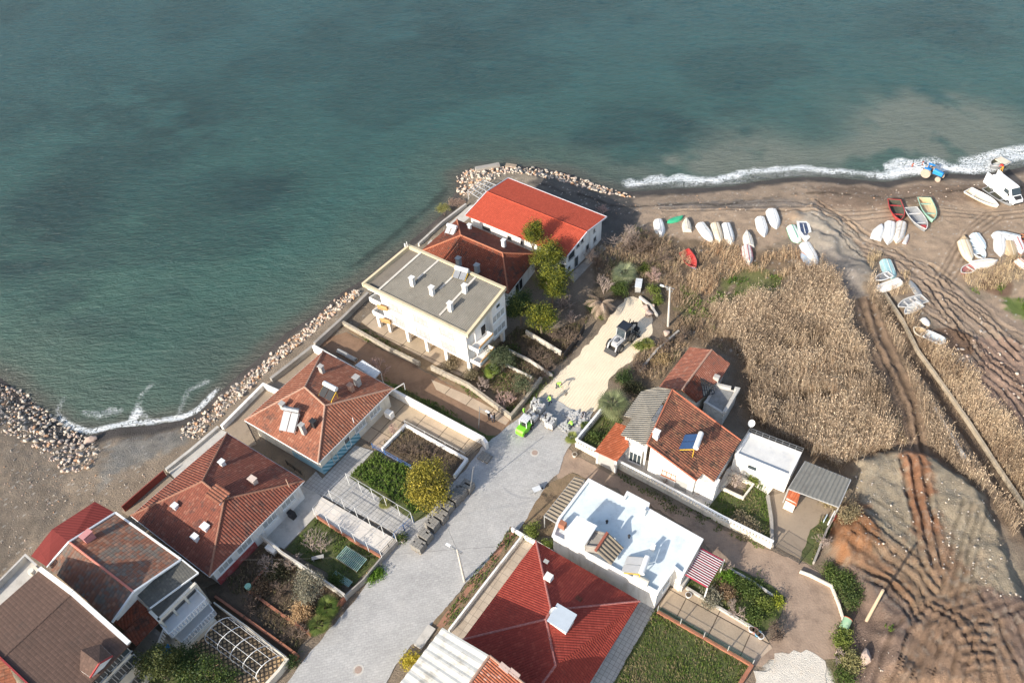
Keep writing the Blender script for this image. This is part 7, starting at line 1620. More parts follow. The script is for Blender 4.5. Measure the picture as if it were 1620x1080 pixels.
# ================================================================ vehicles
def wheel(parent, x, y, r, w, org=None, rimm=None, tyre=None):
    b = MB(); b.tube((x, y-w/2, r), (x, y+w/2, r), r, n=18); o = b.build('wheel', tyre or M['rubber'], parent)
    b = MB(); b.tube((x, y-w/2-.015, r), (x, y+w/2+.015, r), r*.55, n=14); b.build('rim', rimm or M['steel'], o); return o
def van():
    a = P(1610, 316, 1.0); c = P(1577, 281, 2.0); c = P(1577, 283, 1.6); mid_ = (a+c)/2; z = hz(mid_.x, mid_.y); ang = math.atan2(a.y-c.y, a.x-c.x); r = thing('van', 'white panel van facing away from the sea beside the dark grey skiff', 'van', (mid_.x, mid_.y, z), None, ang)
    W_ = mat('white van paint', (.82, .82, .82), .3, .02, 1, spec=.5); L = 5.7
    secs = [(-L/2, .95, .45, 2.35, .86), (-L/2+.15, .98, .4, 2.42, .88), (L*.12, .98, .4, 2.45, .88), (L*.20, .98, .4, 2.40, .84), (L*.355, .96, .4, 1.45, .86), (L*.47, .92, .42, 1.15, .84), (L/2, .82, .5, .95, .74)]
    b = MB(); rings = []
    for x, hw, z0, z1, tw in secs: rings.append([(x, -hw, z0), (x, hw, z0), (x, hw, z0+(z1-z0)*.5), (x, (hw+tw)/2, z1-.12), (x, tw-.1, z1), (x, -tw+.1, z1), (x, -(hw+tw)/2, z1-.12), (x, -hw, z0+(z1-z0)*.5)])
    b.loft(rings); b.build('body', W_, r)
    b = MB(); x0, x1 = L*.215, L*.345; b.hexa([(x0, -.74, 2.26), (x1, -.80, 1.50), (x1, .80, 1.50), (x0, .74, 2.26)], [(x0+.04, -.74, 2.36), (x1+.04, -.80, 1.57), (x1+.04, .80, 1.57), (x0+.04, .74, 2.36)]); b.build('windscreen', M['glass'], r)
    b = MB()
    b.prism([(L*.37, -.62), (L*.47, -.55), (L*.47, .55), (L*.37, .62)], 1.15, [1.48, 1.22, 1.22, 1.48]); b.build('bonnet_panel', M['dark'], r)['label'] = 'black bonnet panel'
    for sy in (-1, 1):
        b = MB(); b.hexa([(L*.06, sy*.985, 1.45), (L*.26, sy*.985, 1.45), (L*.20, sy*.93, 2.05), (L*.06, sy*.93, 2.05)], [(L*.06, sy*1.005, 1.45), (L*.26, sy*1.0, 1.45), (L*.20, sy*.96, 2.05), (L*.06, sy*.96, 2.05)]); b.build('side_window', M['glass'], r)
        b = MB(); b.box((L*.27, sy*1.12, 1.5), (.12, .22, .3)); b.build('mirror', M['dark'], r)
        b = MB(); b.box((L*.485, sy*.62, .85), (.14, .3, .2)); b.build('headlight', M['tankw'], r)
        wheel(r, L*.32, sy*.86, .35, .24); wheel(r, -L*.30, sy*.86, .35, .24)
    b = MB(); b.box((L*.5, 0, .55), (.15, 1.6, .25)); b.build('bumper', M['dark'], r)
    for sy in (-1, 1): b = MB(); b.box((-L/2-.45, sy*.98, 1.4), (.9, .06, 1.9)); b.build('rear_door', W_, r)
van()
def tractor(name, label, px, pz, ang, hood, scale=1.0, wc=None, cat='tractor'):
    q = P(px[0], px[1], pz); z = hz(q.x, q.y); q = P(px[0], px[1], pz+z); r = thing(name, label, cat, (q.x, q.y, z), None, ang); r.scale = (scale,)*3
    b = MB(); b.loft([[(.1, -.3, .75), (.1, .3, .75), (.1, .3, 1.25), (.1, .2, 1.38), (.1, -.2, 1.38), (.1, -.3, 1.25)], [(1.45, -.27, .7), (1.45, .27, .7), (1.45, .27, 1.1), (1.45, .18, 1.2), (1.45, -.18, 1.2), (1.45, -.27, 1.1)]]); b.build('hood', hood, r)
    b = MB(); b.box((.3, 0, .6), (2.2, .35, .35)); b.box((1.2, 0, .42), (.15, 1.2, .12)); b.box((-.6, 0, .7), (.5, 1.0, .4)); b.build('chassis', M['dark'], r)
    b = MB(); b.box((-.55, 0, 1.12), (.45, .45, .12)); b.box((-.78, 0, 1.35), (.1, .45, .4)); b.build('seat', hood, r)
    for sy in (-1, 1):
        wheel(r, -.6, sy*.72, .68, .36, rimm=wc, tyre=wc); wheel(r, 1.2, sy*.62, .38, .22, rimm=wc, tyre=wc)
        b = MB(); b.box((-.6, sy*.7, 1.42), (.9, .4, .06)); b.build('mudguard', hood, r)
    b = MB(); b.tube((-.1, 0, 1.25), (-.35, 0, 1.5), .03); b.tube((-.35, 0, 1.5), (-.37, 0, 1.53), .2, n=12); b.build('steering_wheel', M['dark'], r); return r
WC = mat('sand caked tyre', (.42, .33, .26), .9, .2, 4); BLU = mat('bright blue paint', (.03, .25, .60), .4, .05, 3)
tractor('tractor', 'small blue tractor at the water edge with sandy wheels', (1475, 273), .8, math.atan2(-1, .9), BLU, 1.15, WC)
q = [P(*v, -.7) for v in [(1468, 272), (1449, 261), (1457, 259), (1463, 258)]]; b = MB(); tr = thing('boat_trailer', 'rusty white boat trailer frame behind the blue tractor in the surf', 'trailer', q[0])
for a, c in ((q[0], P(1444, 260, -.7)), (q[0], P(1460, 257, -.7)), (P(1452, 264, -.7), P(1463, 264, -.7)), (P(1444, 260, -.7), P(1458, 256, -.7)), (P(1447, 262, -.7), P(1459, 259, -.7))): b.beam(a, c, .1)
b.beam(P(1463, 268, -.6), P(1470, 261, .3), .09); b.build('frame', M['trim'], tr, q[0])
for p_ in ((1444, 261), (1460, 258)): b = MB(); v = P(*p_, -.9); b.tube(v-AX*.12, v+AX*.12, .35, n=14); b.build('wheel', mat('rusty wheel', (.3, .09, .06), .8, .2, 4), tr, q[0])
def excavator():
    q = P(986, 527, 1.4); q = P(985, 529, 1.4); ang = math.atan2(BX.y, BX.x)+math.pi-.12; r = thing('backhoe_loader', 'white and black wheeled backhoe loader parked on the cream sand road', 'excavator', (q.x, q.y, 0), None, ang)
    WP = mat('loader white', (.50, .50, .50), .4, .1, 2, (.3, .27, .22), .4, 2); DK = M['dark']
    b = MB(); b.loft([[(-1.2, -.6, .7), (-1.2, .6, .7), (-1.2, .6, 1.3), (-1.2, -.6, 1.3)], [(.9, -.55, .7), (.9, .55, .7), (.9, .55, 1.45), (.9, -.55, 1.45)], [(2.0, -.45, .7), (2.0, .45, .7), (2.0, .4, 1.3), (2.0, -.4, 1.3)]]); b.build('body', WP, r)
    b = MB(); b.loft([[(-1.0, -.7, 1.3), (-1.0, .7, 1.3), (.5, .7, 1.3), (.5, -.7, 1.3)], [(-.95, -.65, 2.75), (-.95, .65, 2.75), (.35, .65, 2.75), (.35, -.65, 2.75)]]); b.build('cab', M['glass'], r)
    b = MB(); b.loft([[(-1.15, -.78, 2.752), (-1.15, .78, 2.752), (.55, .78, 2.752), (.55, -.78, 2.752)], [(-1.05, -.68, 2.92), (-1.05, .68, 2.92), (.45, .68, 2.92), (.45, -.68, 2.92)]]); b.build('cab_roof', mat('black roof paint', (.025, .03, .04), .35, .1, 2), r)
    for sy in (-1, 1):
        [(lambda b: (b.beam((x0, sy*.68, 1.3), (x1, sy*.66, 2.75), .09), b.build('cab_pillar', WP, r)))(MB()) for x0, x1 in ((-1.0, -.96), (.5, .36))]
        wheel(r, -.9, sy*.95, .72, .42); wheel(r, 1.7, sy*.88, .62, .38)
        b = MB(); b.beam((.6, sy*.62, 1.25), (2.2, sy*.62, 1.3), .16, .22); b.beam((2.2, sy*.62, 1.3), (2.55, sy*.62, .4), .16, .22); b.build('loader_arm', WP, r)
        b = MB(); b.beam((-1.3, sy*.5, .9), (-2.0, sy*1.25, .25), .12); b.box((-2.05, sy*1.28, .1), (.4, .35, .12)); b.build('stabiliser', DK, r)
        b = MB(); b.beam((-1.6, sy*.25, 1.0), (-2.1, sy*.25, 2.5), .1); b.build('rear_post', DK, r)
    b = MB(); b.hexa([(2.5, -.9, .05), (3.0, -.9, .05), (3.0, .9, .05), (2.5, .9, .05)], [(2.45, -.9, .6), (2.6, -.9, .6), (2.6, .9, .6), (2.45, .9, .6)]); b.build('bucket', DK, r)
    b = MB(); b.beam((-1.4, 0, .9), (-2.0, .0, 1.9), .22, .3); b.beam((-2.0, 0, 1.9), (-2.9, .35, 1.5), .18, .24); b.beam((-2.9, .35, 1.5), (-2.9, .35, .6), .14, .2); b.build('boom', DK, r); b = MB(); b.box((-2.9, .4, .4), (.5, .6, .45)); b.build('digging_bucket', DK, r)
    b = MB()
    for z_ in (.35, .7): b.beam((-2.2, -1.2, z_), (-2.2, 1.2, z_), .1)
    for y_ in (-1.2, -.6, .6, 1.2): b.beam((-2.2, y_, .3), (-2.5, y_, .75), .08)
    b.build('ripper_frame', DK, r); b = MB(); b.box((1.4, 0, 1.48), (.7, .5, .12)); b.build('engine_hood', M['steel'], r); b = MB(); b.tube((1.3, .3, 1.4), (1.3, .3, 2.1), .05); b.build('exhaust', DK, r)
excavator()
def forklift():
    q = P(830, 673, .9); ang = math.atan2(BX.y, BX.x)-.02; r = thing('forklift', 'lime green compact forklift carrying a load of grey blocks on the paved road', 'forklift', (q.x, q.y, 0), None, ang); LG_ = mat('lime green paint', (.22, .62, .04), .4, .08, 2)
    b = MB(); b.loft([[(-1.25, -.5, .35), (-1.25, .5, .35), (-1.25, .5, .95), (-1.25, -.5, .95)], [(-1.05, -.58, .3), (-1.05, .58, .3), (-1.05, .55, 1.15), (-1.05, -.55, 1.15)], [(-.35, -.6, .3), (-.35, .6, .3), (-.35, .58, 1.12), (-.35, -.58, 1.12)], [(.9, -.58, .3), (.9, .58, .3), (.9, .56, .75), (.9, -.56, .75)]]); b.build('body', LG_, r)
    b = MB()
    for x, y in ((-.35, -.52), (-.35, .52), (.75, -.52), (.75, .52)): b.beam((x, y, .8), (x*.9, y*.95, 2.1), .08)
    b.beam((-.33, -.5, 2.1), (-.33, .5, 2.1), .08); b.beam((.68, -.5, 2.1), (.68, .5, 2.1), .08); b.build('cab_frame', M['trim'], r)
    b = MB(); b.box((.18, 0, 2.16), (1.15, 1.12, .08))
    for k in range(5): b.box((-.25+k*.2, 0, 2.22), (.06, .8, .04))
    b.build('cab_roof', mat('pale cab roof', (.6, .6, .6), .5, .1, 2), r)
    b = MB(); b.box((0, 0, 1.1), (.5, .5, .12)); b.box((-.24, 0, 1.4), (.1, .5, .5)); b.build('seat', M['dark'], r)
    for sy in (-1, 1): wheel(r, -.75, sy*.55, .3, .26); wheel(r, .65, sy*.58, .36, .28)
    b = MB(); b.beam((1.05, -.3, .1), (1.05, -.3, 2.2), .1); b.beam((1.05, .3, .1), (1.05, .3, 2.2), .1); b.beam((1.05, -.3, 2.2), (1.05, .3, 2.2), .1); b.build('mast', M['dark'], r); b = MB(); b.box((1.7, -.25, .12), (1.2, .12, .06)); b.box((1.7, .25, .12), (1.2, .12, .06)); b.build('fork', M['dark'], r)
    p_ = Vector((q.x, q.y, 0))+Vector((math.cos(ang), math.sin(ang), 0))*1.85; pallet('pile of dark grey blocks carried on the forklift forks', None, p_, ang, .16, (1.05, 1.15, .7), 1)
def pallet(label, px, wpos=None, ang=None, z=0, size=(1.25, 1.25, 1.2), tone=0, group=None, jit=.03, name='block_stack'):
    o = wpos if wpos is not None else P(px[0], px[1], size[2]); ang = math.atan2(BX.y, BX.x) if ang is None else ang; r = thing(name, label, 'block stack', (o.x, o.y, z+.02), group, ang+random.uniform(-.06, .06))
    b = MB()
    for k in (-1, 0, 1): b.box((0, k*size[1]*.4, .06), (size[0], .1, .12))
    b.box((0, 0, .14), (size[0], size[1], .04)); b.build('pallet_base', M['wood'], r)
    mt = [mat('grey concrete block', (.25, .235, .21), .9, .15, 3, (.2, .19, .17), .3, 3), mat('pale concrete block', (.50, .49, .47), .9, .15, 3, (.3, .28, .25), .3, 3)][tone % 2]
    nx, ny, nz = 5, 4, max(2, int(size[2]/.2)); b = MB(); dx, dy, dz = size[0]/nx, size[1]/ny, (size[2]-.16)/nz
    for k in range(nz):
        for i in range(nx):
            for j in range(ny):
                if 0 < i < nx-1 and 0 < j < ny-1 and k < nz-1: continue
                if k == nz-1 and random.random() < jit*3: continue
                b.box((-size[0]/2+(i+.5)*dx+random.uniform(-jit, jit)*.4, -size[1]/2+(j+.5)*dy+random.uniform(-jit, jit)*.4, .165+(k+.5)*dz), (dx*.93, dy*.93, dz*.95))
    b.build('blocks', mt, r); return r
forklift()
gp = 'pallets of blocks lined up along the paved road'
for px, sz, lb in [((661, 859), 1.15, 'nearest block stack of the line, in full sun'), ((672, 843), 1.25, 'second block stack of the line from the near end'), ((683, 825), 1.25, 'third block stack of the line from the near end'), ((697, 812), 1.25, 'block stack in the middle of the line, fourth from the near end'), ((706, 797), 1.25, 'fifth block stack of the line from the near end'), ((718, 783), 1.35, 'sixth and longer block stack of the line with its top half lit'), ((727, 775), 1.2, 'block stack touching the longer one near the far end'), ((739, 765), 1.15, 'farthest block stack of the line, beside the thin pole')]:
    pallet(lb, px, group=gp, size=(1.08, 1.4, sz))
gp = 'pale block stacks by the workers'
for px, sz, lb in [((853, 641), 1.2, 'tallest pale block stack behind the forklift'), ((848, 635), 1.0, 'pale block stack at the road edge behind the forklift'), ((871, 664), 1.3, 'lone pale block stack in the middle of the paving front'), ((864, 658), .6, 'half used low block stack beside the lone pale one')]:
    pallet(lb, px, group=gp, size=(1.15, 1.15, sz), tone=1, jit=.12)
b = MB()
for k in range(230):
    c0 = random.choice([(905, 655, 14, 4), (912, 660, 9, 8), (893, 674, 9, 8), (920, 668, 10, 8)]); q = P(c0[0]+random.gauss(0, c0[2]*.5), c0[1]+random.gauss(0, c0[3]*.5), .05); b.box((q.x, q.y, .07+random.random()*.12), (.24, .2, .1), random.uniform(0, 3))
tag(b.build('loose_pavers', _mc['pale concrete block'], None, P(905, 660, 0)), 'loose grey pavers scattered round the kneeling worker', 'pavers', None, 'stuff')
pallet('tan pallet of slabs on the verge beside the jointed yard', (767, 722), size=(1.2, 1.5, .25), tone=0, name='slab_pallet')

# ================================================================ people
SK = mat('skin', (.45, .27, .19), .6, .05, 5); HV = mat('hi-vis lime jacket', (.38, .80, .10), .6, .08, 5); TR = mat('dark trousers', (.04, .045, .06), .9, .15, 5); CT = mat('dark coat', (.035, .035, .045), .9, .15, 5); GC = mat('grey jacket', (.25, .25, .29), .9, .12, 5); HR = mat('dark hair', (.025, .018, .014), .8, .1, 8); RJ = mat('red jacket', (.6, .04, .03), .8, .1, 5); YO = mat('orange oilskin trousers', (.7, .35, .05), .7, .1, 5); SH = mat('shoe', (.03, .03, .03), .7, .1, 5); HVo = mat('white cap', (.7, .7, .7), .7, .1, 5)
def person(label, px, face, pose='stand', jacket=None, trousers=None, hair=None, zc=0.0, g=None, tool=None):
    """one skinned body (skin, then jacket and trousers by face height), hair as a child; standing about 1.72 m"""
    q = P(px[0], px[1], zc); r_ = (q.x, q.y, zc)
    J = dict(pel=(0, 0, .95), spi=(0, 0, 1.18), che=(0, 0, 1.38), nec=(0, 0, 1.50), hed=(.02, 0, 1.58), top=(.02, 0, 1.68), shl=(0, .19, 1.42), shr=(0, -.19, 1.42), ell=(.04, .27, 1.15), elr=(.04, -.27, 1.15), wrl=(.16, .26, .92), wrr=(.16, -.26, .92), hal=(.2, .26, .84), har=(.2, -.26, .84), hil=(0, .10, .90), hir=(0, -.10, .90), knl=(.03, .12, .49), knr=(.03, -.12, .49), anl=(0, .13, .08), anr=(0, -.13, .08), tol=(.17, .14, .04), tor=(.17, -.14, .04))
    if pose == 'stride': J.update(knl=(.18, .12, .52), anl=(.22, .13, .08), tol=(.38, .14, .04), knr=(-.08, -.12, .5), anr=(-.3, -.13, .1), tor=(-.14, -.14, .04), wrl=(.3, .2, 1.05), hal=(.38, .17, 1.03), wrr=(.28, -.2, 1.0), har=(.36, -.17, .98))
    if pose == 'bend':
        J.update(spi=(.18, 0, 1.08), che=(.40, 0, 1.18), nec=(.52, 0, 1.20), hed=(.60, 0, 1.19), top=(.70, 0, 1.16), shl=(.42, .19, 1.18), shr=(.42, -.19, 1.18), ell=(.5, .24, .9), elr=(.5, -.24, .92), wrl=(.6, .16, .68), wrr=(.66, -.16, .74), hal=(.64, .12, .6), har=(.72, -.12, .68), pel=(-.05, 0, .93), hil=(-.04, .10, .89), hir=(-.04, -.10, .89), knl=(.08, .14, .5), knr=(0, -.14, .48), anr=(-.15, -.15, .08), tor=(.02, -.16, .04))
    if pose in ('kneel', 'crouch'):
        J.update(pel=(-.1, 0, .38), hil=(-.1, .1, .36), hir=(-.1, -.1, .36), spi=(.06, 0, .58), che=(.26, 0, .74), nec=(.36, 0, .82), hed=(.43, 0, .86), top=(.50, 0, .92), shl=(.26, .19, .76), shr=(.26, -.19, .76), ell=(.38, .25, .5), elr=(.38, -.25, .5), wrl=(.55, .16, .28), wrr=(.52, -.16, .26), hal=(.62, .13, .2), har=(.6, -.13, .18), knl=(.28, .16, .42 if pose == 'crouch' else .1), knr=(.26, -.16, .42 if pose == 'crouch' else .1), anl=(.0, .16, .1), anr=(-.02, -.16, .1), tol=(.17, .17, .04) if pose == 'crouch' else (-.2, .16, .05), tor=(.15, -.17, .04) if pose == 'crouch' else (-.22, -.16, .05))
    names = list(J); V = [J[k] for k in names]; ix = {k: i for i, k in enumerate(names)}
    E = [('pel', 'spi'), ('spi', 'che'), ('che', 'nec'), ('nec', 'hed'), ('hed', 'top'), ('che', 'shl'), ('che', 'shr'), ('shl', 'ell'), ('ell', 'wrl'), ('wrl', 'hal'), ('shr', 'elr'), ('elr', 'wrr'), ('wrr', 'har'), ('pel', 'hil'), ('pel', 'hir'), ('hil', 'knl'), ('knl', 'anl'), ('anl', 'tol'), ('hir', 'knr'), ('knr', 'anr'), ('anr', 'tor')]
    rad = dict(pel=.15, spi=.135, che=.155, nec=.06, hed=.095, top=.075, shl=.075, shr=.075, ell=.052, elr=.052, wrl=.036, wrr=.036, hal=.04, har=.04, hil=.105, hir=.105, knl=.072, knr=.072, anl=.05, anr=.05, tol=.038, tor=.038)
    E = [(ix[a], ix[c]) for a, c in E]; extra = []
    for h, w in (('hal', 'wrl'), ('har', 'wrr')):      # five short fingers per hand
        hv = Vector(J[h]); dv = (hv-Vector(J[w])).normalized(); sd = dv.cross(Vector((1, 0, 0))).normalized() if abs(dv.x) < .9 else Vector((0, 1, 0))
        for k in range(5):
            off = sd*((k-2)*.017); tipv = hv+dv*(.085-.008*abs(k-2))+off*1.3 if k else hv+dv*.035-sd*.06; V.append(tuple(tipv)); extra.append(.009 if k else .011); E.append((ix[h], len(V)-1))
    me = bpy.data.meshes.new('person'); me.from_pydata(V, E, []); o = bpy.data.objects.new('person', me); COL.objects.link(o)
    md = o.modifiers.new('s', 'SKIN'); sv = me.skin_vertices[0].data
    for i, k in enumerate(names): sv[i].radius = (rad[k], rad[k]); sv[i].use_root = (k == 'pel')
    for i, e in enumerate(extra): sv[len(names)+i].radius = (e, e)
    md.use_smooth_shade = True; sb2 = o.modifiers.new('u', 'SUBSURF'); sb2.levels = 1; sb2.render_levels = 1
    dg = bpy.context.evaluated_depsgraph_get(); dg.update(); me2 = bpy.data.meshes.new_from_object(o.evaluated_get(dg)); o.modifiers.clear(); o.data = me2
    me2.materials.clear()
    for m_ in (SK, jacket or HV, trousers or TR, SH): me2.materials.append(m_)
    def near(c_, keys): return min((Vector(J[k])-c_).length-rad[k]*.6 for k in keys)
    for p_ in me2.polygons:
        c_ = p_.center; dd = dict(sk=min(near(c_, ['hed', 'top', 'hal', 'har'])+.0, near(c_, ['nec'])+.02), ja=near(c_, ['spi', 'che', 'shl', 'shr', 'ell', 'elr', 'wrl', 'wrr'])-.01, tr=near(c_, ['pel', 'hil', 'hir', 'knl', 'knr']), sh=near(c_, ['anl', 'anr', 'tol', 'tor']))
        m1 = (Vector(J['hil'])+Vector(J['knl']))/2; m2 = (Vector(J['hir'])+Vector(J['knr']))/2; m3 = (Vector(J['anl'])+Vector(J['knl']))/2; m4 = (Vector(J['anr'])+Vector(J['knr']))/2; m5 = (Vector(J['shl'])+Vector(J['ell']))/2
        dd['tr'] = min(dd['tr'], min((m_-c_).length-.05 for m_ in (m1, m2, m3, m4))); p_.material_index = {'sk': 0, 'ja': 1, 'tr': 2, 'sh': 3}[min(dd, key=dd.get)]; p_.use_smooth = True
    o.location = r_; o.rotation_euler = (0, 0, face); tag(o, label, 'person', g)
    hd = Vector(J['hed']).lerp(Vector(J['top']), .55); up = (Vector(J['top'])-Vector(J['hed'])).normalized(); b = MB(); b.ball(hd+up*.035-Vector((.02, 0, 0)), .108, (1, .92, .86), 10, 8); b.build('hair', hair or HR, o)
    fw = Vector((1, 0, 0))-up*up.x; fw = fw.normalized() if fw.length > .2 else Vector((0, 0, -1)); b = MB(); b.ball(hd-up*.02+fw*.105, .018, (1, .8, 1.2), 6, 5); b.build('nose', SK, o)
    for sy in (-1, 1): b = MB(); b.ball(hd+up*.012+fw*.098+Vector((0, sy*.034, 0)), .013, nu=6, nv=5); b.build('eye', TR, o); b = MB(); b.ball(hd+Vector((0, sy*.098, 0)), .024, (.6, .4, 1.1), 6, 5); b.build('ear', SK, o)
    b = MB(); b.box(hd-up*.055+fw*.094, (.02, .05, .01)); b.build('mouth', mat('lips', (.35, .12, .1), .6, .1, 5), o)
    if tool:
        b = MB(); a = Vector(J['hal']); c2 = Vector(J['har']); lo_ = Vector((1.5, -.35, .05)); b.tube(a+(a-lo_).normalized()*.4, lo_, .018, n=6); b.box(lo_, (.12, .5, .06)); t_ = b.build('rake', M['wood'], None); t_.location = r_; t_.rotation_euler = (0, 0, face); tag(t_, 'long handled rake held by the bending worker on the sand', 'rake')
    return o
person('bending worker in lime hi-vis jacket raking the cream sand', (881.5, 613.5), R(-35), 'bend', g=None, tool=True)
person('striding worker in lime hi-vis jacket with dark trousers at the edge of the sand', (870.5, 639), R(200), 'stride')
person('kneeling worker in lime hi-vis jacket laying pavers', (905, 675), R(120), 'kneel')
person('crouching worker in a grey jacket at the right end of the paving front', (925, 656), R(230), 'crouch', GC)
person('worker in lime hi-vis vest standing behind the forklift load', (829, 657), R(-20), 'stand')
person('left one of three people in dark clothes standing on the brown lane', (774, 663), R(-30), 'stand', CT, TR)
person('middle one of three people on the brown lane, in a grey jacket', (778.5, 667), R(20), 'stand', GC, TR)
person('right one of three people in dark clothes standing on the brown lane', (783, 666.5), R(170), 'stand', CT, CT)
person('person in red jacket and orange oilskin trousers in the surf beside the grey motorboat', (1583, 272), R(100), 'bend', RJ, YO, zc=-1.5)

# ================================================================ poles, lamps, bits
def lerp_pole(base_px, top_px, r, zb=None, r2=None):
    q = G(*base_px); d = None; best = None
    for k in range(10, 140):
        z = k*.1; t_ = P(top_px[0], top_px[1], q.z+z); e = (t_-q).to_2d().length
        if best is None or e < best[0]: best = (e, t_)
    return q, best[1]
def pole(name, label, cat, bp, tp, r, material, arms=None, r2=None, lamp=None, group=None):
    q, t_ = lerp_pole(bp, tp, r); root = thing(name, label, cat, q, group); b = MB(); b.tube(q-Vector((0, 0, .2)), t_, r, r2 or r*.7, 10); b.build('pole', material, root, q)
    if arms:
        for dz, ln in arms: b = MB(); c = t_-Vector((0, 0, dz)); b.beam(c-AX*ln/2, c+AX*ln/2, .08); [b.tube(c+AX*ln*s_, c+AX*ln*s_+Vector((0, 0, .18)), .035, n=6) for s_ in (-.45, 0, .45)]; b.build('crossarm', M['steel'], root, q)
    if lamp:
        d = lamp; b = MB(); c = t_-Vector((0, 0, .4)); e = c+d*.9+Vector((0, 0, .15)); b.tube(c, e, .035, n=6); b.build('lamp_arm', M['steel'], root, q); b = MB(); b.box(e+d*.2, (.55, .22, .12), math.atan2(d.y, d.x)); b.build('lamp_head', M['tankw'], root, q)
    return root, t_
r1, t1 = pole('utility_pole', 'pale concrete utility pole with lamp at the paved road edge', 'utility pole', (735, 919), (723, 868), .14, M['concp'], [(.1, 1.3), (.5, 1.0)], .09, -AX)
r2_, t2 = pole('utility_pole', 'white utility pole with lamp on the bank beside the sand road', 'utility pole', (1057, 516), (1060, 454), .17, M['concp'], [(.1, 1.2), (.6, .9)], .11, -AX)
r3, t3 = pole('utility_pole', 'bare tilted timber pole beside the spoil heap', 'utility pole', (1371, 981), (1397, 933), .17, mat('pale timber pole', (.48, .38, .26), .85, .15, 4), None, .13)
r4, t4 = pole('street_lamp', 'thin street lamp at the road end of the brown lane', 'street lamp', (757, 677), (759, 643), .05, M['steel'], None, .04, AX)
r5, t5 = pole('utility_pole', 'thin grey pole beside the farthest block stack', 'utility pole', (742, 783), (749, 738), .05, M['steel'], None, .04)
def wire(label, a, c, sag=.6, r=.012):
    b = MB(); pts = [a.lerp(c, k/14)-Vector((0, 0, sag*4*(k/14)*(1-k/14))) for k in range(15)]; b.path(pts, r, 4); tag(b.build('wire', M['dark'], None, a), label, 'wire')
wire('sagging wire from the leaning concrete pole over the long dark red roof', t1, P(350, 885, 3.0)); wire('sagging wire from the leaning concrete pole to the yellow conifer plot', t1, P(700, 812, 4.2)+Vector((0, 0, 0))); wire('sagging wire from the leaning concrete pole to the flat roofed house', t1, P(884, 846, 4.0))
wire('overhead wire from the white utility pole towards the red roofed hall', t2, P(897, 406, 4.3)); wire('overhead wire from the white utility pole to the derelict roof', t2, P(1091, 549, 3.4))
# metal frame over the driveway
def driveway_frame():
    q = [(501, 796), (604, 880), (628, 853), (520, 778), (650, 815), (545, 745)]; o = P(604, 880, 0); r = thing('metal_frame', 'white tubular metal frame standing over the driveway slab and front yard', 'frame', o)
    zt = 2.4; A_ = [P(494, 803, zt), P(600, 870, zt)]; B_ = [P(519, 775, zt), P(624, 844, zt)]; C_ = [P(546, 748, zt), P(649, 810, zt)]; b = MB()
    for ln in (A_, B_, C_): b.beam(ln[0], ln[1], .045)
    for k in range(6):
        s_ = k/5; a, m_, c = A_[0].lerp(A_[1], s_), B_[0].lerp(B_[1], s_), C_[0].lerp(C_[1], s_); b.beam(a, m_, .035); b.beam(m_, c, .035)
        if k < 2:
            for j in range(3): b.beam(a.lerp(m_, (j+1)/4), A_[0].lerp(A_[1], s_+.2).lerp(B_[0].lerp(B_[1], s_+.2), (j+1)/4), .03)
    b.build('top_frame', M['metal'], r, o)
    for k in range(6):
        for ln in (A_, B_, C_): c = ln[0].lerp(ln[1], k/5); b = MB(); b.beam(c, (c.x, c.y, 0), .05); b.build('post', M['trim'], r, o)
driveway_frame()
def arches():
    o = P(400, 1010, 0); r = thing('pergola', 'row of white metal hoops over the diamond tiled path', 'pergola', o); L0, L1 = [P(*v, 0) for v in [(330, 1018), (410, 1078)]], [P(*v, 0) for v in [(372, 984), (452, 1044)]]
    b = MB(); H_ = []
    for k in range(5):
        a = L0[0].lerp(L0[1], k/4); c = L1[0].lerp(L1[1], k/4); m_ = (a+c)/2; w = (c-a)/2; pts = [m_+w*math.cos(math.pi*(1-j/10))*1.0+Vector((0, 0, .9+1.35*math.sin(math.pi*j/10))) for j in range(11)]; pts = [Vector((a.x, a.y, 0))]+pts+[Vector((c.x, c.y, 0))]; bb = MB(); bb.path(pts, .04, 6); bb.build('hoop', M['trim'], r, o); H_.append(pts)
    for j in (1, 3, 5, 7, 9, 11): b.path([h[j] for h in H_], .03, 5)
    b.build('purlin', M['metal'], r, o)
arches()
for px, lb, c1, c2 in [((1213, 662+336), 'white tyre pot on the patio edge', M['tankw'], M['hole'])]: pass
for px, mt, lb in [((1189, 995), M['tankw'], 'white round pot, first of the painted row at the patio corner'), ((1194, 997), mat('pink pot', (.55, .3, .28), .7, .1, 4), 'pinkish pot, second of the painted row at the patio corner'), ((1199, 1002), mat('sky blue pot', (.2, .45, .65), .6, .1, 4), 'sky blue pot of the painted row at the patio corner'), ((1203.5, 1006), M['tankw'], 'white round pot, last of the painted row at the patio corner'), ((1089, 941), M['tankw'], 'large white flower pot at the house end of the patio'), ((909, 719), M['cream'], 'yellowish planter ring at the foot of the baluster fence'), ((637, 854), M['cream'], 'round cream planter beside the blue gate')]:
    q = P(px[0], px[1], .3); r = thing('flower_pot', lb, 'flower pot', (q.x, q.y, 0)); b = MB(); b.tube((0, 0, 0), (0, 0, .42), .22, .32, 14); b.build('pot', mt, r); b = MB(); b.disc((0, 0), .26, .421, 14, .01); b.build('soil', M['soil'], r)
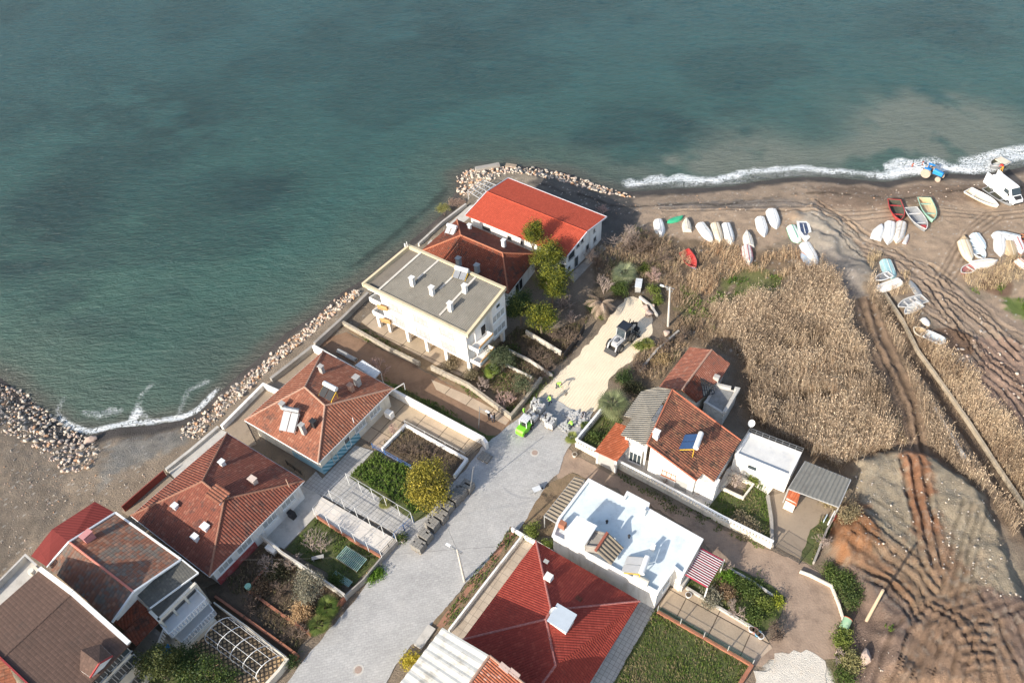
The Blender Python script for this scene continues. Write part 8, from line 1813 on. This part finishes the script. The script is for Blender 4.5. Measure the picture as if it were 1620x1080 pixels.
q = P(1338, 986, .5); r = thing('barrel', 'pale green barrel with a red lid lying on the bank beside the white lane wall', 'barrel', (q.x, q.y, 0), None, R(50)); b = MB(); b.tube((-.55, 0, .45), (.5, 0, .6), .42, n=18); b.build('drum', mat('pale green drum', (.30, .48, .30), .5, .1, 3, (.5, .45, .35), .4, 3), r); b = MB(); b.tube((.5, 0, .6), (.56, 0, .61), .43, n=18); b.build('lid', mat('red lid', (.5, .09, .05), .6, .1, 3), r)
q = P(393, 928, .5); r = thing('bin', 'pale green bin among dark soil below the maroon base wall', 'bin', (q.x, q.y, 0)); b = MB(); b.tube((0, 0, 0), (0, 0, .7), .26, .32, 12); b.build('bin_body', mat('mint plastic', (.30, .55, .42), .5, .05, 3), r); b = MB(); b.tube((0, 0, .7), (0, 0, .76), .34, n=12); b.build('lid', _mc['mint plastic'], r)
q = P(260, 1027, .5); r = thing('water_tank', 'round blue water tank under the balcony stair', 'tank', (q.x, q.y, 0)); b = MB(); b.tube((0, 0, 0), (0, 0, 1.1), .6, n=18); b.build('tank_body', BLU, r); b = MB(); b.tube((0, 0, 1.1), (0, 0, 1.2), .25, n=12); b.build('cap', M['dark'], r)
q = P(1010, 452, .6); r = thing('utility_box', 'pale grey metal box at the head of the sand road', 'box', (q.x, q.y, 0), None, R(75)); b = MB(); b.box((0, 0, .55), (1.7, .8, 1.1)); b.build('cabinet', M['grey'], r); b = MB(); b.prism([(-.95, -.47), (.95, -.47), (.95, .47), (-.95, .47)], 1.1, 1.18); b.build('lid', M['galv'], r)
for px, a_, lb in [((542, 558), -36, 'upper grey pipe section lying by the driveway wall on the brown lane'), ((556, 566), -36, 'lower grey pipe section lying by the driveway wall on the brown lane')]:
    q = P(px[0], px[1], .3); b = MB(); d = AX*.85; c = Vector((q.x, q.y, .32)); 
    for k in range(16):
        a0, a1 = 2*math.pi*k/16, 2*math.pi*(k+1)/16; f_ = lambda a, rr, e: c+d*e+BX*math.cos(a)*rr+Vector((0, 0, math.sin(a)*rr)); b.hexa([f_(a0, .3, -1), f_(a1, .3, -1), f_(a1, .3, 1), f_(a0, .3, 1)], [f_(a0, .24, -1), f_(a1, .24, -1), f_(a1, .24, 1), f_(a0, .24, 1)])
    tag(b.build('pipe', M['grey'], None, c), lb, 'pipe')
for px, lb in [((567, 1059), 'round manhole cover in the paved road near the bottom edge'), ((846, 716), 'round manhole cover in the paved road above the flat roofed house')]:
    q = P(px[0], px[1], 0); r = thing('manhole_cover', lb, 'manhole', (q.x, q.y, .021)); b = MB(); b.disc((0, 0), .55, .0, 24, .01); b.build('collar', M['concp'], r); b = MB(); b.disc((0, 0), .36, .012, 24, .012); b.build('cover', mat('rusty cover', (.36, .27, .22), .8, .3, 8), r)
q = P(849, 776, .2); r = thing('wheelbarrow', 'pale metal wheelbarrow standing on the paved road edge', 'wheelbarrow', (q.x, q.y, .02), None, R(20)); b = MB(); b.hexa([(-.3, -.2, .25), (.35, -.2, .25), (.35, .2, .25), (-.3, .2, .25)], [(-.45, -.34, .6), (.5, -.34, .6), (.5, .34, .6), (-.45, .34, .6)]); b.build('tray', M['galv'], r); b = MB(); b.beam((.5, .22, .35), (-1.0, .26, .55), .04); b.beam((.5, -.22, .35), (-1.0, -.26, .55), .04); b.beam((-.3, .2, .3), (-.35, .2, 0), .04); b.beam((-.3, -.2, .3), (-.35, -.2, 0), .04); b.build('handle_frame', M['steel'], r); wheel(r, .65, 0, .18, .08)
for px, lb in [((556, 883), 'pale teal lattice panel lying in the green plot, larger one'), ((541, 915), 'pale teal lattice panel lying in the green plot, smaller one against the wall')]:
    q = P(px[0], px[1], .4); big = 'larger' in lb; r0_ = thing('lattice_panel', lb, 'panel', (q.x, q.y, .05), None, R(-36)); L_, W_ = (2.9, 1.7) if big else (2.3, .7); mt = mat('faded teal slats', (.30, .46, .40), .8, .2, 5); b = MB()
    for k in range(15): b.beam((-L_/2+L_*k/14, -W_/2, .35), (-L_/2+L_*k/14, W_/2, .35), .09, .03)
    b.build('slats', mt, r0_); b = MB()
    for y_ in (-W_/2, 0, W_/2): b.beam((-L_/2, y_, .3), (L_/2, y_, .3), .07)
    for x_ in (-L_/2, L_/2):
        for y_ in (-W_/2, W_/2): b.beam((x_, y_, .3), (x_, y_, 0), .06)
    b.build('frame', M['wood'], r0_)
q = P(431, 867, .5); b = MB(); b.box((q.x, q.y, .35), (1.3, .9, .9), R(-36)); b.box((q.x+.1, q.y, .82), (.9, .12, .1), R(-36)); tag(b.build('cistern', M['trim'], None, q), 'white concrete cistern box at the end of the maroon base wall', 'cistern')
q = P(503, 882, .3); r = thing('garden_bench', 'grey plank bench in the dark green plot', 'bench', (q.x, q.y, .03), None, R(10)); b = MB(); b.box((0, 0, .42), (1.3, .4, .06)); b.build('seat', M['grey'], r)
for sx in (-.5, .5): b = MB(); b.box((sx, 0, .2), (.08, .36, .4)); b.build('leg', M['grey'], r)
q = P(1252, 990-255, .3)
b = MB(); q = P(656, 1013, .3); q = P(672, 1006, .25); b.box((q.x, q.y, .12), (2.4, .9, .24), R(54)); tag(b.build('step', M['concp'], None, q), 'pale concrete entrance step on the road side of the ribbed roof', 'step')
q = P(1315, 819, .5); r = thing('sheet_stack', 'white and blue sheets leaning beside the grey corrugated shed', 'sheets', (q.x, q.y, 0), None, R(50)); b = MB(); b.box((0, 0, .5), (1.5, .12, 1.0)); b.build('white_sheet', M['tankw'], r); b = MB(); b.box((-.3, .5, .3), (.9, .1, .6)); b.build('blue_sheet', BLB, r); b = MB(); b.box((.4, -.3, .25), (.7, .1, .5)); b.build('red_sheet', BR_, r)
q = P(1255, 786, 1.0); root = thing('tile_canopy', 'small orange tiled canopy on the wall end between annex and shed', 'canopy', (q.x, q.y, 0)); b = MB(); e = [P(*v) for v in [(1249, 773, 2.3), (1266, 781, 2.3), (1260, 800, 1.8), (1243, 790, 1.8)]]; b.hexa([v-Vector((0, 0, .12)) for v in e][::-1], e[::-1]); b.build('roof', T_PORCH, root, (q.x, q.y, 0)); b = MB(); b.box((e[0]+e[2])/2-Vector((0, 0, 1.1)), (1.1, .9, 1.9), R(-36)); b.build('wall', M['cream'], root, (q.x, q.y, 0))
q = P(1500, 1200, 0)
